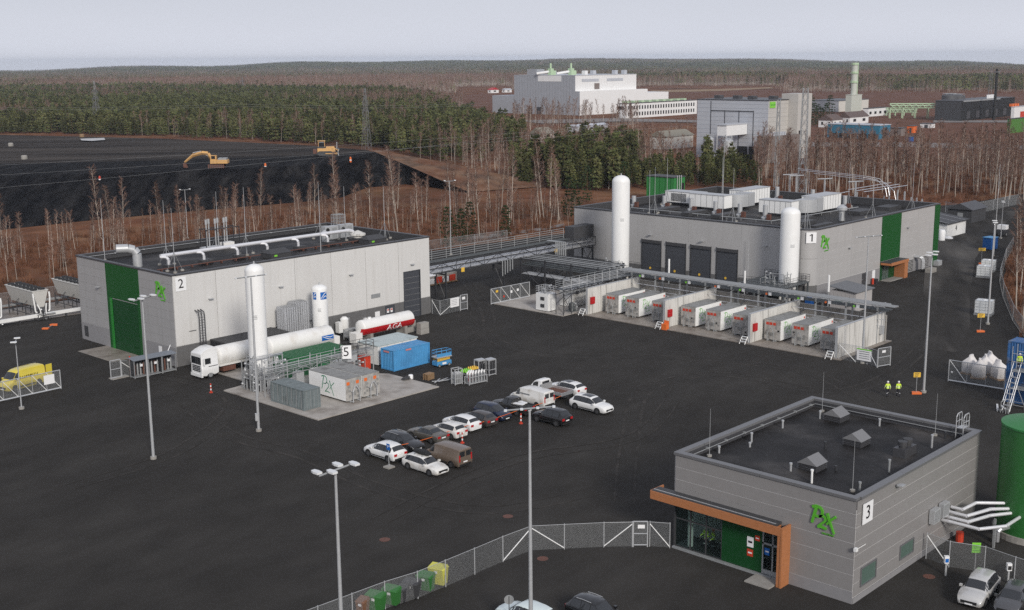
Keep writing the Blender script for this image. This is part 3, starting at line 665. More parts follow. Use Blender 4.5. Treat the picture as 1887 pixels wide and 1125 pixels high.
panels(b1, 'ny', [RD, 12.9, g1[0]], [0, 2.3], M['plinth_l'], [(16.9, 18.4, .05, 2.2)], gap=.03, t=.06, name='plinth_panel')
panels(b1, 'ny', [g1[1], 37.2, gE[0]], [0, 2.3], M['plinth_l'], [(33.2, 36.0, .2, 2.25), (39.2, 42.4, .2, 2.25)], gap=.03, t=.06, name='plinth_panel')
panels(b1, 'ny', list(g1), [3.35, 11.15], M['green'], gap=.03, t=.1)
panels(b1, 'ny', list(g1), [0, 3.3], M['green_d'], [(24.2, 26.6, 0, 2.8)], gap=.03, t=.05)
panels(b1, 'ny', list(gE), [0, 11.15], M['green'], gap=.03, t=.1)
MB().box(D1, .0, .0, D1+.1, W1-.02, H1-.25).build('wall_panel', M['green'], b1)
MB().box(.02, W1, .1, D1-.02, W1+.08, H1-.25).build('wall_panel', M['panel_g'], b1)
fbox(MB(), 'ny', 24.25, 26.55, .05, 2.75, .0, .04).build('door', M['glass_s'], b1)
d_ = fbox(MB(), 'ny', 16.95, 18.35, .08, 2.15, .0, .04).build('door', M['dark2'], b1); fbox(MB(), 'ny', 17.1, 17.18, 1.0, 1.2, .04, .1).build('handle', M['alu'], d_)
for a, b_ in ((33.25, 35.95), (39.25, 42.35)):
    l_ = MB()
    for k in range(8): fbox(l_, 'ny', a, b_, .25+k*.25, .4+k*.25, .0, .06)
    l_.build('louvre', M['dark2'], b1)
ca = MB().box(g1[0]+.1, -2.0, 3.2, 29.9, -.105, 3.32).build('canopy', M['dark2'], b1)
MB().box(g1[0]+.1, -2.12, 2.8, 29.9, -2.002, 3.3).build('fascia', M['wood'], ca); MB().box(28.6, -2.0, 0, 29.9, -.12, 3.18).build('timber_post', M['wood'], ca); MB().box(g1[0]+.1, -2.0, 2.82, g1[0]+.22, -.11, 3.18).build('fascia', M['wood'], ca)
MB().box(g1[0]+.3, -1.8, 0, 28.5, -.12, .12).build('door_step', M['conc'], b1)
MB().box(44.3, -1.1, 0, 45.9, -.12, .9).build('fuse_box', M['galv_l'], b1)
for u in (11.9, 33.0): wall_lamp(b1, 'ny', u, 7.1 if u < 20 else 8.2)
mw1 = TR(X1, Y1)
ns = number_sign('1', 'white sign with a dark 1 on the rounded corner of the large hall', mw1, TR(.45, .45, 10.0) @ Matrix.Rotation(R(-45), 4, 'Z') @ Matrix(((1, 0, 0, 0), (0, 0, -1, 0), (0, 1, 0, 0), (0, 0, 0, 1))) , 1.6, 1.7)
logo('wall_logo', 'green brush lettering by the rounded corner of the large hall', mw1, face_mx('ny', 2.6, 8.3, .06), 1.8, M['logo_g'], .10, wk=1.5)
# ground duct beside the louvres
du = MB()
for k in (0, .55): du.path([(36.4+k, -.1, 2.6), (36.4+k, -1.0, 2.6), (36.6+k, -1.35, 2.4), (36.7+k, -1.5, 1.8), (36.7+k, -1.5, .5)], .22, 10)
du = du.build('wall_duct', M['galv_l'], b1, True)
for x, y, lb in ((X1+37.2, Y1-2.9, 'pale concrete block beside the bent wall ducts'),):
    nb = MB().box(-1.0, -.6, 0, 1.0, .6, .8).build('concrete_block', M['conc']); nb.location = (x, y, 0); tag(nb, lb, 'block')
# roof machines of hall 1
def rooftop(x, y, L, Wd, h_, lb, rz=0, ribs=6, grille=False):
    a = thing('air_handling_unit', lb, 'air handling unit', (X1+x, Y1+y, zr1+.5), rz, 'air handlers on the large hall')
    MB().box(-L/2, -Wd/2, 0, L/2, Wd/2, h_).build('casing', M['white'], a)
    MB().box(-L/2-.08, -Wd/2-.08, h_+.002, L/2+.08, Wd/2+.08, h_+.12).build('casing_top', M['galv_l'], a)
    r_ = MB()
    for k in range(ribs+1): r_.box(-L/2+L*k/ribs-.03, -Wd/2-.03, .05, -L/2+L*k/ribs+.03, -Wd/2-.002, h_-.02)
    for k in range(3): r_.box(-L/2-.03, -Wd/2+Wd*(k+.5)/3-.03, .05, -L/2-.002, -Wd/2+Wd*(k+.5)/3+.03, h_-.02)
    r_.build('panel_rib', M['galv'], a)
    l_ = MB()
    for sx in (-.45, 0, .45):
        for sy in (-.4, .4): l_.box(L*sx-.1, Wd*sy-.1, -.47, L*sx+.1, Wd*sy+.1, -.002)
    l_.build('legs', M['dark'], a)
    if grille:
        g_ = MB(); 
        for k in range(9): g_.box(-L*.32, -Wd/2-.05, .25+k*h_*.085, L*.14, -Wd/2-.002, .25+k*h_*.085+h_*.045)
        g_.build('grille', M['dark2'], a)
    return a
# units have their long side along the picture plane: rz = -90 turns the ribbed side to the camera
rooftop(24.5, 41.0, 7.6, 3.0, 2.0, 'white roof unit with a dark grille nearest the green shed', -math.pi/2, 4, True)
u_ = rooftop(21.3, 33.2, 7.6, 2.7, 2.3, 'white ribbed roof unit with a grey elbow, left of the far unit', -math.pi/2, 6)
rooftop(32.0, 31.5, 9.5, 3.0, 2.6, 'long white ribbed roof unit lying behind the grey elbow, left pair', 0, 10)
rooftop(21.5, 18.9, 6.5, 2.6, 2.2, 'white ribbed roof unit behind the right hand white column tank', -math.pi/2, 6)
rooftop(31.5, 16.0, 9.0, 3.0, 2.5, 'long white ribbed roof unit nearest the number 1 sign', 0, 9)
for x, y, lb in ((23.8, 28.6, 'large galvanised elbow duct between the left pair of roof units'), (24.2, 14.6, 'large galvanised elbow duct between the right pair of roof units')):
    e_ = thing('elbow_duct', lb, 'duct', (X1+x, Y1+y, zr1+.5), 0, 'elbow ducts on the large hall')
    b = MB(); n = 7; vs_ = []
    for i in range(n+1):
        a = R(90*i/n); 
        for rr_, z in ((.3, 0.0), (2.9, 0.0), (2.9, 2.3), (.3, 2.3)): vs_.append((2.0-rr_*math.cos(a)+.0, 2.2-rr_*math.sin(a), z))
    fs = []
    for i in range(n):
        for k in range(4): fs.append((i*4+k, (i+1)*4+k, (i+1)*4+(k+1) % 4, i*4+(k+1) % 4))
    b.add(vs_, fs+[(0, 1, 2, 3), (n*4+3, n*4+2, n*4+1, n*4)]); b.build('bend', M['galv_l'], e_, True)
    MB().box(1.9, -.85, .05, 4.0, 1.9, 2.5).build('transition', M['galv_l'], e_)
for x, y, hh in ((15.9, 47.0, 2.0), (18.2, 41.5, 2.2), (16.9, 34.5, 2.4), (16.2, 28.7, 2.3), (15.8, 23.3, 2.3), (15.4, 17.9, 2.5), (42, 31.5, 2.6), (43.5, 24.5, 2.4), (38.5, 15.0, 2.3)):
    v = MB().lathe([(.7, zr1+.031), (.7, zr1+.35), (.42, zr1+.5), (.42, zr1+hh)], 14, (x, y)).build('vent_stack', M['galv_l'], b1, True)
    MB().box(x-.9, y-1.5, zr1+.031, x-.4, y-.8, zr1+1.0).build('fan_box', M['rust'], v)
fan = MB().lathe([(.5, zr1+.031), (.5, zr1+1.8), (.9, zr1+1.85), (.9, zr1+2.3), (.2, zr1+2.8)], 14, (22, 6.8)).build('roof_fan', M['galv_l'], b1, True)
ff = MB()
for sx, sy in ((-1, -1), (1, -1), (1, 1), (-1, 1)): ff.bar((22+sx*1.3, 6.8+sy*1.3, zr1+.031), (22+sx*.8, 6.8+sy*.8, zr1+1.7), .1)
ff.build('fan_frame', M['dark'], fan)
for x, y, L, wd_ in ((9, 9, 4, 2.4), (14, 9.5, 4, 2.4), (12, 5, 6, 1.2), (33, 9, 5, 2.5), (27, 38, 8, 2), (14, 38, 6, 2), (13, 31, 6, 1.6), (13, 25, 5, 1.8), (30, 24, 5, 2.5), (36, 24.5, 4, 2), (18, 12, 5, 1.6), (42, 8, 5, 2.6)):
    MB().box(x-L/2, y-wd_/2, zr1+.031, x+L/2, y+wd_/2, zr1+.65).build('roof_hatch', M['dark2'], b1)
tr_ = MB()
for a, b_ in (((5, 42, .5), (5, 6, .5)), ((11, 44, .45), (11, 14, .45)), ((11, 14, .45), (38, 12, .45)), ((2.5, 46, .4), (2.5, 16, .4))):
    p, q = Vector(a), Vector(b_); p.z += zr1; q.z += zr1; tr_.tube(p, q, .09, 4); n = int((q-p).length/3)
    for k in range(n): r_ = p.lerp(q, k/n); tr_.tube(r_, (r_.x, r_.y, zr1+.03), .04, 4)
tr_.build('cable_tray', M['galv'], b1)
# roof strip over the lobby of hall 3
MB().box(.02, .02, zr3+.002, 2.58, W3-.02, zr3+.03).build('roof', M['roofing'], b3)

# ------------------------------------------------------------ lamp posts, masts
def lamp_post(label, x, y, h, heads='quad', rz=0.0, r0=.15):
    o = thing('lamp_post', label, 'lamp post', (x, y, 0), rz)
    MB().lathe([(.3, 0), (.3, .25)], 12).build('base', M['conc'], o)
    MB().lathe([(r0, .25), (r0*.5, h)], 10).build('pole', M['galv_l'], o, True)
    a = MB(); hd = []
    if heads == 'quad':
        a.bar((-1.05, 0, h-.05), (1.05, 0, h+.12), .09)
        for k, (x_, s) in enumerate(((-1.0, 1), (-.45, -1), (.35, 1), (1.0, -1))): hd.append((x_, .32*s, h+.12+.08*x_, s))
    elif heads == 'bar':
        a.bar((-1.6, 0, h), (1.6, 0, h+.25), .09)
        for k in range(4): hd.append((-1.5+k, -.12, h+.02+.08*k, -1))
    else:
        a.bar((-1.0, 0, h), (1.0, 0, h+.05), .08); hd += [(-1.0, .1, h+.1, 1), (1.0, -.1, h+.12, -1)]
    a.build('arm', M['galv'], o)
    for (x_, y_, z_, s) in hd:
        b = MB(); k_ = .55 if heads == 'bar' else 1; b.prism([(x_-.16*k_, y_-.33*k_), (x_+.16*k_, y_-.33*k_), (x_+.19*k_, y_+.05), (x_+.12*k_, y_+.33*k_), (x_-.12*k_, y_+.33*k_), (x_-.19*k_, y_+.05)], z_, z_+.11*k_)
        l = b.build('lamp_head', M['lamp'], o)
        MB().prism([(x_-.08, y_-.15), (x_+.08, y_-.15), (x_+.08, y_+.12), (x_-.08, y_+.12)], z_-.015, z_-.001).build('lens', M['white'], l)
    return o
pB = at(618, 868, 16); pC = at(976, 757, 16.2)
lamp_post('tall lamp post with four floodlights standing in front of the wheelie bins', pB.x, pB.y, 16, 'quad', R(-4))
lamp_post('tall lamp post rising in front of the white car at the bottom edge', pC.x, pC.y, 16.2, 'bar', R(-47))
p = at(283, 846); lamp_post('tall lamp post on the empty asphalt left of the tanker lorry', p.x, p.y, 15.8, 'quad', R(10))
p = at(477, 795); e5 = lamp_post('tall lamp post standing right in front of the white column tank', p.x, p.y, 16.2, 'bar', R(-30))
MB().box(-.3, -.25, 1.2, -.02, .25, 1.9).build('switch_box', M['galv_l'], e5)
p = at(1702, 724); lamp_post('tall lamp post beside the orange footed sign near the two workers', p.x, p.y, 15.9, 'quad', R(20))
p = at(1589, 670); lamp_post('tall lamp post at the end of the concrete container bays', p.x, p.y, 15.9, 'bar', R(-50))
p = at(1820, 598); lamp_post('lamp post beside the white water cube on the right hand road', p.x, p.y, 14.6, 'twin', R(30))
p = at(1844, 440); lamp_post('farthest lamp post on the road past the chalet', p.x, p.y, 7.6, 'twin', R(30), .1)
p = at(40, 754); lamp_post('short slim lamp post in front of the yellow van', p.x, p.y, 7.7, 'one' if 0 else 'twin', R(60), .08)
p = at(346, 440); lamp_post('lamp post behind the pale hall against the black earth slope', p.x, p.y, 10.6, 'twin', R(-20), .1)
p = at(831, 470); lamp_post('lamp post behind the pipe bridge in front of the brown scrub', p.x, p.y, 14.5, 'twin', R(-30), .1)
def mast(label, x, y, z, h, tripod=False, r0=.05, group='lightning rods'):
    o = thing('lightning_rod', label, 'lightning rod', (x, y, z), 0, group)
    MB().tube((0, 0, .03), (0, 0, h), r0, 6, r0*.4).build('rod', M['galv_l'], o)
    b = MB()
    if tripod:
        for a in (0, 120, 240):
            c, s = math.cos(R(a)), math.sin(R(a))
            b.tube((c*1.1, s*1.1, .2), (0, 0, 2.6), .03, 5)
        b.build('tripod', M['galv'], o); w_ = MB()
        for a in (0, 120, 240):
            c, s = math.cos(R(a)), math.sin(R(a)); w_.lathe([(.25, .0), (.25, .22)], 8, (c*1.1, s*1.1))
        w_.build('weights', M['conc'], o)
    else: b.lathe([(.2, 0), (.2, .15)], 8).build('foot', M['conc'], o)
    return o
for x, y, h, lb in ((2.8, 14.0, 3.9, 'thin rod at the canopy end of the near roof'), (3.1, 1.95, 3.9, 'thin rod on the near roof right above the number 3'), (19.6, 13.5, 3.6, 'thin rod in the far corner of the near roof'), (19.6, 3.2, 3.6, 'thin rod beside the roof ladder of the near building')):
    mast(lb, X3+x, Y3+y, zr3+.03, h, False, .022)
for x, y, h, tr, lb in ((3.4, 22.8, 8.6, 0, 'rod at the back left corner of the pale hall roof'), (6.7, 12.2, 8.8, 1, 'left of the two tripod rods beside the roof exhaust duct'), (4.6, 6.8, 8.4, 1, 'tripod rod directly above the number 2 sign'),
                        (19.8, 19.7, 8.4, 1, 'tripod rod standing at the vent stacks'), (19.2, 11.8, 9.6, 1, 'tripod rod behind the white roof pipe, middle of the hall'), (24.2, 1.2, 8.4, 0, 'rod at the roof edge above the tall tank'),
                        (35.3, 15.6, 8.8, 1, 'tripod rod left of the pale roof fan units'), (37.5, 12.2, 8.2, 1, 'tripod rod in front of the pale roof fan units'), (41.8, 8.0, 8.0, 1, 'tripod rod at the far end of the pale hall roof')):
    mast('pale lightning rod, '+lb, X2+x, Y2+y, zr2+.03, h, bool(tr), .055)
for x, y, h, lb in ((9.3, 37.2, 8.5, 'left end of the large hall beside the tall white tank'), (21.6, 43.4, 9.0, 'in front of the green shed'), (8.1, 19.8, 9.2, 'front edge of the large hall roof between tanks'), (8.9, 6.0, 9.4, 'roof corner above the number 1'),
                    (40.1, 15.1, 8.5, 'behind the rightmost white roof unit'), (28.3, 4.3, 9.2, 'beside the green wall stripe of the large hall'), (41.2, 3.1, 8.8, 'right end of the large hall roof'), (44.6, 33.5, 8.5, 'far edge of the roof left of the lattice tower'), (25.2, 33.3, 9.4, 'between the white roof units on the left')):
    mast('pale tripod lightning rod, '+lb, X1+x, Y1+y, zr1+.03, h, True, .055)
for px, py, h, lb in ((1195, 505, 18.5, 'first dark door'), (1328, 524, 24, 'fourth dark door'), (1377, 541, 9, 'rounded corner plinth'), (1478, 548, 19, 'white tank and the rounded corner')):
    p = at(px, py); mast('tall free standing lightning rod in front of the '+lb, p.x, p.y, 0, h, False, .07)
p = at(1831, 472); mast('very tall thin mast by the blue open container up the road', p.x, p.y, 0, 17.5, False, .09)
for px, py, h in ((1232, 540, 5.6), (1371, 560, 5.2), (1525, 575, 5.6)):
    p = at(px, py); o = thing('antenna_post', 'stubby pale antenna post behind the container bays', 'antenna', (p.x, p.y, 0), 0, 'antenna posts behind the bays')
    MB().tube((0, 0, 0), (0, 0, h*.55), .09, 8).build('pole', M['galv'], o); MB().tube((0, 0, h*.55), (0, 0, h), .16, 8).build('antenna', M['white'], o)

# ------------------------------------------------------------ tanks
def cyl_patch(mb, r, a0, a1, z0, z1, c=(0, 0), axis='z', n=8):
    vs_ = []
    for i in range(n+1):
        a = R(a0+(a1-a0)*i/n); x, y = c[0]+r*math.cos(a), c[1]+r*math.sin(a)
        for z in (z0, z1): vs_.append((x, y, z) if axis == 'z' else (z, x, y))
    return mb.add(vs_, [(2*i, 2*i+2, 2*i+3, 2*i+1) for i in range(n)])
def wave_logo(o, r, a0, a1, z0, z1, axis='z', c=(0, 0)):
    p_ = cyl_patch(MB(), r+.012, a0, a1, z0, z1, c, axis).build('emblem', M['blue_logo'], o)
    b = MB()
    def sw(pts, w):
        vs_ = []; 
        for (u, v, k) in pts:
            for s in (-1, 1):
                uu, vv = min(.97, max(.03, u)), min(.95, max(.05, v+s*w*k))
                if axis == 'z': a = R(a0+(a1-a0)*uu); z = z0+(z1-z0)*vv; vs_.append((c[0]+(r+.022)*math.cos(a), c[1]+(r+.022)*math.sin(a), z))
                else: a = R(a0+(a1-a0)*vv); z = z0+(z1-z0)*uu; vs_.append((z, c[0]+(r+.022)*math.cos(a), c[1]+(r+.022)*math.sin(a)))
        b.add(vs_, [(2*i, 2*i+2, 2*i+3, 2*i+1) for i in range(len(pts)-1)])
    sw([(.03, .12, .5), (.2, .3, .8), (.38, .55, 1), (.6, .8, 1), (.85, .88, .7), (.97, .86, .3)], .07)
    sw([(.3, .1, .6), (.48, .32, 1), (.68, .45, 1), (.85, .4, .8), (.97, .3, .4)], .06)
    b.build('wave', M['signw'], p_)
def column_tank(label, x, y, z0, z1, r, dome=.8):
    o = thing('column_tank', label, 'tank', (x, y, 0))
    pf = [(r*.8, z0)]+[(r, z0+.25), (r, z1-dome)]+[(r*math.cos(R(a)), z1-dome+dome*math.sin(R(a))) for a in range(12, 90, 13)]
    MB().lathe(pf, 32).build('shell', M['white'], o, True)
    MB().tube((0, 0, z1-.05), (0, 0, z1+.3), .09, 8).build('nozzle', M['galv_l'], o)
    l = MB()
    for a in (45, 135, 225, 315): c, s = math.cos(R(a)), math.sin(R(a)); l.box(c*r*.8-.12, s*r*.8-.12, 0, c*r*.8+.12, s*r*.8+.12, z0+.2)
    l.build('legs', M['white_d'], o)
    s_ = MB(); s_.tube((0, r+.1, z0+1), (0, r+.1, z1-.8), .05, 6); s_.tube((.25, r+.06, z0+1), (.25, r+.06, z1-1.2), .035, 6); s_.build('side_pipe', M['galv_l'], o)
    mk = MB(); 
    for k in range(3): cyl_patch(mk, r+.008, 215, 240, (z0+z1)*.52+k*.18, (z0+z1)*.52+k*.18+.07, n=4)
    mk.build('print', M['galv'], o)
    return o
def pipe_clutter(name, parent, x0, y0, z0, x1, y1, z1, n, m_, rr=(.03, .07), seed=1):
    """valves, risers and cross pipes of a manifold"""
    q = random.Random(seed); b = MB(); v = MB()
    for i in range(n):
        x, y = q.uniform(x0, x1), q.uniform(y0, y1); z = q.uniform(z0, z1); r_ = q.uniform(*rr); k = q.random()
        if k < .35: b.tube((x, y, z0), (x, y, z), r_, 6)
        elif k < .7: xx = q.uniform(x0, x1); b.tube((x, y, z), (xx, y, z), r_, 6); b.tube((xx, y, z), (xx, y, z0), r_, 6)
        else: yy = q.uniform(y0, y1); b.tube((x, y, z), (x, yy, z), r_, 6); b.tube((x, yy, z), (x, yy, z0), r_, 6)
        if k > .5: v.lathe([(.12, z-.1), (.16, z), (.12, z+.1)], 8, (x, y))
    o = b.build(name, m_, parent, True); v.build('valve', M['galv_l'], o); return o
def railing(mb, pts, h=1.1, rails=3, sp=1.5, r=.025, pr_=.03):
    for a, b in zip(pts, pts[1:]):
        a = Vector(a); b = Vector(b); n = max(1, round((b-a).length/sp))
        for k in range(rails): z = Vector((0, 0, h*(k+1)/rails)); mb.tube(a+z, b+z, r, 5)
        for k in range(n+1): p_ = a.lerp(b, k/n); mb.tube(p_, p_+Vector((0, 0, h)), pr_, 4)
    return mb
t1 = column_tank('tall white column tank by the number 5 sign', 79.6, 115.6, 1.5, 14.8, 1.1)
MB().box(-1.4, -1.5, .1, 1.5, 1.5, 1.3).build('pedestal', M['dark2'], t1)
pipe_clutter('manifold', t1, -1.9, -2.2, .15, 2.6, -1.3, 4.4, 34, M['galv_l'], seed=3)
pipe_clutter('manifold', t1, -2.0, -1.6, .15, -1.35, 1.2, 4.4, 26, M['galv'], seed=4)
fn = MB()
for k in range(11): fn.box(-1.75, -1.6+.12, .8+k*.3, -1.2, -1.2, .86+k*.3)
fn.build('cooling_fins', M['alu'], t1)
t2 = column_tank('medium white column tank with a blue wave emblem beside the pale hall', 98.3, 127.9, .8, 8.25, 1.06, .6)
wave_logo(t2, 1.06, 238, 292, 6.35, 7.35); wave_logo(t2, 1.06, 176, 208, 6.35, 7.35)
t3 = column_tank('tallest white column tank, in front of the left end of the large hall', 160.0, 125.0, 2.5, 18.5, 1.5, 1.1)
t4 = column_tank('white column tank in front of the rounded corner of the large hall', 165.0, 95.6, 2.0, 14.9, 1.5, 1.0)
for t_, zz in ((t3, 2.4), (t4, 3.1)):
    p_ = MB().box(-5.6 if t_ is t4 else -3, -2.6, zz, 2.0, 5.5 if t_ is t4 else 3, zz+.15)
    for x in ((-5.4, -1.5, 1.8) if t_ is t4 else (-2.8, 1.8)):
        for y in (-2.4, 2.8): p_.box(x-.12, y-.12, 0, x+.12, y+.12, zz)
    p_.build('platform', M['steel_d'], t_)
    x0, y1_ = (-5.6, 5.5) if t_ is t4 else (-3, 3)
    railing(MB(), [(x0, y1_, zz+.15), (x0, -2.6, zz+.15), (2.0, -2.6, zz+.15), (2, y1_, zz+.15)], 1.1, 3, 1.2).build('railing', M['dark'], t_)
    pipe_clutter('manifold', t_, x0+.4, -2, zz+.15, -1.6, 2.4, zz+2.3, 26, M['galv'], seed=9)
# horizontal white tank on its trailer
def horizontal_tank(mb, x0, x1, r, zc, yc=0, n=28, dish=.45):
    pf = [(r*math.cos(R(a)), x0+dish-dish*math.sin(R(a))) for a in range(86, 0, -14)]+[(r, x0+dish), (r, x1-dish)]+[(r*math.cos(R(a)), x1-dish+dish*math.sin(R(a))) for a in range(14, 88, 14)]
    return mb.lathe(pf, n, (yc, zc), 'x')
def wheel(parent, x, y, r, w, m_rim='galv', side=1):
    t = MB(mx=TR(x, y, r)).lathe([(r*.78, -w/2), (r*.97, -w/2+.02), (r, -w*.3), (r, w*.3), (r*.97, w/2-.02), (r*.78, w/2)], 16, axis='y').build('wheel', M['black'], parent, True)
    MB(mx=TR(x, y, r)).lathe([(r*.6, -w/2-.01), (r*.62, w/2+.01)], 12, axis='y').build('rim', M[m_rim], t, True)
    return t
ht = thing('tank_trailer', 'long white horizontal tank with a blue emblem behind the green container', 'tank trailer', (84.9, 121.9, 0))
horizontal_tank(MB(), 0, 10.3, 1.28, 2.85).build('tank', M['white_d'], ht, True)
wave_logo(ht, 1.28, 166, 196, 7.9, 9.8, 'x', (0, 2.85))
MB().box(.5, -1.1, 1.1, 10.6, 1.1, 1.4).build('chassis', M['white_d'], ht); MB().box(10.2, -.9, 1.3, 11.1, .9, 2.6).build('pump_cabinet', M['white_d'], ht)
for x in (2.2, 3.5, 4.8):
    for y in (-1.05, 1.05): wheel(ht, x, y, .5, .35)
for y in (-.8, .8): MB().box(8.8, y-.1, 0, 9.0, y+.1, 1.1).build('leg', M['dark'], ht)
MB().tube((9.9, -.6, 3.9), (9.9, .6, 3.9), .18, 8).build('manhole', M['galv_l'], ht)
# AGA tank
ag = thing('gas_tank', 'white horizontal tank with a wide red band lettered AGA', 'tank', (101.6, 124.0, 0))
horizontal_tank(MB(), 0, 9.6, 1.1, 2.15).build('tank', M['white_d'], ag, True)
rb = MB(); cyl_patch(rb, 1.108, 176, 230, .35, 9.25, (0, 2.15), 'x', 10); rb.build('red_band', M['red'], ag)
for x0, x1, ra, rb_ in ((.01, .36, .55, 1.108), (9.24, 9.59, 1.108, .55)):
    e_ = MB(); vs_ = []
    for i in range(11):
        a = R(176+54*i/10)
        for k in range(5):
            s = k/4; xx = (x0+(x1-x0)*s); rr_ = ra+(rb_-ra)*math.sin(s*math.pi/2) if ra < rb_ else ra+(rb_-ra)*(1-math.cos(s*math.pi/2)); vs_.append((xx, rr_*math.cos(a), 2.15+rr_*math.sin(a)))
    e_.add(vs_, [(i*5+k, i*5+k+1, (i+1)*5+k+1, (i+1)*5+k) for i in range(10) for k in range(4)]); e_.build('red_band', M['red'], ag, True)
me = text_mesh('AGA', 1.15, 0.0, M['signw'])
for v in me.vertices:
    u, w_ = v.co.x, v.co.y; a = R(202)-w_/1.12; v.co = (5.6+u*1.15, 1.165*math.cos(a), 2.15+1.165*math.sin(a))
link('lettering', me, ag)
for x in (1.6, 7.8): MB().box(x-.25, -.9, 0, x+.25, .9, 1.35).build('saddle', M['conc'], ag)
MB().lathe([(.25, 3.2), (.25, 3.45)], 10, (2.0, 0)).build('manhole', M['white'], ag)
MB().box(-1.0, -.7, .3, .1, .7, 1.7).build('valve_cabinet', M['white_d'], ag)
for x, y, lb in ((111.8, 122.3, 'pale concrete block standing alone on the asphalt past the red banded tank'), (111.4, 124.6, 'pale concrete block touching the far end of the red banded tank'), (97.2, 118.9, 'concrete block beside the end of the long horizontal tank')):
    b = MB().box(-.8, -.45, 0, .8, .45, .78); b.box(-.78, -.43, .8, .78, .43, 1.6); o = b.build('concrete_block', M['conc']); o.location = (x, y, 0); tag(o, lb, 'block')
# finned vaporisers
for x, y, z1, n, lb in ((93.9, 129.3, 5.7, 6, 'left tall finned silver vaporiser by the pale hall'), (96.2, 129.9, 6.0, 6, 'right tall finned silver vaporiser by the pale hall'), (98.6, 130.3, 2.6, 4, 'low finned silver vaporiser next to the emblem tank')):
    o = thing('vaporiser', lb, 'vaporiser', (x, y, 0))
    b = MB()
    for i in range(n):
        for j in range(n):
            cx_, cy_ = (i-(n-1)/2)*.36, (j-(n-1)/2)*.36
            b.box(cx_-.16, cy_-.012, .5, cx_+.16, cy_+.012, z1); b.box(cx_-.012, cy_-.16, .5, cx_+.012, cy_-.013, z1); b.box(cx_-.012, cy_+.013, .5, cx_+.012, cy_+.16, z1)
    b.build('fins', M['alu'], o)
    b = MB()
    for i in range(n): b.tube(((i-(n-1)/2)*.36, -n*.18, z1+.06), ((i-(n-1)/2)*.36, n*.18, z1+.06), .03, 5)
    b.box(-n*.18, -n*.18, .1, n*.18, n*.18, .3); b.build('header', M['galv_l'], o)
# small plant near the AGA tank
o = thing('small_tank', 'small white upright tank with a side cabinet by the dark plinth', 'tank', (104.3, 130.3, 0))
MB().lathe([(.55, .3), (.6, .4), (.6, 2.2), (.3, 2.5)], 16).build('shell', M['white'], o, True); MB().box(-1.3, -.4, .4, -.65, .4, 1.9).build('cabinet', M['white'], o)
l = MB()
for a in (45, 165, 285): l.tube((.5*math.cos(R(a)), .5*math.sin(R(a)), 0), (.5*math.cos(R(a)), .5*math.sin(R(a)), .5), .05, 5)
l.build('legs', M['galv'], o); MB().path([(.7, 0, .3), (.95, 0, .3), (.95, 0, 2.2), (.4, 0, 2.3)], .03, 5).build('pipe', M['galv_l'], o)
cr_ = thing('steel_crate', 'grey steel crate beside the left end of the red banded tank', 'crate', (103.0, 127.2, 0))
MB().box(-.95, -.55, .35, .95, .55, .45).build('floor', M['galv'], cr_)
b = MB()
for sx in (-.95, .95):
    for sy in (-.55, .55): b.box(sx-.05, sy-.05, 0, sx+.05, sy+.05, 1.45)
b.build('frame', M['galv'], cr_)
for k in range(5): MB().box(-.9, -.57, .47+k*.19, .9, -.53, .62+k*.19).build('slat', M['galv_l'], cr_); 
for k in range(5): MB().box(-.97, -.5, .47+k*.19, -.93, .5, .62+k*.19).build('slat', M['galv_l'], cr_)
MB().box(-.93, -.53, 1.452, .93, .53, 1.49).build('lid', M['galv'], cr_)

# ------------------------------------------------------------ containers
def corrugated(mb, L, Wd, z0, z1, dep=.045, pitch=.28, sides=('x-', 'x+', 'y-', 'y+')):
    """wall of a box of plan (-Wd/2..Wd/2, 0..L) as real trapezoid ribs"""
    def wall(p0, p1, nrm):
        p0 = Vector(p0); p1 = Vector(p1); n = max(3, round((p1-p0).length/pitch)); vs_ = []
        for i in range(n):
            for f_, d in ((0, 0), (.32, 0), (.5, 1), (.82, 1)):
                q = p0.lerp(p1, (i+f_)/n)-Vector(nrm)*dep*d; vs_ += [(q.x, q.y, z0), (q.x, q.y, z1)]
        vs_ += [(p1.x, p1.y, z0), (p1.x, p1.y, z1)]
        mb.add(vs_, [(2*i, 2*i+2, 2*i+3, 2*i+1) for i in range(len(vs_)//2-1)])
    w = Wd/2
    if 'x-' in sides: wall((-w, L), (-w, 0), (-1, 0, 0)) if 0 else wall((-w, L, 0), (-w, 0, 0), (-1, 0, 0))
    if 'x+' in sides: wall((w, 0, 0), (w, L, 0), (1, 0, 0))
    if 'y-' in sides: wall((-w, 0, 0), (w, 0, 0), (0, -1, 0))
    if 'y+' in sides: wall((w, L, 0), (-w, L, 0), (0, 1, 0))
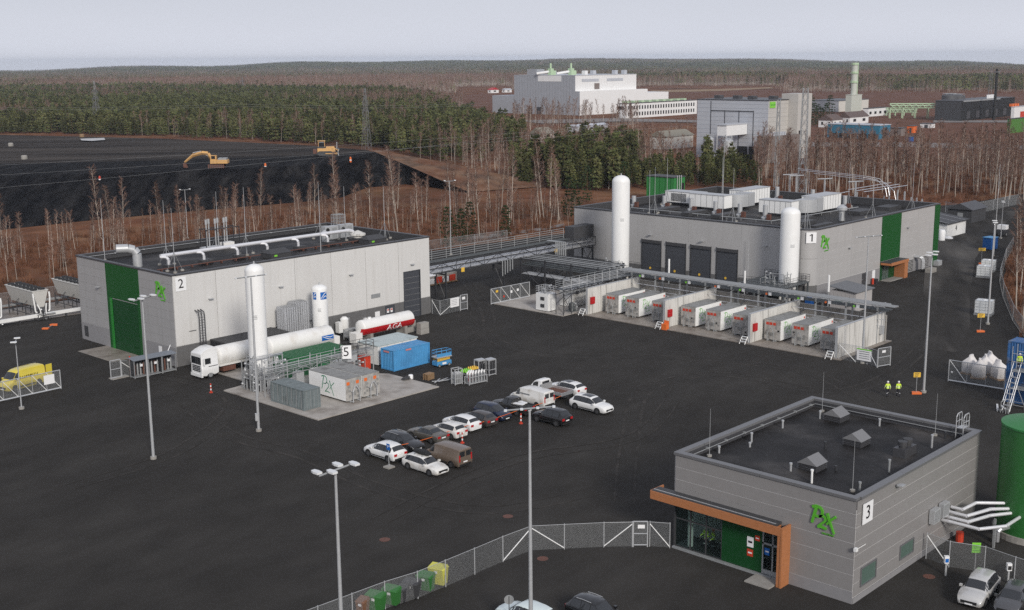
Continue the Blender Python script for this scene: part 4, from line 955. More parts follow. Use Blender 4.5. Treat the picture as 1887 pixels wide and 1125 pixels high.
def shipping_container(label, loc, rz, m_, L=6.06, Wd=2.44, Hh=2.6, ribroof=False, top=None, cat='container', name='shipping_container', doors=True):
    o = thing(name, label, cat, loc, rz)
    b = MB(); corrugated(b, L-.16, Wd-.1, .16, Hh-.12); b.v = [(x, y+.08, z) for x, y, z in b.v]; b.build('side_wall', m_, o)
    f = MB(); w = Wd/2
    for sx in (-w, w-.14):
        for y in (0, L-.14): f.box(sx, y, 0, sx+.14, y+.14, Hh)
        f.box(sx+.02, .14, .02, sx+.12, L-.14, .18); f.box(sx+.02, .14, Hh-.14, sx+.12, L-.14, Hh-.02)
    for y in (0, L-.14): f.box(-w+.14, y+.02, .02, w-.14, y+.12, .18); f.box(-w+.14, y+.02, Hh-.14, w-.14, y+.12, Hh-.02)
    f.build('frame', m_, o)
    r_ = MB(); n = int(L/.42) if ribroof else int(L/.6)
    r_.box(-w+.12, .12, Hh-.06, w-.12, L-.12, Hh-.03)
    for k in range(n): y = .2+(L-.4)*(k+.5)/n; r_.box(-w+.15, y-.07, Hh-.029, w-.15, y+.07, Hh+(.02 if ribroof else -.005))
    r_.build('roof', top or m_, o)
    if doors:
        for s in (-1, 1):
            d = MB().box(min(s*.02, s*(w-.16)), -.012, .2, max(s*.02, s*(w-.16)), .03, Hh-.16).build('door', m_, o)
            k = MB()
            for x in (.25, .75): k.tube((s*x, -.035, .15), (s*x, -.035, Hh-.13), .022, 5)
            k.build('locking_bar', M['galv'], d)
    return o
gc = shipping_container('ribbed grey container on the near corner of the concrete slab', (78.0, 103.55, .12), 0, M['grey_c'], 6.06, 2.3, 2.3)
b = MB()
for k in range(7): b.box(-1.16, .45+k*.86, .2, -1.13, .52+k*.86, 2.2)
b.build('door_seam', M['galv'], gc)
bc = shipping_container('ribbed blue container at the back of the concrete slab', (95.0, 110.55, 0), -math.pi/2, M['blue'], 6.06, 2.44, 2.65, doors=False)
for x, y in ((-1.24, .8),): pass
nb = MB().box(-1.245, 2.7, 2.28, -1.222, 3.6, 2.5).build('label_plate', M['redp'], bc)
nb = MB().box(1.222, 2.0, 2.28, 1.245, 2.9, 2.5).build('label_plate', mat('faded red', (.55, .22, .22), .6), bc)
MB().box(-.6, -.05, 2.25, .4, -.02, 2.45).build('label_plate', mat('faded red', (.55, .22, .22), .6), bc)
gn = shipping_container('green container with a ribbed green roof under the pipe rack', (84.2, 117.5, .1), -math.pi/2, M['green_c'], 8.6, 3.4, 2.6, ribroof=True, name='green_container')
MB().box(-1.5, -.04, 1.6, -.8, -.01, 2.3).build('label_plate', M['white_d'], gn)
wc = thing('site_cabin', 'long low white cabin with a flat pale roof behind the blue container', 'cabin', (95.6, 113.0, 0))
MB().box(0, 0, .1, 6.6, 3.7, 2.5).build('wall', M['white_d'], wc); MB().box(-.12, -.12, 2.502, 6.72, 3.82, 2.64).build('roof', mat('cabin roof', (.46, .53, .53), .45, var=.1, dirt=(.3, .33, .33), dscale=.6), wc)
wn_ = MB().box(3.2, -.03, 1.1, 4.3, -.005, 2.0).build('window', M['glass_w'], wc)
f = MB(); f.box(3.1, -.06, 1.0, 4.4, -.002, 1.09); f.box(3.1, -.06, 2.01, 4.4, -.002, 2.1); f.box(3.1, -.06, 1.09, 3.19, -.002, 2.01); f.box(4.31, -.06, 1.09, 4.4, -.002, 2.01); f.build('frame', M['white'], wn_)
for k in range(5): MB().box(.2+k*1.3, -.02, .15, .26+k*1.3, -.002, 2.45).build('batten', M['galv_l'], wc)

def gas_container(label, loc, rz, L=6.6, Wd=2.45, Hh=2.75, group=None, sides=(1,), hk='galv_l', lm='logo_d', top='gtop', end='gend', lg=True, oc='orange', seed=0):
    q = random.Random(seed); o = thing('gas_container', label, 'container', loc, rz, group); w = Wd/2
    for s in (-1, 1): MB().box(min(s*(w-.06), s*w), .05, .22, max(s*(w-.06), s*w), L-.05, Hh-.06).build('side_panel', M['white'], o)
    MB().box(-w+.005, .0, Hh-.058, w-.005, L, Hh).build('roof_sheet', M[top], o)
    e_ = MB().box(-w+.005, -.02, .2, w-.005, .049, Hh-.06).build('end_sheet', M[end], o)
    MB().box(-w+.062, L-.049, .22, w-.062, L, Hh-.06).build('end_sheet', M['white_d'], o)
    f = MB()
    for s in (-1, 1): f.box(s*.55-.09, -.1, .02, s*.55+.09, L, .2)
    f.box(-w+.03, 0, .2, w-.03, L, .218); f.build('skid', M['galv'], o)
    h_ = MB()
    for s in (-.48, .48): h_.path([(s, -.5, .05), (s, -.5, 1.25), (s*.55, -.45, 1.65)], .055, 6); h_.tube((s, -.5, .12), (s, -.02, .12), .05, 5); h_.tube((s, -.5, 1.25), (s, -.02, 1.25), .04, 5)
    h_.path([(-.26, -.45, 1.65), (-.12, -.4, 1.85), (.12, -.4, 1.85), (.26, -.45, 1.65)], .055, 6); h_.build('lifting_hook', M[hk], o)
    lb = MB()
    for x in ((-.75, -.25, .3) if oc == 'redp' else (-.8, .55)): lb.box(x-.2, -.035, Hh-.75, x+.22, -.021, Hh-.38)
    lb.build('hazard_label', M[oc], e_)
    v = MB()
    for k in range(7): x, z = q.choice((-.95, .95, -.6, .6)), q.uniform(.5, 1.9); v.box(x-.13, -.05, z-.13, x+.13, -.021, z+.13)
    v.box(-.3, -.06, .7, .3, -.021, 1.2); v.build('valve_hatch', M['gtop'], e_)
    if lg:
        for s in sides:
            mx = Matrix(((0, 0, s, s*(w+.002)), (s, 0, 0, (L*.66 if s < 0 else L*.13)), (0, 1, 0, Hh*(.33 if s < 0 else .44)), (0, 0, 0, 1)))
            logo('emblem', '', None, mx, 1.35 if s > 0 else 1.65, M[lm], .012, sub=(s > 0), parent=o, wk=.62, tagit=False)
        for s in sides:
            hb = MB()
            for z in (1.9, 2.3): hb.box(min(s*w, s*(w+.02)), L-.5, z, max(s*w, s*(w+.02)), L-.2, z+.28)
            if oc == 'redp': hb.build('hazard_label', M['redp'], o)
    return o
gas_container('white container lettered P2X next to the grey ribbed container', (83.0, 102.5, .12), 0, 6.7, 2.2, 2.75, None, (-1,))
gas_container('white container half hidden behind the lettered one, grey hook end showing', (85.55, 102.5, .12), 0, 6.7, 2.5, 2.75, None, (), lg=False, seed=2)
bays = [(110.4, 'left bay, next to its left wall'), (106.6, 'left bay, middle one'), (101.8, 'left bay, half hidden by the wall'), (96.6, 'middle bay, next to its left wall'), (92.4, 'middle bay, middle one'), (88.0, 'middle bay, half hidden by the wall'),
        (82.9, 'right bay, next to its left wall'), (78.7, 'right bay, middle one'), (74.5, 'right bay, against the end wall')]
for k, (y, lb) in enumerate(bays):
    gas_container('white gas container with grey hooked end in the '+lb, (139.4, y, .1), -math.pi/2, 6.6, 2.45, 2.95, 'gas containers in the concrete bays', (1,), hk='galv', oc='redp', lm='logo_g', seed=k)
# ------------------------------------------------------------ pipe bridge, racks, bays
br = thing('pipe_bridge', 'long dark steel pipe bridge with walkway railings between the two halls', 'pipe bridge', (122.4, 136, 0))
LB = 44.4
def truss(mb, x0, x1, y, z0, z1, bay=3.1, w=.14):
    n = max(1, round((x1-x0)/bay)); mb.box(x0, y-w/2, z0, x1, y+w/2, z0+w); mb.box(x0, y-w/2, z1-w, x1, y+w/2, z1)
    for k in range(n+1):
        x = x0+(x1-x0)*k/n; mb.bar((x, y, z0+w), (x, y, z1-w), w*.7)
        if k < n: xa = x0+(x1-x0)*(k+1)/n; mb.bar((x if k % 2 else xa, y, z0+w), (xa if k % 2 else x, y, z1-w), w*.6)
for y in (0, 2.4): t_ = MB(); truss(t_, 0, LB, y, 4.75, 6.5); t_.build('truss', M['dark'], br)
MB().box(0, 1.45, 6.36, LB, 2.3, 6.42).build('deck', M['steel_d'], br)
railing(MB(), [(0, 2.4, 6.5), (LB-6, 2.4, 6.5)], 1.75, 5, 3.1, .045, .05).build('railing', M['galv'], br)
pl = MB()
for k, (y, z, r_) in enumerate(((.5, 4.95, .16), (.95, 5.0, .2), (1.5, 5.0, .22), (2.0, 4.95, .16), (.6, 5.7, .12), (1.2, 5.75, .15), (1.8, 5.7, .12))): pl.tube((.2, y, z), (LB-.3, y, z), r_, 8)
pl.build('pipe', M['alu'], br, True)
up = MB()
for k in range(3): up.tube((.2, .5+k*.62, 6.62), (LB-6.5, .5+k*.62, 6.62), .07, 6)
up.build('pipe', M['steel_d'], br, True)
cl = MB()
for x in (1.2, 7.1, 20.4, 29.9, 36.5, 43.6):
    for y in (0, 2.4): cl.box(x-.12, y-.12, 0, x+.12, y+.12, 4.75)
    cl.bar((x, 0, .3), (x, 2.4, 4.5), .09); cl.bar((x, 2.4, .3), (x, 0, 4.5), .09); cl.box(x-.08, .12, 4.3, x+.08, 2.28, 4.5)
cl.build('column', M['dark'], br)
MB().box(LB-5.8, .2, 6.52, LB-.3, 2.3, 8.6).build('cable_house', M['dark2'], br)
MB().box(-1.5, 1.8, 6.6, .3, 2.6, 8.0).build('cable_box', M['galv_l'], br) if 0 else None
MB().lathe([(.9, 6.55), (.9, 8.9)], 14, (1.6, 4.0)).build('expansion_tank', M['galv_l'], br, True)
el_ = MB(); 
for k in range(5): el_.path([(19.5+k*.0+.6*k, -.15, 5.1), (19.5+.6*k, -.6, 5.1), (19.5+.6*k, -.6, 2.6+.2*k)], .09, 6)
el_.build('drop_pipe', M['galv'], br, True)
lo = MB()
for k in range(4): lo.tube((-.6, -1.5+k*.55, 5.0+.0*k), (3.4, -1.5+k*.55, 5.0), .15, 8)
lo.build('pipe', M['lag'], br, True)
sy = MB().box(33.2, -.08, 4.8, 33.8, -.02, 5.4).build('sign_plate', M['signy'], br); MB().box(10.5, -.08, 4.4, 11.2, -.02, 5.1).build('sign_plate', M['signy'], br)
# second rack: from the bridge to the tall tank, low and wide
r2k = thing('pipe_rack', 'low wide dark pipe rack leading from the bridge to the tallest white tank', 'pipe rack', (146.2, 118.5, 0))
for x in (0, 2.2, 4.4, 6.6): t_ = MB(); t_.box(x-.08, 0, 3.6, x+.08, 17.2, 3.8); t_.box(x-.08, 0, 4.5, x+.08, 17.2, 4.65); 
tt = MB()
for y in (0.2, 5.8, 11.4, 16.8):
    for x in (0, 6.6): tt.box(x-.12, y-.12, 0, x+.12, y+.12, 5.2)
    tt.box(0, y-.1, 3.7, 6.6, y+.1, 3.9); tt.box(0, y-.1, 4.7, 6.6, y+.1, 4.9); tt.bar((0, y, .4), (6.6, y, 3.6), .1)
for y in (3, 8.6, 14.1):
    for x in (0, 6.6): tt.bar((x, y-2.6, .2), (x, y+2.6, 3.6), .09); tt.bar((x, y+2.6, .2), (x, y-2.6, 3.6), .09)
    tt.box(0, y-.06, 2.2, 6.6, y+.06, 2.34); tt.box(0, y-.06, 4.7, 6.6, y+.06, 4.86)
for x in (0, 6.6): tt.box(x-.06, .3, 4.92, x+.06, 16.7, 5.05)
tt.build('frame', M['dark'], r2k)
p1 = MB(); p2 = MB()
for k in range(7): p1.tube((.5+k*.93, -.8, 4.0+(k % 3)*.06), (.5+k*.93, 17.2, 4.0+(k % 3)*.06), .08+.04*(k % 2), 6)
for k in range(5): p2.tube((.7+k*1.3, -.8, 5.0), (.7+k*1.3, 17.2, 5.0), .06+.03*(k % 3), 6)
p0 = MB()
for k in range(5): p0.tube((.4+k*.5, .2, 2.42), (.4+k*.5, 17, 2.42), .07+.04*(k % 2), 6)
p0.build('pipe', M['galv_l'], r2k, True); p1.build('pipe', M['steel_d'], r2k, True); p2.build('pipe', M['galv'], r2k, True)
rs = MB()
for k in range(6): rs.path([(6.9+.1*k, 15.0-.35*k, 4.6), (6.9+.1*k, 15.0-.35*k, 7.2), (6.9+.1*k, 17.0, 7.2)], .11, 6)
rs.build('riser', M['galv'], r2k, True)
# walkway with grating screens at the compressor slab
wk = thing('walkway', 'raised steel walkway with pale screens above the white compressor boxes', 'walkway', (133.4, 114.9, .1))
for y in (0, 1.5): t_ = MB(); truss(t_, 0, 16.6, y, 3.0, 3.9, 1.6, .09); t_.build('truss', M['dark'], wk)
MB().box(0, .06, 3.82, 16.6, 1.44, 3.88).build('deck', M['steel_d'], wk)
railing(MB(), [(0, 0, 3.9), (16.6, 0, 3.9)], 1.3, 6, 1.85, .04, .05).build('railing', M['galv_l'], wk)
railing(MB(), [(0, 0, 3.9), (0, 1.5, 3.9), (16.6, 1.5, 3.9)], 1.3, 4, 1.85, .03, .05).build('railing', M['galv'], wk)
c_ = MB()
for x in (.1, 1.9, 8.3, 10.2, 16.4):
    for y in (0, 1.5): c_.bar((x, y, 0), (x, y, 3.0), .12)
    c_.bar((x, 0, .2), (x, 1.5, 1.6), .06); c_.bar((x, 1.5, 1.6), (x, 0, 2.9), .06)
c_.bar((.1, 0, .2), (1.9, 0, 2.9), .07); c_.bar((1.9, 0, .2), (.1, 0, 2.9), .07); c_.build('column', M['dark'], wk)
pp = MB()
for k in range(4): pp.tube((.5, .3+.28*k, 3.25), (16.4, .3+.28*k, 3.25), .06, 6)
pp.build('pipe', M['galv'], wk, True)
tb = MB(); tb.tube((2.6, .5, 4.8), (-.4, 1.2, 5.2), .16, 8); 
wb = thing('compressor_box', 'near white compressor box with railings on top', 'compressor box', (133.9, 118.3, .12))
MB().box(0, 0, .1, 1.9, 2.5, 2.7).build('casing', M['white'], wb); MB().box(.05, .05, 0, 1.85, 2.45, .098).build('base', M['dark2'], wb)
for z in (.6, 1.7): MB().box(-.1, .8, z, -.002, 1.5, z+.5).build('vent_hood', M['dark2'], wb)
MB().box(-.03, .1, .3, -.004, .7, 2.4).build('door', M['white'], wb)
railing(MB(), [(0, 0, 2.72), (0, 2.5, 2.72), (1.9, 2.5, 2.72), (1.9, 0, 2.72), (0, 0, 2.72)], 1.0, 3, .7, .03, .03).build('railing', M['galv_l'], wb)
pipe_clutter('manifold', wb, .2, .2, 2.71, 1.7, 2.3, 3.9, 12, M['galv'], seed=21)
wb2 = thing('compressor_box', 'long white compressor box under the raised walkway', 'compressor box', (138.7, 117.6, .12))
MB().box(0, 0, .1, 6.2, 2.6, 2.9).build('casing', M['white_d'], wb2); MB().box(.05, .05, 0, 6.15, 2.55, .098).build('base', M['dark2'], wb2)
for x, z in ((.8, 2.0), (5.0, 2.0)): MB().box(x, -.1, z, x+.6, -.002, z+.55).build('vent_hood', M['dark2'], wb2)
MB().box(2.6, -.03, .25, 3.5, -.002, 2.4).build('door', M['white'], wb2); MB().box(5.95, -.2, .3, 6.18, -.002, 2.0).build('cable_panel', M['signw'], wb2)
for x, y, lb in ((136.9, 116.2, 'grey green valve skid under the walkway truss'),):
    o = thing('valve_skid', lb, 'valve skid', (x, y, .12)); pipe_clutter('pipes', o, -.7, -.6, .1, .7, .7, 1.5, 18, M['galv'], seed=5); MB().box(-.8, -.7, 0, .8, .8, .1).build('base', M['steel_d'], o)
    MB().lathe([(.35, .1), (.4, .3), (.4, 1.1), (.2, 1.35)], 12).build('vessel', M['steel_d'], o, True)
# concrete bays
wl = [(112.9, 'leftmost pale concrete wall of the container bays with a red cabinet'), (98.7, 'second pale concrete bay wall with an orange box at its foot'), (84.7, 'third pale concrete bay wall with a red cabinet'), (71.9, 'rightmost pale concrete end wall with rusty streaks')]
for k, (y, lb) in enumerate(wl):
    o = thing('concrete_wall', lb, 'wall', (136.5, y, .1)); n = 5; L = 12.9
    for i in range(n): MB().box(L*i/n+.012, -.17, 0, L*(i+1)/n-.012, .17, 3.95).build('wall_panel', M['conc_w'], o)
    MB().box(0, -.19, 3.952, L, .19, 4.0).build('coping', M['galv_l'], o)
    MB().box(-.03, -.18, 0, .0, .18, 3.94).build('edge_strip', M['galv_l'], o)
    if k < 3:
        rb_ = MB().box(.55, -.42, 1.5, 1.45, -.172, 2.55).build('hose_cabinet', M['red'], o); MB().box(.6, -.44, 1.55, 1.4, -.421, 2.5).build('door', M['red'], rb_)
    if k == 3:
        MB().box(11.3, -.6, 1.2, 12.0, -.172, 2.3).build('junction_box', M['galv_l'], o); MB().box(11.7, -.3, 2.3, 11.85, -.172, 4.2).build('cable_duct', M['galv_l'], o)
o = thing('concrete_wall', 'pale concrete back wall behind the gas container bays', 'wall', (149.5, 71.6, .1))
for i in range(12): MB().box(0, 41.6*i/12+.015, 0, .25, 41.6*(i+1)/12-.015, 3.5).build('wall_panel', M['conc'], o)
rk = thing('pipe_rack', 'long pipe rack of pale pipes running along the top of the container bays', 'pipe rack', (147.2, 70.2, .1))
po = MB(); LR = 44.0
for k in range(10):
    y = 1.6+k*4.55
    for x in (0, 1.9): po.box(x-.1, y-.1, 0, x+.1, y+.1, 5.1)
    po.box(-.1, y-.09, 4.3, 2.0, y+.09, 4.46); po.box(-.9, y-.09, 5.1, 2.3, y+.09, 5.26)
po.build('post', M['galv'], rk)
q1 = MB(); q2 = MB()
for k in range(5): q1.tube((-.7+k*.42, -1.2 if k < 3 else .2, 5.38), (-.7+k*.42, LR, 5.38), .07+.03*(k % 3), 6)
for k in range(5): q2.tube((.1+k*.4, .3, 4.54), (.1+k*.4, LR, 4.54), .07+.03*(k % 2), 6)
q1.build('pipe', M['galv'], rk, True); q2.build('pipe', M['steel_d'], rk, True)
q3 = MB()
for z in (2.6, 3.4): q3.tube((-.2, .3, z), (-.2, LR-.5, z), .05, 6)
q3.build('pipe', M['alu'], rk, True)
MB().box(-.95, .2, 5.26, -.9, LR, 5.34).build('cable_tray', M['galv_l'], rk)
for k, (y, lb) in enumerate(bays):
    yy = y-70.2
    h_ = MB(); h_.path([(-.3, yy-.6, 3.3), (-1.5, yy-.8, 3.3), (-1.9, yy-.8, 3.0), (-1.9, yy-.8, 2.2)], .09, 6); h_.tube((-1.2, yy-.8, 3.3), (-1.2, yy-.8, 3.9), .06, 6); h_.build('loading_arm', M['dark2'], rk, True)
    g_ = MB().box(-.22, yy-.2, 4.5, -.16, yy+.25, 4.95).build('bay_number', M['signw'], rk)
    b_ = MB().box(-.26, yy+.5, 4.55, -.06, yy+.72, 4.8).build('beacon', M['orange'] if k % 2 else M['signg'], rk)
    v_ = MB().box(-1.0, yy+.8, 2.0, -.2, yy+1.6, 2.35).build('valve_box', M['redp'], rk)
    MB().tube((-1.0, yy-1.8, 2.3), (-.6, yy+.4, 2.3), .11, 6).build('hose_rail', M['alu'], rk)
for y, lb in ((113.4, 'white step stool at the left end of the container bays'), (99.2, 'white step stool next to the orange box'), (85.2, 'white step stool before the third bay wall'), (72.5, 'white step stool before the end wall')):
    o = thing('step_stool', lb, 'step stool', (136.1, y, 0))
    for i, z in enumerate((.3, .6, .9)): MB().box(-.45+i*.22, -.4, z, -.2+i*.22, .4, z+.05).build('tread', M['plastic_w'], o)
    b = MB()
    for s in (-.42, .42): b.bar((-.5, s, 0), (.15, s, .95), .07); b.bar((.15, s, .95), (.45, s, 0), .06)
    b.build('frame', M['white'], o)
o = thing('grit_box', 'orange plastic box at the foot of the second bay wall', 'box', (136.1, 98.2, 0)); MB().box(-.35, -.4, 0, .35, .4, .75).build('body', M['orange'], o); MB().prism([(-.38, -.43), (.38, -.43), (.38, .43), (-.38, .43)], .752, .82).build('lid', M['orange'], o); MB().box(.3, -.4, .82, .36, .4, 1.25).build('back_panel', M['orange'], o)
# number 5 rack on the filling slab
r5 = thing('pipe_rack', 'steel pipe rack with railings in front of the green container', 'pipe rack', (77.2, 111.2, .1))
for y in (0, 1.3): t_ = MB(); truss(t_, 0, 16.2, y, 2.1, 2.8, 1.35, .08); t_.build('truss', M['galv'], r5)
c_ = MB()
for x in (0, 3.2, 7.5, 11.2, 16.1):
    for y in (0, 1.3): c_.bar((x, y, 0), (x, y, 3.7), .12)
c_.build('post', M['galv'], r5)
pp = MB()
for k in range(4): pp.tube((.1, .15+k*.34, 2.9+.1*(k % 2)), (10.2, .15+k*.34, 2.9+.1*(k % 2)), .035+.015*(k % 2), 6)
for k in range(4): pp.tube((9.6, .1+k*.3, 2.9), (16.2, .1+k*.3, 2.9), .05, 6)
pp.build('pipe', M['galv'], r5, True)
railing(MB(), [(0, -.05, 2.8), (11.2, -.05, 2.8)], 1.0, 3, 1.6, .03, .03).build('railing', M['galv_l'], r5)
railing(MB(), [(11.2, -.05, 2.8), (16.2, -.05, 2.8), (16.2, 1.35, 2.8), (12, 1.35, 2.8)], 1.2, 3, 1.2, .03, .04).build('railing', M['dark2'], r5)
pipe_clutter('manifold', r5, 11.6, .1, .1, 15.6, 2.0, 2.4, 26, M['galv'], seed=12); pipe_clutter('manifold', r5, .6, .1, .1, 5.5, 1.4, 2.6, 16, M['galv_l'], seed=14)
MB().box(4.6, .2, .5, 5.7, 1.0, 2.0).build('control_box', M['galv_l'], r5); MB().box(8.2, .1, .4, 9.4, 1.2, 2.4).build('control_box', M['green_c'], r5)
MB().box(15.0, .4, .3, 16.0, 1.6, 1.9).build('hose_cabinet', M['redp'], r5); MB().box(12.0, -.1, 1.9, 13.5, .9, 2.6).build('control_box', M['galv_l'], r5)
MB().box(6.4, -.12, 1.3, 7.3, -.07, 2.2).build('notice_plate', M['signw'], r5)
number_sign('5', 'white sign with a black 5 at the pipe rack on the concrete slab', TR(0, 0), TR(88.9, 110.95, 3.35) @ Matrix(((math.cos(R(-38)), 0, math.sin(R(-38)), 0), (math.sin(R(-38)), 0, -math.cos(R(-38)), 0), (0, 1, 0, 0), (0, 0, 0, 1))), 1.25, 1.65)
MB().box(12.0, 1.6, .1, 14.5, 3.2, 1.6).build('pump_unit', M['white_d'], r5)

# ------------------------------------------------------------ fences and gates
def fence(label, pts, h=2.0, rail=True, braces=(), group=None, wire=.006, step=.085, name='mesh_fence', plinth=False):
    p0 = pts[0]; o = thing(name, label, 'fence', (p0[0], p0[1], 0), 0, group); P_ = [Vector((p[0]-p0[0], p[1]-p0[1], 0)) for p in pts]
    for p in P_: MB().tube(p, p+Vector((0, 0, h+.12)), .04, 6).build('post', M['galv_l'], o)
    for i, (a, b) in enumerate(zip(P_, P_[1:])):
        L = (b-a).length; d = (b-a)/L; m = MB(); n = int((L+h)/step); nn = Vector((-d.y, d.x, 0))*wire
        for k in range(n):
            s = k*step
            for sg in (1, -1):
                u0, v0 = (s-h, 0) if sg > 0 else (s-h, h); u1, v1 = (s, h) if sg > 0 else (s, 0)
                if u0 < 0: t = -u0/(u1-u0); u0 = 0; v0 = v0+(v1-v0)*t
                if u1 > L: t = (L-u0)/(u1-u0); u1 = L; v1 = v0+(v1-v0)*t
                if u1-u0 < .02: continue
                q = [a+d*u0+Vector((0, 0, v0+.05)), a+d*u1+Vector((0, 0, v1+.05))]; w_ = Vector((0, 0, wire))
                m.add([q[0]-w_, q[1]-w_, q[1]+w_, q[0]+w_], [(0, 1, 2, 3)])
        m.build('wire_mesh', M['galv'], o)
        if rail: MB().tube(a+Vector((0, 0, h+.06)), b+Vector((0, 0, h+.06)), .02, 5).build('rail', M['galv_l'], o)
        if plinth: MB().tube(a+Vector((0, 0, .1)), b+Vector((0, 0, .1)), .05, 4).build('rail', M['conc'], o)
    for (i, j, up_) in braces:
        a, b = P_[i], P_[j]; MB().tube(a+Vector((0, 0, h*.95 if up_ else .1)), b+Vector((0, 0, .1 if up_ else h*.95)), .04, 5).build('brace', M['white'], o)
    return o
def gate(label, a, b, h=2.0, brace=True, panel=None, notice=None, infill=True, name='gate', bottom=True):
    o = thing(name, label, 'gate', (a[0], a[1], 0)); B = Vector((b[0]-a[0], b[1]-a[1], 0)); L = B.length; d = B/L; f = MB(); Z = Vector((0, 0, 1))
    for q in (Vector((0, 0, 0)), B): f.bar(q, q+Z*h, .09)
    f.bar(Z*h, B+Z*h, .07); f.bar(Z*.15, B+Z*.15, .14 if L > 3 else .07)
    n = max(1, round(L/1.9)) if L > 3 else 1
    for k in range(1, n): f.bar(d*L*k/n+Z*.15, d*L*k/n+Z*h, .05)
    if L < 3: f.bar(Z*h*.52, B+Z*h*.52, .06)
    f.build('frame', M['galv_l'], o)
    if brace:
        g = MB()
        for k in range(n): g.tube(d*L*(k+.02)/n+Z*h, d*L*(k+1)/n+Z*.15, .035, 5) if (k == 0 or brace == 2) else None
        g.build('brace', M['white'], o)
    m = MB(); s = .07
    for k in range(int(L/s)): q = d*(k*s); m.add([q+Z*.2, q+d*.012+Z*.2, q+d*.012+Z*h, q+Z*h], [(0, 1, 2, 3)])
    for k in range(int(h/s)): q = Z*(.2+k*s); m.add([q, q+B, q+B+Z*.012, q+Z*.012], [(0, 1, 2, 3)]) if .2+k*s < h else None
    m.build('wire_mesh', M['galv'], o)
    if notice:
        for (u, z, w_, hh, mm) in notice:
            q = d*u; nn = Vector((d.y, -d.x, 0))*.06; nn = nn if (nn.x+nn.y) < 0 else -nn
            q = q+nn; e_ = MB().add([q+Z*z, q+d*w_+Z*z, q+d*w_+Z*(z+hh), q+Z*(z+hh)]+[q-nn*.3+Z*z, q-nn*.3+d*w_+Z*z, q-nn*.3+d*w_+Z*(z+hh), q-nn*.3+Z*(z+hh)], [(0, 1, 2, 3), (7, 6, 5, 4), (0, 4, 5, 1), (1, 5, 6, 2), (2, 6, 7, 3), (3, 7, 4, 0)])
            e_.build('notice_plate', M[mm], o)
    return o
fp = [(710.2, 1123), (770.3, 1103.7), (821.5, 1082), (875, 1059), (927, 1036), (979, 1015.5), (1040, 1012.5), (1112.7, 1009), (1165, 1008)]
fpts = [at(x, y) for x, y in fp]; d0 = (fpts[0]-fpts[3])/3
fpts = [fpts[0]+d0*k for k in (4, 3, 2, 1)]+fpts
fence('grey wire mesh fence running past the wheelie bins to the canopy building', fpts, 2.0, True, ((9, 8, True), (9, 10, True), (12, 11, True)))
ga, gb = at(1166.5, 1008), at(1193, 1008)
gate('narrow mesh gate in the fence next to the canopy building', (ga.x, ga.y), (gb.x, gb.y), 2.1, False, notice=[(.35, 1.55, .55, .3, 'signw')])
pe = at(1238, 1010); fence('short mesh fence between the narrow gate and the canopy building', [gb+Vector((.15, -.1, 0)), Vector((pe.x-.15, pe.y+.1, 0))], 2.0, True, ((0, 1, True),))
rp_ = [at(*q) for q in ((1706, 1030), (1748, 1046), (1813, 1056), (1868, 1076), (1925, 1094))]
fence('grey mesh fence with green sign behind the charging cars', rp_, 2.0, True, ((0, 1, True),))
# far left fence behind the coolers, fence beyond the halls
fence('chain link fence behind the dry coolers on the left', [(58, 187.5), (66, 187), (74, 186.3), (82, 185.6), (90, 185), (97, 184.5)], 2.3, True, step=.16, wire=.012)
fence('low chain link fence behind the pipe bridge', [(131, 180.6+k*-.5) if 0 else (131+k*9, 179.6-k*.75) for k in range(7)], 2.0, True, step=.2, wire=.014)
rf = [at(*q) for q in ((1910, 665), (1887, 622), (1866, 592), (1848, 548), (1842, 520), (1853, 482), (1866, 460))]
fence('bent grey mesh fence along the brown wood on the right', rf, 2.3, True, step=.12, wire=.016, plinth=True)
fence('tall grey mesh fence behind the chalet', [at(*q) for q in ((1742, 392), (1770, 398), (1800, 394), (1830, 388), (1858, 381), (1880, 377))], 2.6, True, step=.18, wire=.02)
a, b = at(905, 562), at(976, 548)
gate('wide grey sliding gate in front of the compressor slab', (a.x, a.y), (b.x, b.y), 2.5, 2, notice=[(1.0, 1.8, .5, .35, 'signy'), (4.2, 1.3, .4, .4, 'signw'), (5.6, 1.4, .4, .4, 'signw'), (2.6, .8, .3, .3, 'redp')])
a, b = at(811, 583), at(835, 578); 
fence('angled mesh fence at the far corner of the pale hall', [(121.95, 131.2), (121.8, 129.3), (126.2, 129.5)], 2.2, True, ((0, 1, True), (2, 1, True)))
nb = MB().box(-.9, -.05, -.7, .9, 0, .7).build('notice', M['signw']); nb.location = (124.9, 129.35, 1.55); tag(nb, 'white notice board hung on the angled fence by the pale hall', 'sign')
for k in range(4): MB().box(-.7, -.06, .38-k*.25, .5, -.051, .44-k*.25).build('print', M['galv'], nb)
gate('narrow mesh gate at the far corner of the pale hall', (126.3, 129.5), (127.7, 129.4), 2.4, False, notice=[(.3, 1.7, .6, .4, 'signw')])
a, b = at(1617, 678), at(1640, 674)
gate('narrow grey mesh gate at the end of the container bays', (a.x, a.y), (b.x, b.y), 2.4, False, notice=[(.6, 1.8, .6, .3, 'signw')])
fence('mesh fence between the end wall and the narrow gate', [(136.4, 71.4), (136.4, 69.1), (136.5, 67.6), (a.x, a.y+.1)], 2.1, True, ((0, 1, True), (2, 3, True)))
nb = MB().box(-.05, -1.0, -.75, 0, 1.0, .75).build('notice', M['signw']); nb.location = (136.3, 67.9, 1.2); tag(nb, 'white and green site notice on the mesh fence by the end wall', 'sign')
MB().box(-.06, -1.0, .6, -.051, 1.0, .75).build('print', M['signg'], nb)
for k in range(4): MB().box(-.06, -.7, .35-k*.28, -.051, .7, .45-k*.28).build('print', M['galv'], nb)
a, b = at(1747, 703), at(1850, 720)
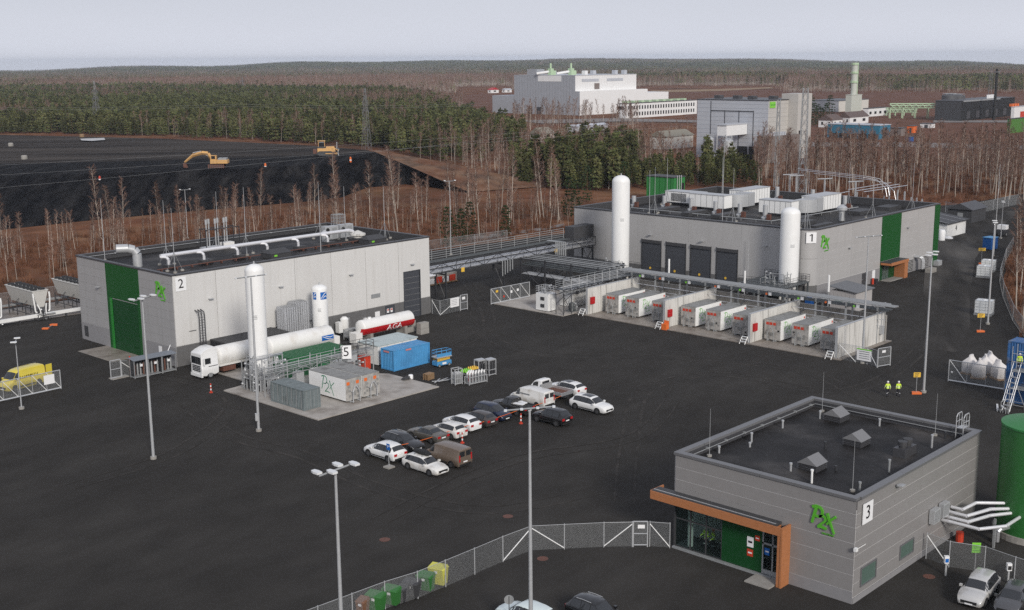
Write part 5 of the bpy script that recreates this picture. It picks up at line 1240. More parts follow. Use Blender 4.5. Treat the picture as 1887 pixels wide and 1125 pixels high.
gate('wide sliding gate standing in front of the white sacks', (a.x, a.y), (b.x, b.y), 2.6, 1, notice=[(.3, 1.1, .2, .2, 'signw')])
a, b = at(-20, 746), at(113, 717)
gate('wide grey sliding gate in front of the yellow van', (a.x, a.y), (b.x, b.y), 2.3, 2, notice=[(6.6, .9, 1.3, 1.1, 'signw')])
a, b = at(205, 700), at(224, 696)
gate('narrow light gate beside the dark gas bottle shelters', (a.x, a.y), (b.x, b.y), 2.3, False)
nb = MB().box(-1.0, -.5, 0, 1.2, .5, .12).build('gate_footing', M['conc']); nb.location = (a.x+1, a.y+.1, 0); tag(nb, 'flat concrete footing under the narrow light gate', 'footing')
fence('short mesh fence between the light gate and the shelters', [(b.x+.1, b.y), (b.x+2.2, b.y-.5)], 2.0, True, ((0, 1, True),))
# ------------------------------------------------------------ vehicles
def lerp(a, b, t): return a+(b-a)*t
class Shell:
    """a car body lofted over stations x, z_bottom, z_belt, z_top, half width at the belt, half width of the roof"""
    def __init__(s, st): s.st = st
    def at(s, x):
        st = s.st
        for a, b in zip(st, st[1:]):
            if a[0] <= x <= b[0]+1e-6: t = 0 if b[0] == a[0] else (x-a[0])/(b[0]-a[0]); return [lerp(p, q, t) for p, q in zip(a, b)]
        return list(st[-1])
    def section(s, q):
        x, zb, zl, zt, ws, wt = q; e = min(.05, (zt-zl)*.5)
        return [(x, 0, zb), (x, ws*.88, zb), (x, ws*.97, zb+.10), (x, ws, lerp(zb, zl, .55)), (x, ws*.985, zl-.06*(zl-zb)), (x, ws*.95, zl), (x, wt, zt-e), (x, wt*.86, zt), (x, 0, zt+.018)]
    def mesh(s, n=3):
        b = MB(); xs = []
        for a, c in zip(s.st, s.st[1:]): xs += [lerp(a[0], c[0], i/n) for i in range(n)]
        xs.append(s.st[-1][0]); rows = []
        for x in xs:
            r = s.section(s.at(x)); rows.append(r+[(p[0], -p[1], p[2]) for p in r[-2:0:-1]])
        k = len(rows[0]); V = [p for r in rows for p in r]; F = []
        for i in range(len(rows)-1):
            for j in range(k): F.append((i*k+j, i*k+(j+1) % k, (i+1)*k+(j+1) % k, (i+1)*k+j))
        F.append(tuple(range(k))); F.append(tuple(range((len(rows)-1)*k, len(rows)*k))[::-1]); b.add(V, [f[::-1] for f in F]); return b
    def side(s, x, t):
        r = s.section(s.at(x)); a, c = r[5], r[6]; return (x, lerp(a[1], c[1], t), lerp(a[2], c[2], t))
    def flank(s, x, t):
        r = s.section(s.at(x)); a, c = r[3], r[5]; return (x, lerp(a[1], c[1], t), lerp(a[2], c[2], t))
    def top(s, x, u):
        r = s.section(s.at(x)); pts = [r[6], r[7], r[8]]; v = (1-abs(u))*2
        i = min(1, int(v)); f_ = v-i; a, c = pts[i], pts[i+1]; y = lerp(a[1], c[1], f_); return (x, y*(1 if u >= 0 else -1), lerp(a[2], c[2], f_))
def patch(fn, us, vs_, off):
    P_ = [[Vector(fn(u, v)) for v in vs_] for u in us]; V = []; n, m = len(us), len(vs_)
    for i in range(n):
        for j in range(m):
            a = P_[min(i+1, n-1)][j]-P_[max(i-1, 0)][j]; b = P_[i][min(j+1, m-1)]-P_[i][max(j-1, 0)]; N_ = a.cross(b)
            N_ = N_.normalized() if N_.length > 1e-9 else Vector((0, 0, 1)); V.append((P_[i][j], N_))
    c = sum((v[0] for v in V), Vector())/len(V); nn = sum((v[1] for v in V), Vector()); cen = Vector((c.x*.98, 0, .5)); sgn = 1 if nn.dot(c-Vector((c.x-(.6 if 0 else 0), 0, .45))) > 0 else -1
    b = MB(); b.add([v[0]+v[1]*sgn*off for v in V], [(i*m+j, (i+1)*m+j, (i+1)*m+j+1, i*m+j+1) for i in range(n-1) for j in range(m-1)]); return b
# stations as fractions of length / metres; x runs from the tail to the nose
PROFILES = {
 'suv':   dict(L=4.6, W=1.88, H=1.66, r=.36, st=[(0, .45, .80, .86, .80, .60), (.012, .32, .98, 1.04, .89, .70), (.035, .28, 1.02, 1.12, .92, .68), (.13, .24, 1.03, 1.58, .94, .62), (.24, .22, 1.02, 1.65, .94, .63), (.45, .22, .99, 1.66, .94, .64), (.58, .22, .98, 1.58, .94, .61), (.74, .22, .97, 1.05, .94, .70), (.86, .22, .92, 1.0, .92, .68), (.95, .25, .80, .90, .86, .62), (.99, .30, .62, .72, .78, .58), (1, .38, .55, .6, .70, .5)],
              side=[(.125, .315), (.325, .50), (.51, .68)], rear=(.045, .12), wind=(.60, .725), wh=(.185, .80)),
 'wagon': dict(L=4.8, W=1.84, H=1.48, r=.33, st=[(0, .40, .72, .78, .78, .58), (.012, .28, .90, .95, .87, .68), (.03, .24, .93, 1.02, .90, .66), (.115, .20, .93, 1.38, .92, .58), (.24, .19, .92, 1.45, .92, .60), (.45, .19, .90, 1.47, .92, .61), (.56, .19, .89, 1.40, .92, .58), (.72, .19, .88, .95, .92, .68), (.86, .2, .82, .88, .90, .66), (.95, .22, .70, .77, .84, .6), (.99, .27, .55, .64, .76, .55), (1, .34, .5, .54, .68, .5)],
              side=[(.105, .30), (.31, .475), (.485, .665)], rear=(.04, .105), wind=(.575, .705), wh=(.19, .80)),
 'hatch': dict(L=4.1, W=1.76, H=1.50, r=.32, st=[(0, .40, .75, .80, .76, .58), (.015, .28, .93, .98, .84, .66), (.04, .24, .96, 1.06, .87, .64), (.13, .21, .97, 1.40, .88, .56), (.26, .2, .96, 1.48, .88, .58), (.45, .2, .93, 1.5, .88, .59), (.57, .2, .92, 1.43, .88, .57), (.76, .2, .91, .98, .88, .66), (.88, .21, .84, .91, .86, .64), (.96, .23, .72, .80, .80, .58), (.99, .28, .57, .66, .73, .54), (1, .35, .5, .55, .66, .5)],
              side=[(.145, .335), (.345, .515), (.525, .70)], rear=(.05, .12), wind=(.59, .745), wh=(.185, .80)),
 'sedan': dict(L=4.75, W=1.82, H=1.43, r=.33, st=[(0, .40, .80, .86, .78, .60), (.012, .28, .92, .98, .86, .68), (.05, .22, .94, 1.02, .89, .68), (.17, .2, .93, 1.04, .91, .66), (.30, .19, .92, 1.36, .91, .58), (.40, .19, .91, 1.42, .91, .60), (.53, .19, .89, 1.37, .91, .58), (.70, .19, .88, .95, .91, .68), (.86, .2, .80, .87, .89, .66), (.95, .22, .69, .76, .83, .6), (.99, .27, .54, .63, .75, .55), (1, .34, .48, .53, .68, .5)],
              side=[(.20, .335), (.343, .465), (.473, .645)], rear=(.185, .29), wind=(.545, .69), wh=(.19, .80)),
 'mpv':   dict(L=4.3, W=1.8, H=1.62, r=.33, st=[(0, .40, .80, .85, .78, .60), (.012, .28, .98, 1.04, .86, .68), (.03, .24, 1.0, 1.12, .89, .66), (.10, .21, 1.0, 1.55, .90, .60), (.26, .2, .99, 1.61, .90, .62), (.45, .2, .98, 1.62, .90, .62), (.56, .2, .98, 1.55, .90, .60), (.80, .2, .96, 1.03, .90, .68), (.90, .21, .88, .94, .87, .64), (.96, .23, .74, .83, .81, .58), (.99, .28, .58, .67, .74, .54), (1, .35, .5, .55, .66, .5)],
              side=[(.105, .31), (.32, .51), (.52, .74)], rear=(.04, .09), wind=(.58, .785), wh=(.18, .80)),
 'van':   dict(L=5.0, W=1.95, H=1.95, r=.34, st=[(0, .40, 1.0, 1.05, .90, .84), (.006, .30, 1.15, 1.80, .94, .80), (.025, .26, 1.15, 1.90, .96, .80), (.2, .24, 1.14, 1.94, .97, .80), (.5, .24, 1.13, 1.95, .97, .80), (.66, .24, 1.10, 1.90, .97, .77), (.72, .24, 1.09, 1.80, .97, .74), (.86, .24, 1.05, 1.14, .96, .78), (.95, .26, .88, .98, .90, .70), (.99, .30, .65, .76, .82, .62), (1, .38, .55, .62, .74, .55)],
              side=[(.70, .80)], rear=None, wind=(.735, .85), wh=(.2, .82)),
 'pickup': dict(L=5.2, W=1.88, H=1.8, r=.38, st=[(0, .50, .95, 1.0, .86, .80), (.008, .42, 1.06, 1.10, .90, .82), (.20, .36, 1.06, 1.10, .93, .84), (.355, .32, 1.06, 1.10, .94, .84), (.365, .32, 1.07, 1.70, .94, .64), (.45, .3, 1.06, 1.78, .94, .64), (.58, .3, 1.05, 1.72, .94, .62), (.70, .3, 1.04, 1.12, .94, .72), (.86, .3, 1.0, 1.07, .92, .70), (.95, .32, .88, .98, .87, .64), (.99, .36, .70, .82, .80, .6), (1, .44, .6, .66, .72, .52)],
              side=[(.375, .47), (.49, .64)], rear=None, wind=(.595, .69), wh=(.21, .82)),
}
def car(name, label, cat, loc, rz, kind, pm, W=None, group=None, wheels='rim', trim=None, rails=False, sunroof=False, lower=None, L=None, rear=True, spoilers=False):
    """loc is the centre on the ground; the nose points along +y turned by rz"""
    P_ = PROFILES[kind]; L = L or P_['L']; o = thing(name, label, cat, loc, rz+math.pi/2, group)
    st = [(f_*L-L/2, a, b, c, d, e) for f_, a, b, c, d, e in P_['st']]; S = Shell(st); X = lambda f_: f_*L-L/2
    body = S.mesh().build('body', pm, o, True); g = M['glass']
    for (a, b) in P_['side']:
        for s in (1, -1):
            patch(lambda u, v: (lambda p: (p[0], p[1]*s, p[2]))(S.side(X(u), v)), lin(P_['side'][0][0]-.012, P_['side'][-1][1]+.012, 8), (.03, .5, .95), .006).build('pillar_trim', M['black'], o, True) if a == P_['side'][0][0] else None
            w = patch(lambda u, v: (lambda p: (p[0], p[1]*s, p[2]))(S.side(X(u), v)), lin(a, b, 3), (.07, .5, .91), .014); w.build('side_window', g, o, True)
    patch(lambda u, v: S.top(X(u), v), lin(P_['wind'][0], P_['wind'][1], 3), lin(-.97, .97, 6), .012).build('windscreen', g, o, True)
    if P_['rear'] and rear: patch(lambda u, v: S.top(X(u), v), lin(P_['rear'][0], P_['rear'][1], 3), lin(-.95, .95, 6), .012).build('rear_window', g, o, True)
    if kind == 'van' and rear:
        b = MB()
        for s in (-1, 1): b.box(-L/2-.005, min(s*.1, s*.72), 1.2, -L/2+.05, max(s*.1, s*.72), 1.7)
        b.build('rear_window', g, o)
    r = P_['r']; hw = P_['st'][4][4]; ar = MB()
    for f_ in P_['wh']:
        for s in (-1, 1):
            ar.add([(X(f_)+math.cos(R(a))*(r+.07), s*(hw*1.0+.008), r+math.sin(R(a))*(r+.07)) for a in range(-20, 201, 20)], [tuple(range(12)) if s < 0 else tuple(range(11, -1, -1))])
    ar.build('wheel_arch', M['black'], o)
    for f_ in P_['wh']:
        for s in (-1, 1): wheel(o, X(f_), s*(hw-.09), r, .22, wheels)
    for s in (1, -1):
        fl = lambda u, v, s=s: (lambda p: (p[0], p[1]*s, p[2]))(S.flank(X(u), v))
        patch(fl, lin(.925, .985, 3), (.55, .78, .98), .014).build('headlight', M['lamp'], o, True)
        patch(fl, lin(.004, .045, 2), (.45, .7, .97), .014).build('tail_light', M['red'], o, True)
        m = S.side(X(P_['wind'][1]-.03), .1); MB().box(m[0]-.1, min(s*m[1], s*(m[1]+.2)), m[2], m[0]+.1, max(s*m[1], s*(m[1]+.2)), m[2]+.15).build('wing_mirror', pm, o)
        patch(fl, lin(P_['wh'][0]+.1, P_['wh'][1]-.1, 2), (-.75, -.5), .01).build('sill_shade_trim', trim or M['black'], o) if trim or kind in ('suv', 'pickup') else None  # black lower trim that also paints shade along the sill
    for s in (1, -1):
        y0 = hw*.86; z0, z1 = (.75, 1.4) if kind == 'van' else (P_['st'][1][2]*.74, P_['st'][1][2]*.97); MB().box(-L/2-.03, min(s*(y0-(.14 if kind == 'van' else .34)), s*y0), z0, -L/2+.12, max(s*(y0-(.14 if kind == 'van' else .34)), s*y0), z1).build('tail_light', M['red'], o)
    MB().box(L/2-.03, -.55, .42, L/2+.012, .55, .62).build('grille', M['black'], o)
    MB().box(-L/2-.012, -.26, .62, -L/2+.02, .26, .74).build('number_plate', M['signw'], o); MB().box(L/2, -.26, .36, L/2+.02, .26, .46).build('number_plate', M['signw'], o)
    MB().box(-L/2-.01, -hw*.8, .30, -L/2+.05, hw*.8, .5).build('bumper', trim or M['black'] if kind in ('suv', 'van', 'pickup') else pm, o)
    if rails:
        b = MB()
        for s in (1, -1): q = [S.top(X(f_), s*.92) for f_ in (.2, .35, .5)]; b.path([(x, y, z+.05) for x, y, z in q], .022, 5)
        b.build('roof_rail', M['galv_l'], o, True)
    if sunroof: patch(lambda u, v: S.top(X(u), v), lin(.30, .54, 3), lin(-.75, .75, 4), .012).build('sunroof', g, o, True)
    return o
def on(px, py, z=0): p = at(px, py); return p
def parked(px, py, dx=.93, dy=0.0):
    """centre of a car from the ground contact of a wheel on its picture side"""
    p = at(px, py); return (p.x+dx, p.y+dy, 0)
WHT = paint('white', (.80, .80, .79)); WHD = paint('dirty white', (.74, .73, .70), dirt=(.42, .37, .31)); BLK = paint('black', (.012, .012, .013), .22); GRY = paint('grey beige', (.135, .125, .11), .35, .3)
BRN = paint('dusty brown', (.17, .13, .10), .4, .2, dirt=(.22, .17, .13)); DRD = paint('dark plum grey', (.075, .065, .06), .3, .3); NAV = paint('navy', (.012, .02, .05), .25, .2); BLD = paint('black dusty', (.02, .02, .02), .35, dirt=(.05, .045, .04))
SIL = paint('pale silver', (.62, .61, .59), .3, .35); ANT = paint('anthracite', (.10, .10, .105), .3, .4); ICE = paint('ice white', (.68, .76, .75), .25)
G_ = 'cars parked along the orange tape'
N_, S_ = 0.0, math.pi      # nose away (+y) or towards the camera
car('parked_car', 'white off-roader at the near end of the taped row by the parking sign', 'car', parked(696, 847.5), N_, 'suv', WHT, group=G_, trim=M['black'])
car('parked_car', 'black estate with pale roof rails behind the white off-roader', 'car', parked(747, 834, .9, 1.35), S_, 'wagon', BLK, group=G_, rails=True, L=4.9)
bm = car('parked_car', 'white estate carrying a black roof box nearest the camera', 'car', parked(771.5, 872, .9), S_, 'wagon', WHD, group=G_)
car('parked_van', 'dusty brown panel van beside the white estate with roof box', 'van', parked(832.4, 863.8, .95, 1.55), N_, 'van', BRN, group=G_, trim=M['black'], L=4.9)
car('parked_car', 'grey beige saloon between the black estate and a white hatchback', 'car', parked(776, 813.5, .9), N_, 'sedan', GRY, group=G_)
car('parked_car', 'white hatchback with an orange striped post at its tail', 'car', parked(830.5, 811, .88, 1.25), N_, 'hatch', WHD, group=G_)
car('parked_car', 'white crossover between the white hatchback and the plum grey hatchback', 'car', parked(856, 797.6, .9, 1.35), N_, 'hatch', WHT, group=G_, L=4.4)
car('parked_car', 'dark plum grey hatchback between white crossover and navy car', 'car', parked(886.5, 789.5, .9, 1.3), N_, 'hatch', DRD, group=G_, L=4.3)
car('parked_car', 'navy people carrier facing the tape, next to the black pickup', 'car', parked(914, 778.6, .9, 1.3), S_, 'mpv', NAV, group=G_)
pk = car('parked_pickup', 'black pickup with pale boards lying in its bed', 'pickup truck', parked(952, 768, .95, 1.55), N_, 'pickup', BLD, group=G_)
MB().box(-2.5, -.72, 1.105, -.75, .72, 1.125).build('load_bed', M['black'], pk)
for s in (-1, 1): MB().box(-2.55, min(s*.74, s*.86), 1.08, -.72, max(s*.74, s*.86), 1.2).build('bed_rail', BLD, pk)
c = pk.matrix_world.translation if 0 else pk.location
for x, y, rz, lb in ((-.35, -1.2, .15, 'pale board lying nearest the tailgate of the black pickup'), (.35, -1.0, -.1, 'pale board lying nearest the cab in the black pickup')):
    b = MB().box(-.25, -.75, 1.21, .25, .75, 1.3).build('board', M['signw']); b.location = (c.x+x, c.y+y, 0); b.rotation_euler = (0, 0, rz); tag(b, lb, 'board')
wv = car('parked_van', 'white panel van between the black pickup and the flatbed truck', 'van', parked(988.6, 753, .97, 1.6), N_, 'van', WHD, group=G_, L=5.3)
MB().box(-.6, .965, 1.3, 1.0, .985, 1.42).build('side_lettering', M['galv'], wv)
car('parked_car', 'white estate with dark roof at the far end of the taped row', 'car', parked(1051, 731, .9, 1.4), N_, 'wagon', WHT, group=G_, sunroof=True)
car('parked_car', 'white off-roader with dark glass roof facing the empty asphalt', 'car', parked(1080, 760, .95), S_, 'suv', WHT, L=5.0, sunroof=True, trim=M['black'])
car('parked_car', 'black off-roader standing alone before the taped row', 'car', parked(1006, 782.5, .93), N_, 'suv', BLK, L=4.4)
p = at(975, 1112, 1.5); car('parked_car', 'ice white off-roader cut by the bottom edge, behind the lamp post', 'car', (p.x-.2, p.y, 0), N_, 'suv', ICE, L=4.7)
p = at(1100, 1107, 1.6); car('parked_car', 'black off-roader with roof rails cut by the bottom edge', 'car', (p.x, p.y, 0), S_, 'suv', BLK, L=4.3, rails=True)
p = at(1805, 1063, 1.6); car('parked_car', 'pale silver electric hatchback at the left charging post', 'car', (p.x, p.y, 0), R(96), 'suv', SIL, L=4.6)
p = at(1868, 1081, 1.5); car('parked_car', 'dark grey hatchback at the right charging post', 'car', (p.x, p.y, 0), R(98), 'hatch', ANT, L=4.3)
# roof box on the white estate
rb = thing('roof_box', 'black streamlined roof box on the white estate', 'roof box', (bm.location.x+.15, bm.location.y+.55, 1.5), S_+math.pi/2)
S = Shell([(-1.0, .06, .15, .2, .2, .15), (-.9, .05, .22, .30, .36, .28), (-.3, .05, .25, .36, .40, .32), (.5, .05, .24, .34, .38, .3), (.9, .06, .18, .24, .3, .2), (1.05, .08, .14, .17, .15, .1)]); S.mesh().build('shell', M['black'], rb, True)
b = MB(); 
for x in (-.5, .5): b.box(x-.04, -.6, -.04, x+.04, .6, .05)
b.build('roof_bar', M['galv'], rb)
# flatbed truck
p = at(1017, 739.5); fl = thing('flatbed_truck', 'white flatbed truck with an empty brown wooden bed', 'truck', (p.x+.95, p.y+1.2, 0), math.pi/2, G_)
S = Shell([(.55, .45, 1.15, 1.95, .95, .80), (.7, .40, 1.14, 2.02, .97, .80), (1.3, .38, 1.12, 2.0, .97, .78), (1.6, .38, 1.1, 1.86, .97, .76), (2.2, .38, 1.05, 1.2, .96, .8), (2.75, .4, .85, .98, .9, .7), (2.95, .45, .65, .75, .8, .6)]); S.mesh().build('cab', WHT, fl, True)
patch(lambda u, v: S.top(u, v), lin(1.62, 2.15, 3), lin(-.95, .95, 5), .012).build('windscreen', M['glass'], fl, True)
for s in (-1, 1): patch(lambda u, v, s=s: (lambda q: (q[0], q[1]*s, q[2]))(S.side(u, v)), lin(.95, 1.75, 3), (.1, .5, .85), .012).build('side_window', M['glass'], fl, True)
MB().box(.53, -.6, 1.35, .56, .6, 1.85).build('rear_window', M['glass'], fl)
MB().box(-2.7, -1.0, .8, .45, 1.0, .9).build('load_bed', mat('bed boards', (.13, .055, .035), .8, var=.25, scale=2, stretch=(6, 1, 1)), fl)
for a in ((-2.7, -1.04, .45, -1.0), (-2.7, 1.0, .45, 1.04), (-2.75, -1.0, -2.7, 1.0)): MB().box(a[0], a[1], .82, a[2], a[3], 1.2).build('side_board', M['alu'], fl)
MB().box(.46, -.98, .82, .52, .98, 1.6).build('headboard', M['galv'], fl); MB().box(-2.6, -.4, .5, 1.0, .4, .78).build('chassis', M['dark'], fl)
for x in (-1.6, 1.9):
    for s in (-1, 1): wheel(fl, x, s*.85, .34, .24)
# tape, posts
o = thing('barrier_tape', 'orange barrier tape strung past the parked cars', 'barrier tape', (0, 0, 0)); tp = [at(*q) for q in ((738, 838), (842, 806), (958, 771), (1050, 738))]; b = MB()
for a_, c_ in zip(tp, tp[1:]):
    for k in range(8):
        t0, t1 = k/8, (k+1)/8; sag = lambda t: .95-.16*math.sin(math.pi*t); u, v = a_.lerp(c_, t0), a_.lerp(c_, t1); n_ = Vector((.5, -.5, 0)).normalized()*.012
        b.add([u+Vector((0, 0, sag(t0)-.03)), v+Vector((0, 0, sag(t1)-.03)), v+Vector((0, 0, sag(t1)+.03)), u+Vector((0, 0, sag(t0)+.03))], [(0, 1, 2, 3)])
b.build('tape', M['orange'], o)
def post(label, px, py):
    p = at(px, py); o = thing('marker_post', label, 'marker post', (p.x, p.y, 0)); MB().lathe([(.22, 0), (.22, .08), (.08, .1)], 10).build('foot', M['redp'], o)
    b = MB(); w_ = MB()
    for k in range(5): (b if k % 2 == 0 else w_).tube((0, 0, .1+k*.2), (0, 0, .3+k*.2), .075, 8)
    b.build('post', M['redp'], o); w_.build('reflective_band', M['signw'], o)
post('red and white marker post behind the white hatchback', 852, 817); post('red and white marker post at the black pickup', 960, 781); post('red and white marker post by the nose of the tanker lorry', 389, 724)
p = at(104, 603)
for q, c in (((105, 601), 'orange striped sign foot lying by the dry coolers'),):
    pass
# parking sign
p = at(717, 862); o = thing('parking_sign', 'small blue parking sign on a post by the white off-roader', 'sign', (p.x, p.y, 0)); MB().tube((0, 0, 0), (0, 0, 2.3), .035, 6).build('post', M['galv_l'], o); MB().box(-.4, -.4, 0, .4, .4, .14).build('foot', M['conc'], o)
s_ = MB().box(-.06, -.22, 1.75, -.03, .22, 2.35).build('sign_board', M['blue_logo'], o); t = link('letter', text_mesh('P', .4, .004, M['signw']), s_); t.matrix_local = face_mx('nx', 0, 2.06, .066)
# tanker lorry
tk = thing('tanker_lorry', 'white tanker lorry with a blue wave emblem parked by the carport', 'lorry', (77.0, 124.9, 0))
S = Shell([(0, .55, 1.5, 3.1, 1.16, 1.08), (.08, .42, 1.5, 3.25, 1.22, 1.08), (.5, .35, 1.5, 3.5, 1.24, 1.0), (1.2, .35, 1.5, 3.75, 1.25, .98), (2.0, .4, 1.5, 3.78, 1.25, 1.0), (2.3, .5, 1.5, 3.6, 1.25, 1.0)])
mb = S.mesh(); mb.v = [(x, y, z) for x, y, z in mb.v]; cabm = mb.build('cab', WHT, tk, True)
MB().box(-.03, -1.0, 1.85, .06, 1.0, 2.75).build('windscreen', M['glass'], tk)
for s in (-1, 1):
    MB().box(.45, min(s*1.17, s*1.21), 1.85, 1.25, max(s*1.17, s*1.21), 2.55).build('side_window', M['glass'], tk); MB().box(.15, min(s*1.2, s*1.45), 1.8, .3, max(s*1.2, s*1.45), 2.6).build('wing_mirror', WHT, tk)
    MB().box(-.04, min(s*.75, s*1.1), .7, .1, max(s*.75, s*1.1), .9).build('headlight', M['lamp'], tk)
    MB().box(.9, min(s*1.25, s*1.262), 1.5, 2.2, max(s*1.25, s*1.262), 1.58).build('stripe', M['dark2'], tk)
gr = MB()
for k in range(4): gr.box(-.04, -.85, .95+k*.2, .05, .85, 1.08+k*.2)
gr.build('grille', M['dark'], tk); MB().box(-.1, -1.2, .3, .12, 1.2, .65).build('bumper', WHT, tk)
horizontal_tank(MB(), 2.5, 9.0, 1.16, 2.35).build('tank', M['white_d'], tk, True); wave_logo(tk, 1.16, 176, 204, 7.0, 8.4, 'x', (0, 2.35))
MB().box(2.3, -.5, .8, 9.2, .5, 1.15).build('chassis', M['dark'], tk); MB().box(2.5, -1.18, 1.2, 9.1, 1.18, 1.34).build('side_rail', M['white_d'], tk)
MB().box(3.0, -1.15, .5, 4.8, 1.15, 1.1).build('side_locker', M['rust'], tk); MB().box(9.0, -.9, .8, 9.4, .9, 2.6).build('rear_cabinet', M['white_d'], tk)
for x in (1.15, 6.6, 7.95):
    for s in (-1, 1): wheel(tk, x, s*1.05, .5, .34, 'dark2' if x > 2 else 'galv')
# yellow van, partly seen, with its rear door open
p = at(76, 728); yv = car('delivery_van', 'yellow high roof delivery van behind the sliding gate, rear door open', 'van', (60.7, 136.6, 0), R(103), 'van', paint('yellow', (.72, .58, .06)), L=5.4, trim=M['black'])
yv.scale = (1.0, 1.05, 1.3)
lt = MB(); q = random.Random(4); x = -1.5
while x < .9: w_ = q.uniform(.12, .2); lt.box(x, .985, 1.12+q.uniform(-.02, .02), x+w_*.35, 1.0, 1.4); lt.box(x+w_*.36, .985, 1.12+.26*q.random(), x+w_, 1.0, 1.2+.2*q.random()); x += w_+.1
lt.build('side_lettering', M['text'], yv)
MB().box(-3.55, .93, .45, -2.72, .99, 1.85).build('rear_door', paint('yellow', (.7, .6, .1)), yv)
# ------------------------------------------------------------ people
def person(label, loc, rz, stride=1.0, top='hivis', bottom='trouser', arm=0.0, hat='signw', h=1.76):
    k = h/1.76
    J = {'pel': (0, 0, .95, .15), 'spi': (0, .01, 1.15, .15), 'che': (0, .0, 1.36, .17), 'nek': (0, .0, 1.50, .06), 'hea': (0, .02, 1.60, .095), 'crn': (0, .01, 1.70, .085)}
    for s, n in ((1, 'r'), (-1, 'l')):
        f_ = s*stride*.22; a_ = -s*stride*.18
        J['sh'+n] = (s*.20, 0, 1.41, .075); J['el'+n] = (s*.27, -.02+a_*.5+arm*.1, 1.14, .058); J['wr'+n] = (s*.27, .10+a_+arm*.25, .93+arm*.15, .042); J['ha'+n] = (s*.27, .13+a_+arm*.28, .85+arm*.15, .045)
        J['hi'+n] = (s*.10, 0, .90, .12); J['kn'+n] = (s*.115, .06+f_*.55, .50, .085); J['an'+n] = (s*.12, f_-.02, .10, .062); J['to'+n] = (s*.13, f_+.15, .05, .05)
    names = list(J); E = [('pel', 'spi'), ('spi', 'che'), ('che', 'nek'), ('nek', 'hea'), ('hea', 'crn')]
    for n in 'rl': E += [('che', 'sh'+n), ('sh'+n, 'el'+n), ('el'+n, 'wr'+n), ('wr'+n, 'ha'+n), ('pel', 'hi'+n), ('hi'+n, 'kn'+n), ('kn'+n, 'an'+n), ('an'+n, 'to'+n)]
    me = bpy.data.meshes.new('body'); me.from_pydata([tuple(c*k for c in J[n][:3]) for n in names], [(names.index(a), names.index(b)) for a, b in E], []); me.update()
    t_ = bpy.data.objects.new('body', me); COL.objects.link(t_); sk_ = t_.modifiers.new('skin', 'SKIN'); ss = t_.modifiers.new('sub', 'SUBSURF'); ss.levels = 2; ss.render_levels = 2
    lay = me.skin_vertices[0].data
    for i, n in enumerate(names): lay[i].radius = (J[n][3]*k, J[n][3]*k*(.72 if n in ('che', 'spi', 'pel') else 1)); lay[i].use_root = (n == 'pel')
    bpy.context.view_layer.update(); m2 = bpy.data.meshes.new_from_object(t_.evaluated_get(bpy.context.evaluated_depsgraph_get())); bpy.data.objects.remove(t_)
    m2.materials.clear()
    for q in (M['skin'], M[top], M[bottom], M['signw'], M['black']): m2.materials.append(q)
    for f_ in m2.polygons:
        z = f_.center.z/k; x = abs(f_.center.x)/k
        if z > 1.49: i = 0
        elif z > .93 or x > .2: i = 3 if (1.02 < z < 1.07 or 1.2 < z < 1.25) and top == 'hivis' else 1
        elif z > .13: i = 3 if .40 < z < .45 else 2
        else: i = 4
        if x > .2 and z < .92: i = 0
        f_.material_index = i; f_.use_smooth = True
    o = thing('person', label, 'person', loc, rz); b_ = link('body', m2, o); hm = MB().lathe([(.125*k, 1.66*k), (.12*k, 1.72*k), (.08*k, 1.79*k), (.02*k, 1.81*k)], 12, (0, .01)); hm.build('helmet', M[hat], o, True)
    fg = MB()
    for s in (1, -1):
        hx, hy, hz, _ = J['ha'+('r' if s > 0 else 'l')]
        for q in range(4): fg.tube((hx*k, (hy-.03+.02*q)*k, (hz-.02)*k), (hx*k-s*.01, (hy-.02+.02*q)*k, (hz-.10+.008*abs(q-1.5))*k), .009, 5, .007)
        fg.tube((hx*k, (hy+.03)*k, hz*k), (hx*k-s*.02, (hy+.06)*k, (hz-.05)*k), .01, 5, .008)
    fg.build('fingers', M['skin'], o); MB().box(-.035, .095*k, 1.585*k, .035, .118*k, 1.60*k).build('face', M['skin'], o); return o
p = at(1635, 731); person('worker in yellow hi-vis jacket walking away, nearer the container bays', (p.x, p.y, 0), R(-40), 1)
p = at(1655, 731); person('worker in yellow hi-vis jacket walking away, nearer the orange footed sign', (p.x, p.y, 0), R(-55), -1)
person('person in yellow hi-vis vest standing at the lobby table, nearer the white column', (X3+1.1, Y3+13.0, .13), R(80), .2, arm=1)
person('person in yellow hi-vis vest standing at the lobby table, nearer the green panel', (X3+1.1, Y3+12.3, .13), R(60), .2, arm=1, hat='orange')
tb = thing('table', 'long pale table seen through the shop glazing', 'table', (X3+1.9, Y3+11.6, .12)); MB().box(-.4, -1.2, .72, .4, .6, .77).build('tabletop', mat('beech', (.5, .45, .3), .5), tb)
for sx in (-.35, .3):
    for sy_ in (-1.15, .5): MB().box(sx, sy_, 0, sx+.05, sy_+.05, .72).build('leg', M['galv'], tb)
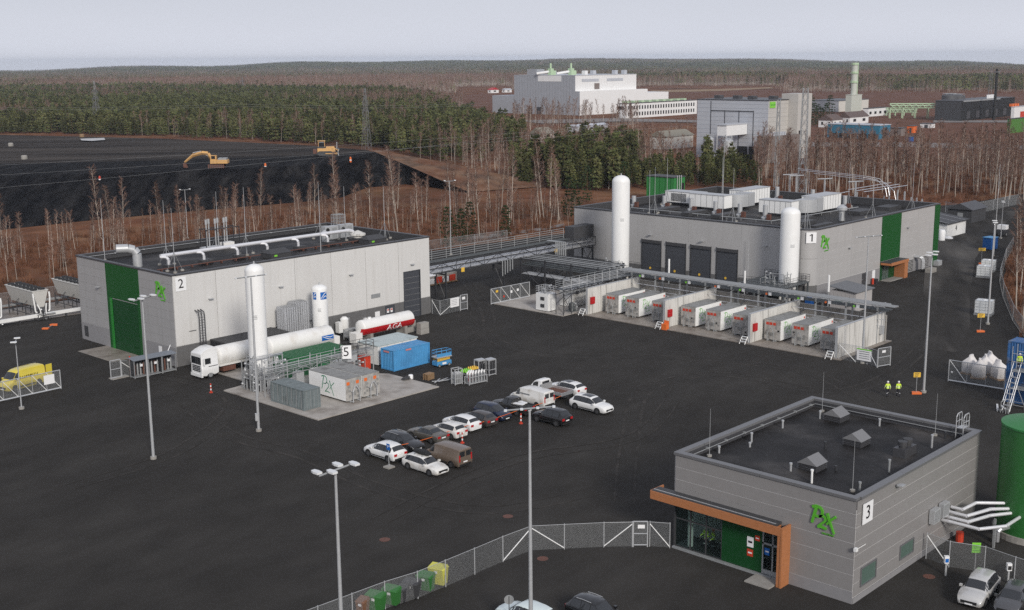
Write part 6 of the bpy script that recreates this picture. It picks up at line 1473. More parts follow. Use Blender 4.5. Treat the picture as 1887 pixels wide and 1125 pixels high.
# ------------------------------------------------------------ small things in the yard
# dry coolers on the strip at the left
M['cooler'] = mat('cooler sheet', (.56, .55, .52), .5, var=.05)
def dry_cooler(x, y, lb):
    o = thing('dry_cooler', lb, 'dry cooler', (x, y, .05), 0, 'dry coolers on the strip'); L = 9.0
    b = MB(); b.add([(-1.2, 0, 4.3), (1.2, 0, 4.3), (.45, 0, 1.9), (-.45, 0, 1.9), (-1.2, L, 4.3), (1.2, L, 4.3), (.45, L, 1.9), (-.45, L, 1.9)], [(0, 3, 2, 1), (4, 5, 6, 7), (0, 1, 5, 4), (1, 2, 6, 5), (2, 3, 7, 6), (3, 0, 4, 7)]); b.build('casing', M['cooler'], o)
    MB().box(-1.28, -.05, 4.302, 1.28, L+.05, 4.42).build('deck', M['cooler'], o)
    for s in (-.6, .6):
        for k in range(7): MB().lathe([(.5, 4.421), (.5, 4.62), (.42, 4.63)], 12, (s, .75+k*1.25)).build('fan', M['black'], o)
    f = MB()
    for s in (-1.05, 1.05):
        for k in range(4): f.bar((s, .3+k*2.8, 0), (s, .3+k*2.8, 2.2), .12); f.bar((s, .3+k*2.8, 2.2), (s*.6, .3+k*2.8, 2.6), .1)
        f.bar((s, .2, .7), (s, L-.2, .7), .1); f.bar((s, .2, 1.7), (s, L-.2, 1.7), .1)
    f.build('frame', M['dark2'], o)
    p = MB()
    for s in (-1, 1): p.path([(s*1.25, -.25, 4.1), (s*1.25, -.35, 3.4), (s*1.1, -.35, 1.4), (s*.9, -.35, 1.2)], .12, 8); p.path([(s*.7, -.2, 2.4), (s*.45, -.5, 1.6), (s*.4, -.6, .9)], .09, 8)
    p.build('header_pipe', M['white'], o, True); pipe_clutter('manifold', o, -1, -.9, .05, 1, -.1, 1.9, 16, M['dark2'], seed=int(x)); MB().box(-.5, -.9, .8, 1.7, -.2, .95).build('valve_platform', M['galv_l'], o); MB().box(-.5, .05, 2.0, .5, .1, 3.2).build('end_panel', M['dark2'], o) if 0 else None
dry_cooler(73.4, 172.8, 'white twin row dry cooler cut by the left edge of the picture'); dry_cooler(80.6, 172.4, 'white twin row dry cooler standing free in the middle of the strip'); dry_cooler(87.9, 172.0, 'white twin row dry cooler half hidden by the corner of the pale hall')
o = thing('pipe_beam', 'long white boxed pipe lying between the dry coolers', 'pipe', (62, 171.9, .05)); MB().box(0, 0, .5, 27, .35, 1.0).build('casing', M['white'], o); b = MB()
for k in range(8): b.box(.5+k*3.6, .02, 0, .7+k*3.6, .33, .5)
b.build('foot', M['dark2'], o)
o = thing('pipe_beam', 'long dark pipe behind the dry coolers', 'pipe', (62, 181.9, .05)); MB().box(0, 0, .8, 32, .3, 1.1).build('casing', M['galv'], o); b = MB()
for k in range(9): b.box(.5+k*3.6, .02, 0, .7+k*3.6, .28, .8)
b.build('foot', M['dark2'], o)
# gas bottle shelters
for k, (px, py, lb) in enumerate(((262, 696, 'dark open gas bottle shelter nearest the light gate'), (288, 691, 'dark open gas bottle shelter in the middle of its row'), (312, 686, 'dark open gas bottle shelter nearest the lorry'))):
    p = at(px, py); o = thing('bottle_shelter', lb, 'shelter', (p.x, p.y+.5, 0), 0); f = MB()
    for sx in (-.95, .95):
        for sy_ in (-.5, .5): f.box(sx-.04, sy_-.04, .0, sx+.04, sy_+.04, 2.2)
    f.box(-1, -.55, .1, 1, .55, .2); f.build('frame', M['galv'], o); MB().add([(-1.1, -.7, 2.22), (1.1, -.7, 2.22), (1.1, .7, 2.4), (-1.1, .7, 2.4), (-1.1, -.7, 2.28), (1.1, -.7, 2.28), (1.1, .7, 2.46), (-1.1, .7, 2.46)], [(0, 3, 2, 1), (4, 5, 6, 7), (0, 1, 5, 4), (1, 2, 6, 5), (2, 3, 7, 6), (3, 0, 4, 7)]).build('roof', mat('grey blue sheet', (.20, .22, .25), .5), o)
    MB().box(-.94, .46, .25, .94, .5, 2.15).build('back_panel', M['dark'], o); MB().box(-.95, -.45, .25, -.92, .45, 2.15).build('side_panel', M['dark'], o); MB().box(-.2, -.56, 1.4, .15, -.54, 1.7).build('notice_plate', M['signw'], o)
    for j in range(4): MB().lathe([(.11, .22), (.11, 1.5), (.04, 1.7)], 8, (-.6+j*.4, .1)).build('gas_bottle', M['galv'] if (j+k) % 3 else M['rust'], o, True)
nb = thing('beacon_post', 'red post beside the first gas bottle shelter', 'post', (at(241, 690).x, at(241, 690).y, 0)); MB().tube((0, 0, 0), (0, 0, 2.3), .09, 8).build('post', M['redp'], nb); MB().tube((0, 0, 1.9), (0, 0, 2.1), .1, 8).build('band', M['signw'], nb)
o = thing('road_barrier', 'white barrier arm raised by the bottle shelters', 'barrier', (76.2, 131.3, 0)); MB().tube((0, 0, .9), (1.3, .1, 3.1), .05, 6).build('arm', M['signw'], o); MB().box(-.2, -.2, 0, .2, .2, 1.0).build('post', M['dark'], o)
# gas bottle pallets
def bottle_pallet(px, py, lb, tall, bot, topm, w=1.0, d=.9, h=1.1, top=False, n=(4, 3)):
    p = at(px, py); o = thing('bottle_rack', lb, 'bottle rack', (p.x, p.y, 0), R(rnd.uniform(-12, 12)), 'gas bottle racks'); f = MB(); H_ = 1.95 if tall else h
    for sx in (-w/2, w/2):
        for sy_ in (-d/2, d/2): f.box(sx-.045, sy_-.045, 0, sx+.045, sy_+.045, H_)
    for z in (.12, .7, H_-.08) if tall else (.12, H_-.08):
        f.box(-w/2, -d/2-.02, z, w/2, -d/2+.02, z+.08); f.box(-w/2, d/2-.02, z, w/2, d/2+.02, z+.08); f.box(-w/2-.02, -d/2, z, -w/2+.02, d/2, z+.08); f.box(w/2-.02, -d/2, z, w/2+.02, d/2, z+.08)
    f.box(-w/2, -d/2, .08, w/2, d/2, .119); f.build('frame', M['galv_l'], o)
    if top: MB().box(-w/2-.03, -d/2-.03, H_+.001, w/2+.03, d/2+.03, H_+.07).build('cover', M['galv_l'], o)
    for i in range(n[0]):
        for j in range(n[1]):
            x, y = -w/2+w*(i+.5)/n[0], -d/2+d*(j+.5)/n[1]; g = MB().lathe([(.10, .121), (.10, 1.3), (.05, 1.42)], 7, (x, y)).build('gas_bottle', M[bot], o, True)
            MB().lathe([(.105, 1.2), (.105, 1.34), (.04, 1.5)], 7, (x, y)).build('shoulder', M[topm], g, True)
bottle_pallet(842, 708, 'tall narrow galvanised bottle rack nearest the concrete slab', True, 'galv', 'galv_l', 1.0, .8)
bottle_pallet(859, 703, 'low bottle rack with green shouldered bottles', False, 'dark', 'signg', 1.3, 1.0)
bottle_pallet(872, 698, 'low bottle rack with dark and lime topped bottles behind the others', False, 'dark', 'signy', 1.2, 1.0)
bottle_pallet(877, 706, 'long low white bottle rack nearest the parked cars', False, 'galv', 'white', 2.6, .9, .95, n=(6, 2))
bottle_pallet(885, 692, 'tall covered bottle rack left of the rightmost one', True, 'dark', 'dark', 1.1, .9, top=True)
bottle_pallet(903, 691, 'tall covered bottle rack farthest right of the group', True, 'dark', 'dark', 1.1, .9, top=True)
bottle_pallet(868, 705, 'red bottle group in a small rack among the low racks', False, 'red', 'signw', .8, .6, n=(3, 2))
# scissor lift
p = at(810, 677); o = thing('scissor_lift', 'blue folded scissor lift beside the blue container', 'scissor lift', (p.x+.6, p.y+.2, 0), R(-8)); MB().box(-1.1, -.55, .25, 1.1, .55, .75).build('chassis', M['blue'], o)
b = MB()
for k in range(3): b.bar((-.95, -.4, .8+k*.14), (.95, -.4, .92+k*.14), .08); b.bar((-.95, .4, .92+k*.14), (.95, .4, .8+k*.14), .08)
b.build('scissor_arms', M['signy'], o); MB().box(-1.15, -.6, 1.22, 1.15, .6, 1.36).build('platform', M['galv_l'], o); railing(MB(), [(-1.1, -.55, 1.36), (1.1, -.55, 1.36), (1.1, .55, 1.36), (-1.1, .55, 1.36), (-1.1, -.55, 1.36)], .75, 2, .8, .035, .035).build('guard_rail', M['blue'], o); MB().box(-1.1, -.57, 1.36, 1.1, -.55, 1.7).build('side_panel', M['blue'], o); MB().box(-.3, -.56, .35, .3, -.552, .6).build('side_lettering', M['signw'], o)
for x in (-.75, .75):
    for s in (-1, 1): wheel(o, x, s*.5, .22, .14)
# pallets and offcuts
p = at(790, 699); o = thing('pallet_stack', 'stack of brown wooden pallets at the slab edge', 'pallet stack', (p.x, p.y, 0), R(8))
for k in range(5):
    pl_ = MB(); pl_.box(-.6, -.4, k*.15+.1, .6, .4, k*.15+.13)
    for y in (-.35, 0, .35): pl_.box(-.6, y-.05, k*.15, .6, y+.05, k*.15+.099)
    pl_.build('pallet', M['pallet'], o)
for k, (px, py, rz) in enumerate(((806, 703, .5), (811, 704, -.5), (816, 703, .15), (821, 705, -.2))):
    p = at(px, py); b = MB().box(-1.0, -.06, .03+k*.07, 1.0, .06, .1+k*.07).build('board', M['galv_l']); b.location = (p.x, p.y, 0); b.rotation_euler = (0, 0, rz); tag(b, 'pale loose beam lying in a heap by the pallets', 'beam', 'loose beams by the pallets')
p = at(749, 702); o = thing('scrap_heap', 'small dark heap of hoses on the concrete slab', 'hose heap', (p.x, p.y, .12)); b = MB(); q = random.Random(3)
for k in range(14): b.path([(q.uniform(-.6, .6), q.uniform(-.4, .4), q.uniform(.05, .35)) for _ in range(3)], .06, 6)
b.build('hose', M['dark2'], o, True)
p = at(757, 700); nb = MB().lathe([(.3, 0), (.3, .4), (.25, .5)], 10).build('plastic_tub', M['signw'], None, True); nb.location = (p.x, p.y, .12); tag(nb, 'small white tub beside the dark hose heap', 'tub')
p = at(538, 768); o = thing('hose_coil', 'pale hose coil lying against the grey container end', 'hose', (84.4, 107.0, .12)); b = MB()
for k in range(3): b.path([(.6*math.cos(R(a)), .6*math.sin(R(a)), .08+.12*k) for a in range(0, 361, 30)], .06, 6)
b.build('coil', M['galv'], o, True)
# signs with orange feet
def foot_sign(label, px, py, h=2.0, w=.8, lying=False):
    p = at(px, py); o = thing('warning_sign', label, 'sign', (p.x, p.y, 0), R(-47)); b = MB()
    b.prism([(-.55, -.3), (.55, -.3), (.4, .3), (-.4, .3)], 0, .22); b.build('foot', M['orange'], o)
    if not lying:
        MB().tube((0, 0, .2), (0, 0, h), .03, 6).build('post', M['galv_l'], o); s_ = MB().box(-w/2, -.03, h-.55, w/2, 0, h).build('sign_board', M['signy'], o)
        for k in range(3): MB().box(-w*.36, -.036, h-.17-k*.15, w*(.3-.1*k), -.031, h-.11-k*.15).build('print', M['text'], s_)
    else: MB().tube((0, 0, .12), (-.3, -2.3, .1), .03, 6).build('post', M['galv_l'], o); MB().box(-.75, -2.8, .02, .15, -2.2, .2).build('sign_board', M['orange'], o)
foot_sign('yellow sign on orange foot beside the two workers', 1688, 726, 2.5); foot_sign('yellow sign on orange foot under the lone white water cube', 1806, 612, 2.6, 1.0); foot_sign('yellow sign on orange foot farthest up the road', 1808, 487, 3.0, 1.3); foot_sign('fallen sign with orange feet in front of the dry coolers', 100, 600, lying=True)
# intermediate bulk containers
def ibc(label, px, py, s=1.0, group='white water cubes by the road'):
    p = at(px, py); o = thing('water_cube', label, 'water cube', (p.x, p.y, 0), R(10), group); MB().box(-.5, -.6, .18, .5, .6, 1.15).build('tank', M['plastic_w'], o); MB().box(-.55, -.65, 0, .55, .65, .15).build('pallet', M['galv'], o); f = MB()
    for k in range(5): f.path([(-.53, -.63, .2+k*.24), (.53, -.63, .2+k*.24), (.53, .63, .2+k*.24), (-.53, .63, .2+k*.24), (-.53, -.63, .2+k*.24)], .008, 4)
    for k in range(4): f.tube((-.53+k*.353, -.63, .15), (-.53+k*.353, -.63, 1.17), .008, 4); f.tube((-.53, -.63+k*.42, .15), (-.53, -.63+k*.42, 1.17), .008, 4)
    f.build('cage', M['galv_l'], o); MB().lathe([(.14, 1.151), (.14, 1.22)], 10).build('cap', M['signw'], o); o.scale = (s, s, s)
ibc('white water cube standing alone by the lamp post', 1813, 580, 1.9); ibc('lower left white water cube of a pair by the road', 1813, 511, 1.75); ibc('upper right white water cube of a pair by the road', 1821, 500, 1.75)
p = at(1824, 460); o = thing('waste_container', 'blue open container beside the lamp post up the road', 'container', (p.x, p.y, 0), R(-10)); MB().prism([(-1.2, -.9), (1.2, -.9), (1.2, .9), (-1.2, .9)], .15, 2.4).build('body', M['blue_d'], o); MB().box(-1.3, -1.0, 2.402, 1.3, 1.0, 2.5).build('rim', M['blue'], o)
for s in (-.8, .8): MB().box(s-.1, -.95, 0, s+.1, .95, .149).build('skid', M['dark'], o)
p = at(1845, 435); o = thing('refuse_trailer', 'small dark trailer with a pale cover far up the road', 'trailer', (p.x, p.y, 0)); MB().box(-1.2, -.9, .5, 1.2, .9, 1.4).build('body', M['dark'], o); MB().box(-.2, -.92, 1.402, 1.3, .92, 2.3).build('cover', M['signw'], o)
for s in (-1, 1): wheel(o, 0, s*.95, .4, .2)
# wheelie bins
def bin_(label, px, py, w, m_, h=1.25):
    p = at(px, py); o = thing('wheelie_bin', label, 'bin', (p.x, p.y, 0), R(-72)); d = .78
    MB().add([(-w*.44, -d*.38, .15), (w*.44, -d*.38, .15), (w*.44, d*.38, .15), (-w*.44, d*.38, .15), (-w/2, -d/2, h), (w/2, -d/2, h), (w/2, d/2, h), (-w/2, d/2, h)], [(0, 3, 2, 1), (4, 5, 6, 7), (0, 1, 5, 4), (1, 2, 6, 5), (2, 3, 7, 6), (3, 0, 4, 7)]).build('body', M[m_], o)
    MB().add([(-w/2-.03, -d/2-.05, h+.003), (w/2+.03, -d/2-.05, h+.003), (w/2+.03, d/2+.03, h+.003), (-w/2-.03, d/2+.03, h+.003), (-w/2, -d/2, h+.08), (w/2, -d/2, h+.08), (w/2-.03, d/2-.06, h+.22), (-w/2+.03, d/2-.06, h+.22)], [(0, 3, 2, 1), (4, 5, 6, 7), (0, 1, 5, 4), (1, 2, 6, 5), (2, 3, 7, 6), (3, 0, 4, 7)]).build('lid', M[m_], o)
    for s in (-1, 1):
        for y in (-.25, .25): MB(mx=TR(s*w*.38, y, .09)).lathe([(.09, -.03), (.09, .03)], 8, axis='x').build('castor', M['black'], o)
    MB().box(-.12, -d/2-.012, h*.75, .12, -d/2+.02, h*.9).build('label_plate', M['signw'], o)
for px, py, w, m_, lb, h in ((808, 1078, 1.3, 'bin_y', 'yellow wheelie bin at the right end of the row', 1.35), (785, 1089, 1.2, 'bin_g', 'green wheelie bin beside the yellow bin', 1.2), (759, 1101, 1.25, 'dark2', 'wide black wheelie bin beside the green one', 1.15), (742, 1108, .75, 'dark2', 'small black wheelie bin', .95),
                  (722, 1115, 1.2, 'bin_g', 'green wheelie bin left of the small black bin', 1.2), (693, 1126, 1.3, 'bin_g', 'green wheelie bin beside the brown bin', 1.2), (669, 1134, .7, 'bin_b', 'small brown wheelie bin at the left end of the row', 1.1)): bin_(lb, px, py, w, m_, h)
# charging posts, green sign, round sign
for px, py, lb in ((1742, 1061, 'white headed charging post by the pale silver car'), (1857, 1075, 'white headed charging post by the dark grey car')):
    p = at(px, py); o = thing('charging_post', lb, 'charging post', (p.x, p.y, 0), R(-45)); MB().box(-.06, -.06, 0, .06, .06, 1.0).build('post', M['galv_l'], o); MB().prism([(-.17, -.14), (.17, -.14), (.17, .12), (-.17, .12)], 1.0, 1.55).build('head', M['signw'], o); MB().box(-.13, -.155, 1.08, .13, -.142, 1.38).build('screen', M['blue_logo'] if px < 1800 else M['black'], o)
    MB().path([(.17, 0, 1.2), (.3, -.05, .7), (.22, -.05, .35), (.06, -.03, .6)], .02, 5).build('cable', M['black'], o)
p = at(1796, 1050); o = thing('charging_sign', 'lime green charging sign on a post behind the pale silver car', 'sign', (p.x, p.y, 0), R(-50)); MB().tube((0, 0, 0), (0, 0, 2.1), .035, 6).build('post', M['galv_l'], o); s_ = MB().box(-.32, -.05, 1.35, .32, -.036, 2.15).build('sign_board', M['signg'], o)
for k in range(3): MB().box(-.2, -.058, 1.5+k*.2, .2-.1*(k % 2), -.051, 1.58+k*.2).build('print', mat('leaf print', (.10, .38, .03), .5), s_)
p = at(938, 1107, 2.2); o = thing('round_sign', 'grey back of a round traffic sign before the ice white car', 'sign', (p.x, p.y, 0), R(-45)); MB().tube((0, 0, 0), (0, 0, 2.5), .03, 6).build('post', M['dark2'], o); MB(mx=TR(0, 0, 2.25)).lathe([(.33, .0), (.33, .03)], 20, axis='y').build('sign_board', M['galv'], o)
for px, py in ((1000, 1030), (1712, 1063), (936, 952), (709, 995)):
    p = at(px, py); sheet('manhole_cover', [(p.x+.45*math.cos(R(a)), p.y+.45*math.sin(R(a))) for a in range(0, 360, 30)], .012, M['rust'])
# white sacks, stacked
for k, (px, py, lb) in enumerate(((1783, 690, 'leftmost big white sack behind the sliding gate'), (1800, 698, 'front big white sack, nearest the gate'), (1812, 690, 'middle big white sack behind the front one'), (1822, 684, 'rear big white sack leaning on the middle one'), (1838, 700, 'big white sack nearest the blue container stack'))):
    p = at(px, py); o = thing('bulk_sack', lb, 'sack', (p.x+.5, p.y, 0), R(15*k)); b = MB(); n = 14; V = []; q = random.Random(k)
    for z, r_ in ((0, .82), (.1, .92), (.6, 1.0), (1.1, .97), (1.35, .9), (1.9, .62), (2.15, .5)):
        for i in range(n): a = 2*math.pi*i/n; sq = 1/max(abs(math.cos(a)), abs(math.sin(a)))**.75; V.append((r_*sq*math.cos(a)*.82+q.uniform(-.04, .04)+(z > 1.4)*.3, r_*sq*math.sin(a)*(.82 if z < 1.4 else .25)+q.uniform(-.04, .04), z+.14))
    F = [(i+j*n, (i+1) % n+j*n, (i+1) % n+(j+1)*n, i+(j+1)*n) for j in range(6) for i in range(n)]+[tuple(range(n-1, -1, -1)), tuple(range(6*n, 7*n))]
    b.add(V, F); b.build('sack', M['bagw'], o, True); MB().box(-.85, -.85, 0, .85, .85, .135).build('pallet', M['pallet'], o)
# scaffolded blue containers at the right edge
cs = []
for k in range(3): cs.append(shipping_container(('lowest', 'middle', 'topmost')[k]+' blue container of the stack at the right edge', (132.35, 48.5, k*2.32), math.pi, mat('worn blue', (.035, .12, .30), .5, var=.2, dirt=(.22, .22, .22), dscale=1.2), 6.06, 2.44, 2.3, doors=True))
sf = thing('scaffolding', 'grey tube scaffolding round the stack of blue containers', 'scaffolding', (129.4, 43.9, 0)); b = MB()
for x in (0, 1.4): 
    for y in (-3.4, -1.7, 0, 1.7, 3.4): b.tube((x, y, 0), (x, y, 6.8-(.8 if y < 0 else 0)), .04, 5)
    for z in (.3, 2.1, 4.1, 5.1, 6.0): b.tube((x, -3.4, z), (x, 3.4, z), .03, 5)
for y in (-3.4, -1.7, 0, 1.7, 3.4):
    for z in (2.1, 4.1): b.tube((0, y, z), (1.4, y, z), .03, 5)
b.tube((0, -1.7, .3), (0, 0, 4.1), .03, 5); b.tube((0, 1.7, .3), (0, 3.4, 4.1), .03, 5); b.build('tube', M['galv_l'], sf)
for z in (2.1, 4.1): MB().box(0.05, -3.3, z+.03, 1.35, 3.3, z+.08).build('deck', M['galv'], sf)
b = MB()
for k in range(7): b.box(-.05-.35*k, 2.5, 4.0-.55*k, .25-.35*k, 3.2, 4.05-.55*k)
for s in (2.45, 3.25): b.tube((.2, s, 4.1), (-2.3, s, .1), .04, 5); b.tube((.2, s, 5.1), (-2.3, s, 1.1), .03, 5)
b.build('stair', M['galv_l'], sf)
p = at(1885, 748, 4.2); person('worker in yellow hi-vis jacket on the scaffolding at the right edge', (130.1, 46.75, 4.18), R(120), .3)
for px, py, rz, lb in ((1838, 752, .4, 'pale plank lying in front of the scaffolding'),):
    p = at(px, py); b = MB().box(-1.3, -.1, .02, 1.3, .1, .1).build('plank', M['signw']); b.location = (p.x, p.y, 0); b.rotation_euler = (0, 0, rz); tag(b, lb, 'plank')
p = at(1852, 760); o = thing('trestle', 'grey tangle of trestle tubes by the scaffolding foot', 'trestle', (p.x, p.y, 0)); pipe_clutter('tubes', o, -.9, -.7, .05, .9, .7, 1.3, 16, M['galv'], (.03, .05), 8)
# green tank and the white insulated pipes into it
gt = thing('storage_tank', 'big ribbed green round tank cut by the right edge', 'tank', (94.75, 32.1, 0)); b = MB(); n = 132; V = []
for z in (.5, 9.1):
    for i in range(n): a = 2*math.pi*i/n; r_ = 2.75+(.03 if i % 2 else 0); V.append((r_*math.cos(a), r_*math.sin(a), z))
b.add(V, [(i, (i+1) % n, n+(i+1) % n, n+i) for i in range(n)]); b.build('shell', M['tankgreen'], gt, True)
MB().lathe([(2.85, 9.05), (2.85, 9.2), (1.2, 9.6), (.3, 9.7)], 40).build('roof', mat('tank roof green', (.03, .20, .05), .45), gt, True); MB().lathe([(2.95, 0), (2.95, .5)], 40).build('base', M['conc'], gt)
MB().lathe([(.9, 9.5), (.9, 9.95), (.7, 10.0)], 20, (-.5, -.6)).build('manhole', mat('tank roof green', (.03, .20, .05), .45), gt, True)
e_ = MB(); e_.path([(-2.6, .9, 1.1), (-3.4, 1.2, 1.1), (-3.7, 1.3, .9), (-3.7, 1.3, .1)], .2, 8); e_.build('drain_pipe', M['alu'], gt, True)
wp_ = thing('insulated_pipes', 'bundle of white insulated bent pipes between the silver wall and the green tank', 'pipes', (X3, Y3, 0))
for pts in ([(15.2, -.1, 2.5), (15.2, -1.6, 2.5), (17.4, -2.6, 2.7), (19.9, -4.3, 2.5)], [(14.6, -.1, 2.3), (14.6, -2.0, 2.3), (17.0, -2.7, 2.3), (19.7, -4.4, 2.3)], [(14.2, -.1, 2.1), (14.2, -3.0, 2.1), (16.2, -4.3, 2.1), (19.5, -4.5, 2.2)], [(15.8, -.1, 2.7), (15.8, -1.0, 2.7), (17.2, -1.5, 3.0), (20.0, -4.0, 2.8)]):
    MB().path(pts, .135, 10).build('pipe', M['lag'], wp_, True)
lg_ = MB()
for x, y, z in ((16.4, -3.4, 1.75), (17.4, -3.0, 2.0)): lg_.box(x-.08, y-.08, 0, x+.08, y+.08, z)
lg_.build('support', M['galv'], wp_)
nb = MB().lathe([(.3, 0), (.3, .8)], 10).build('red_drum', M['redp']); nb.location = (X3+15.9, Y3-.9, 0); tag(nb, 'red drum under the white bent pipes', 'drum')
# grey hut, chalet, sheds
hu = thing('hut', 'small grey hut with a lean-to roof beside the large hall', 'hut', (164.3, 83.7, 0)); MB().prism([(0, 0), (5.2, 0), (5.2, 4.2), (0, 4.2)], 0, 2.9).build('wall', mat('hut boards', (.42, .40, .39), .7, var=.06), hu)
MB().add([(-.3, -.3, 3.05), (5.5, -.3, 3.05), (5.5, 4.5, 3.6), (-.3, 4.5, 3.6), (-.3, -.3, 2.92), (5.5, -.3, 2.92), (5.5, 4.5, 3.47), (-.3, 4.5, 3.47)], [(0, 1, 2, 3), (7, 6, 5, 4), (0, 4, 5, 1), (1, 5, 6, 2), (2, 6, 7, 3), (3, 7, 4, 0)]).build('roof', mat('hut roof', (.15, .155, .165), .6, var=.08), hu)
for k in range(6): MB().box(-.02, .3+k*.65, .02, -.002, .36+k*.65, 2.58).build('batten', mat('hut boards', (.42, .40, .39), .7), hu)
w_ = MB().box(-.04, .8, 1.0, -.003, 3.4, 2.0).build('window', M['glass_w'], hu); MB().box(-.06, .7, .9, -.041, 3.5, .99).build('frame', M['dark2'], w_)
nb = MB().box(-.5, -.5, 0, .5, .5, 1.5).build('electrical_cabinet', M['blue_d']); nb.location = (163.6, 91.0, 0); tag(nb, 'deep blue cabinet at the left side of the grey hut', 'cabinet')
p = at(1608, 524); o = thing('fire_extinguisher_stand', 'red stand by the green wall stripe of the large hall', 'stand', (p.x, p.y, 0)); MB().tube((0, 0, 0), (0, 0, 1.0), .2, 10).build('extinguisher', M['redp'], o); MB().box(.4, -.4, 0, 1.2, .4, .8).build('box', M['dark'], o)
nb = fbox(MB(), 'ny', -.5, .5, -.7, .7, 0, .04).build('notice', M['signw']); nb.location = (X1+21.0, Y1-.07, 1.5); tag(nb, 'white notice on the plinth left of the orange framed entrance', 'sign')
ch = thing('chalet', 'low white building with dark solar roof and a small number 4', 'building', (246.5, 105.6, 0)); MB().prism([(0, 0), (9.5, 0), (9.5, 6), (0, 6)], 0, 2.9).build('wall', M['white'], ch)
MB().add([(-.6, -.6, 2.92), (10.1, -.6, 2.92), (10.1, 6.6, 3.9), (-.6, 6.6, 3.9), (-.6, -.6, 3.1), (10.1, -.6, 3.1), (10.1, 6.6, 4.08), (-.6, 6.6, 4.08)], [(0, 3, 2, 1), (4, 5, 6, 7), (0, 1, 5, 4), (1, 2, 6, 5), (2, 3, 7, 6), (3, 0, 4, 7)]).build('roof', M['dark2'], ch)
b = MB()
for k in range(3): b.add([(-.5+k*4, -.55, 3.13), (-.3+k*4, -.55, 3.13), (-.3+k*4, 6.5, 4.11), (-.5+k*4, 6.5, 4.11)], [(0, 1, 2, 3)])
b.build('roof_strip', M['galv_l'], ch); t = link('numeral', text_mesh('4', 1.7, .01, M['text']), ch); t.matrix_local = face_mx('ny', 4.6, 1.6, .03)
nb = MB().lathe([(.7, 0), (.75, 1.8), (.5, 2.2)], 14).build('septic_tank', M['signw'], None, True); nb.location = (at(1735, 443).x, at(1735, 443).y, 0); tag(nb, 'white round tank by the corner of the green striped hall', 'tank')
nb = MB().lathe([(.9, 0), (.9, .2), (.3, .5)], 12).build('manhole_cone', M['signw'], None, True); nb.location = (at(1748, 440).x, at(1748, 440).y, 0); tag(nb, 'low white cone on the asphalt by the chalet', 'cone')
dh = thing('shed', 'dark gabled shed behind the chalet', 'shed', (272, 111, 0)); MB().box(0, 0, 0, 8, 5.5, 3).build('wall', M['dark2'], dh); MB().add([(-.4, -.4, 3.0), (8.4, -.4, 3.0), (8.4, 5.9, 3.0), (-.4, 5.9, 3.0), (-.4, 2.75, 4.4), (8.4, 2.75, 4.4)], [(0, 3, 2, 1), (0, 1, 5, 4), (2, 3, 4, 5), (3, 0, 4), (1, 2, 5)]).build('roof', M['coping'], dh); MB().box(-.04, 2.0, 0, -.002, 3.3, 2.2).build('door', M['galv'], dh)
gs = thing('green_shed', 'bright green tall shed behind the left end of the large hall', 'shed', (262.0, 187.0, 0)); MB().box(0, 0, 0, 5, 9.0, 6.6).build('wall', mat('shed green', (.03, .21, .05), .5, var=.06), gs); MB().box(-.2, -.2, 6.602, 5.2, 9.2, 6.8).build('roof', M['dark2'], gs)
for k in range(5): MB().box(-.03, 1+k*1.8, .1, -.003, 1.1+k*1.8, 6.5).build('seam', M['green'], gs)
b = MB()
for k in range(3): b.tube((1+k*.9, -.4, 1), (1+k*.9, -.4, 7.2), .1, 6)
b.build('pipe', M['galv_l'], gs)
MB().box(3.3, -.05, 0, 4.6, -.003, 5.0).build('door', M['black'], gs)
# concrete retaining block wall and timber heap at the far end of bridge
o = thing('scrap_skip', 'red and white barrier boards stacked on pallets under the bridge', 'barrier stack', (at(815, 523).x, at(815, 523).y, 0)); 
for k in range(4): MB().box(-3+k*1.6, -.6, .1, -1.6+k*1.6, .6, .25).build('pallet', M['pallet'], o); MB().box(-3+k*1.6, -.1, .26, -1.7+k*1.6, .1, 1.1+.2*(k % 2)).build('board', M['redp'] if k % 2 else M['signw'], o)
MB().box(-3.2, .7, .0, 4.2, 1.4, 1.5).build('cable_drums', M['conc'], o)
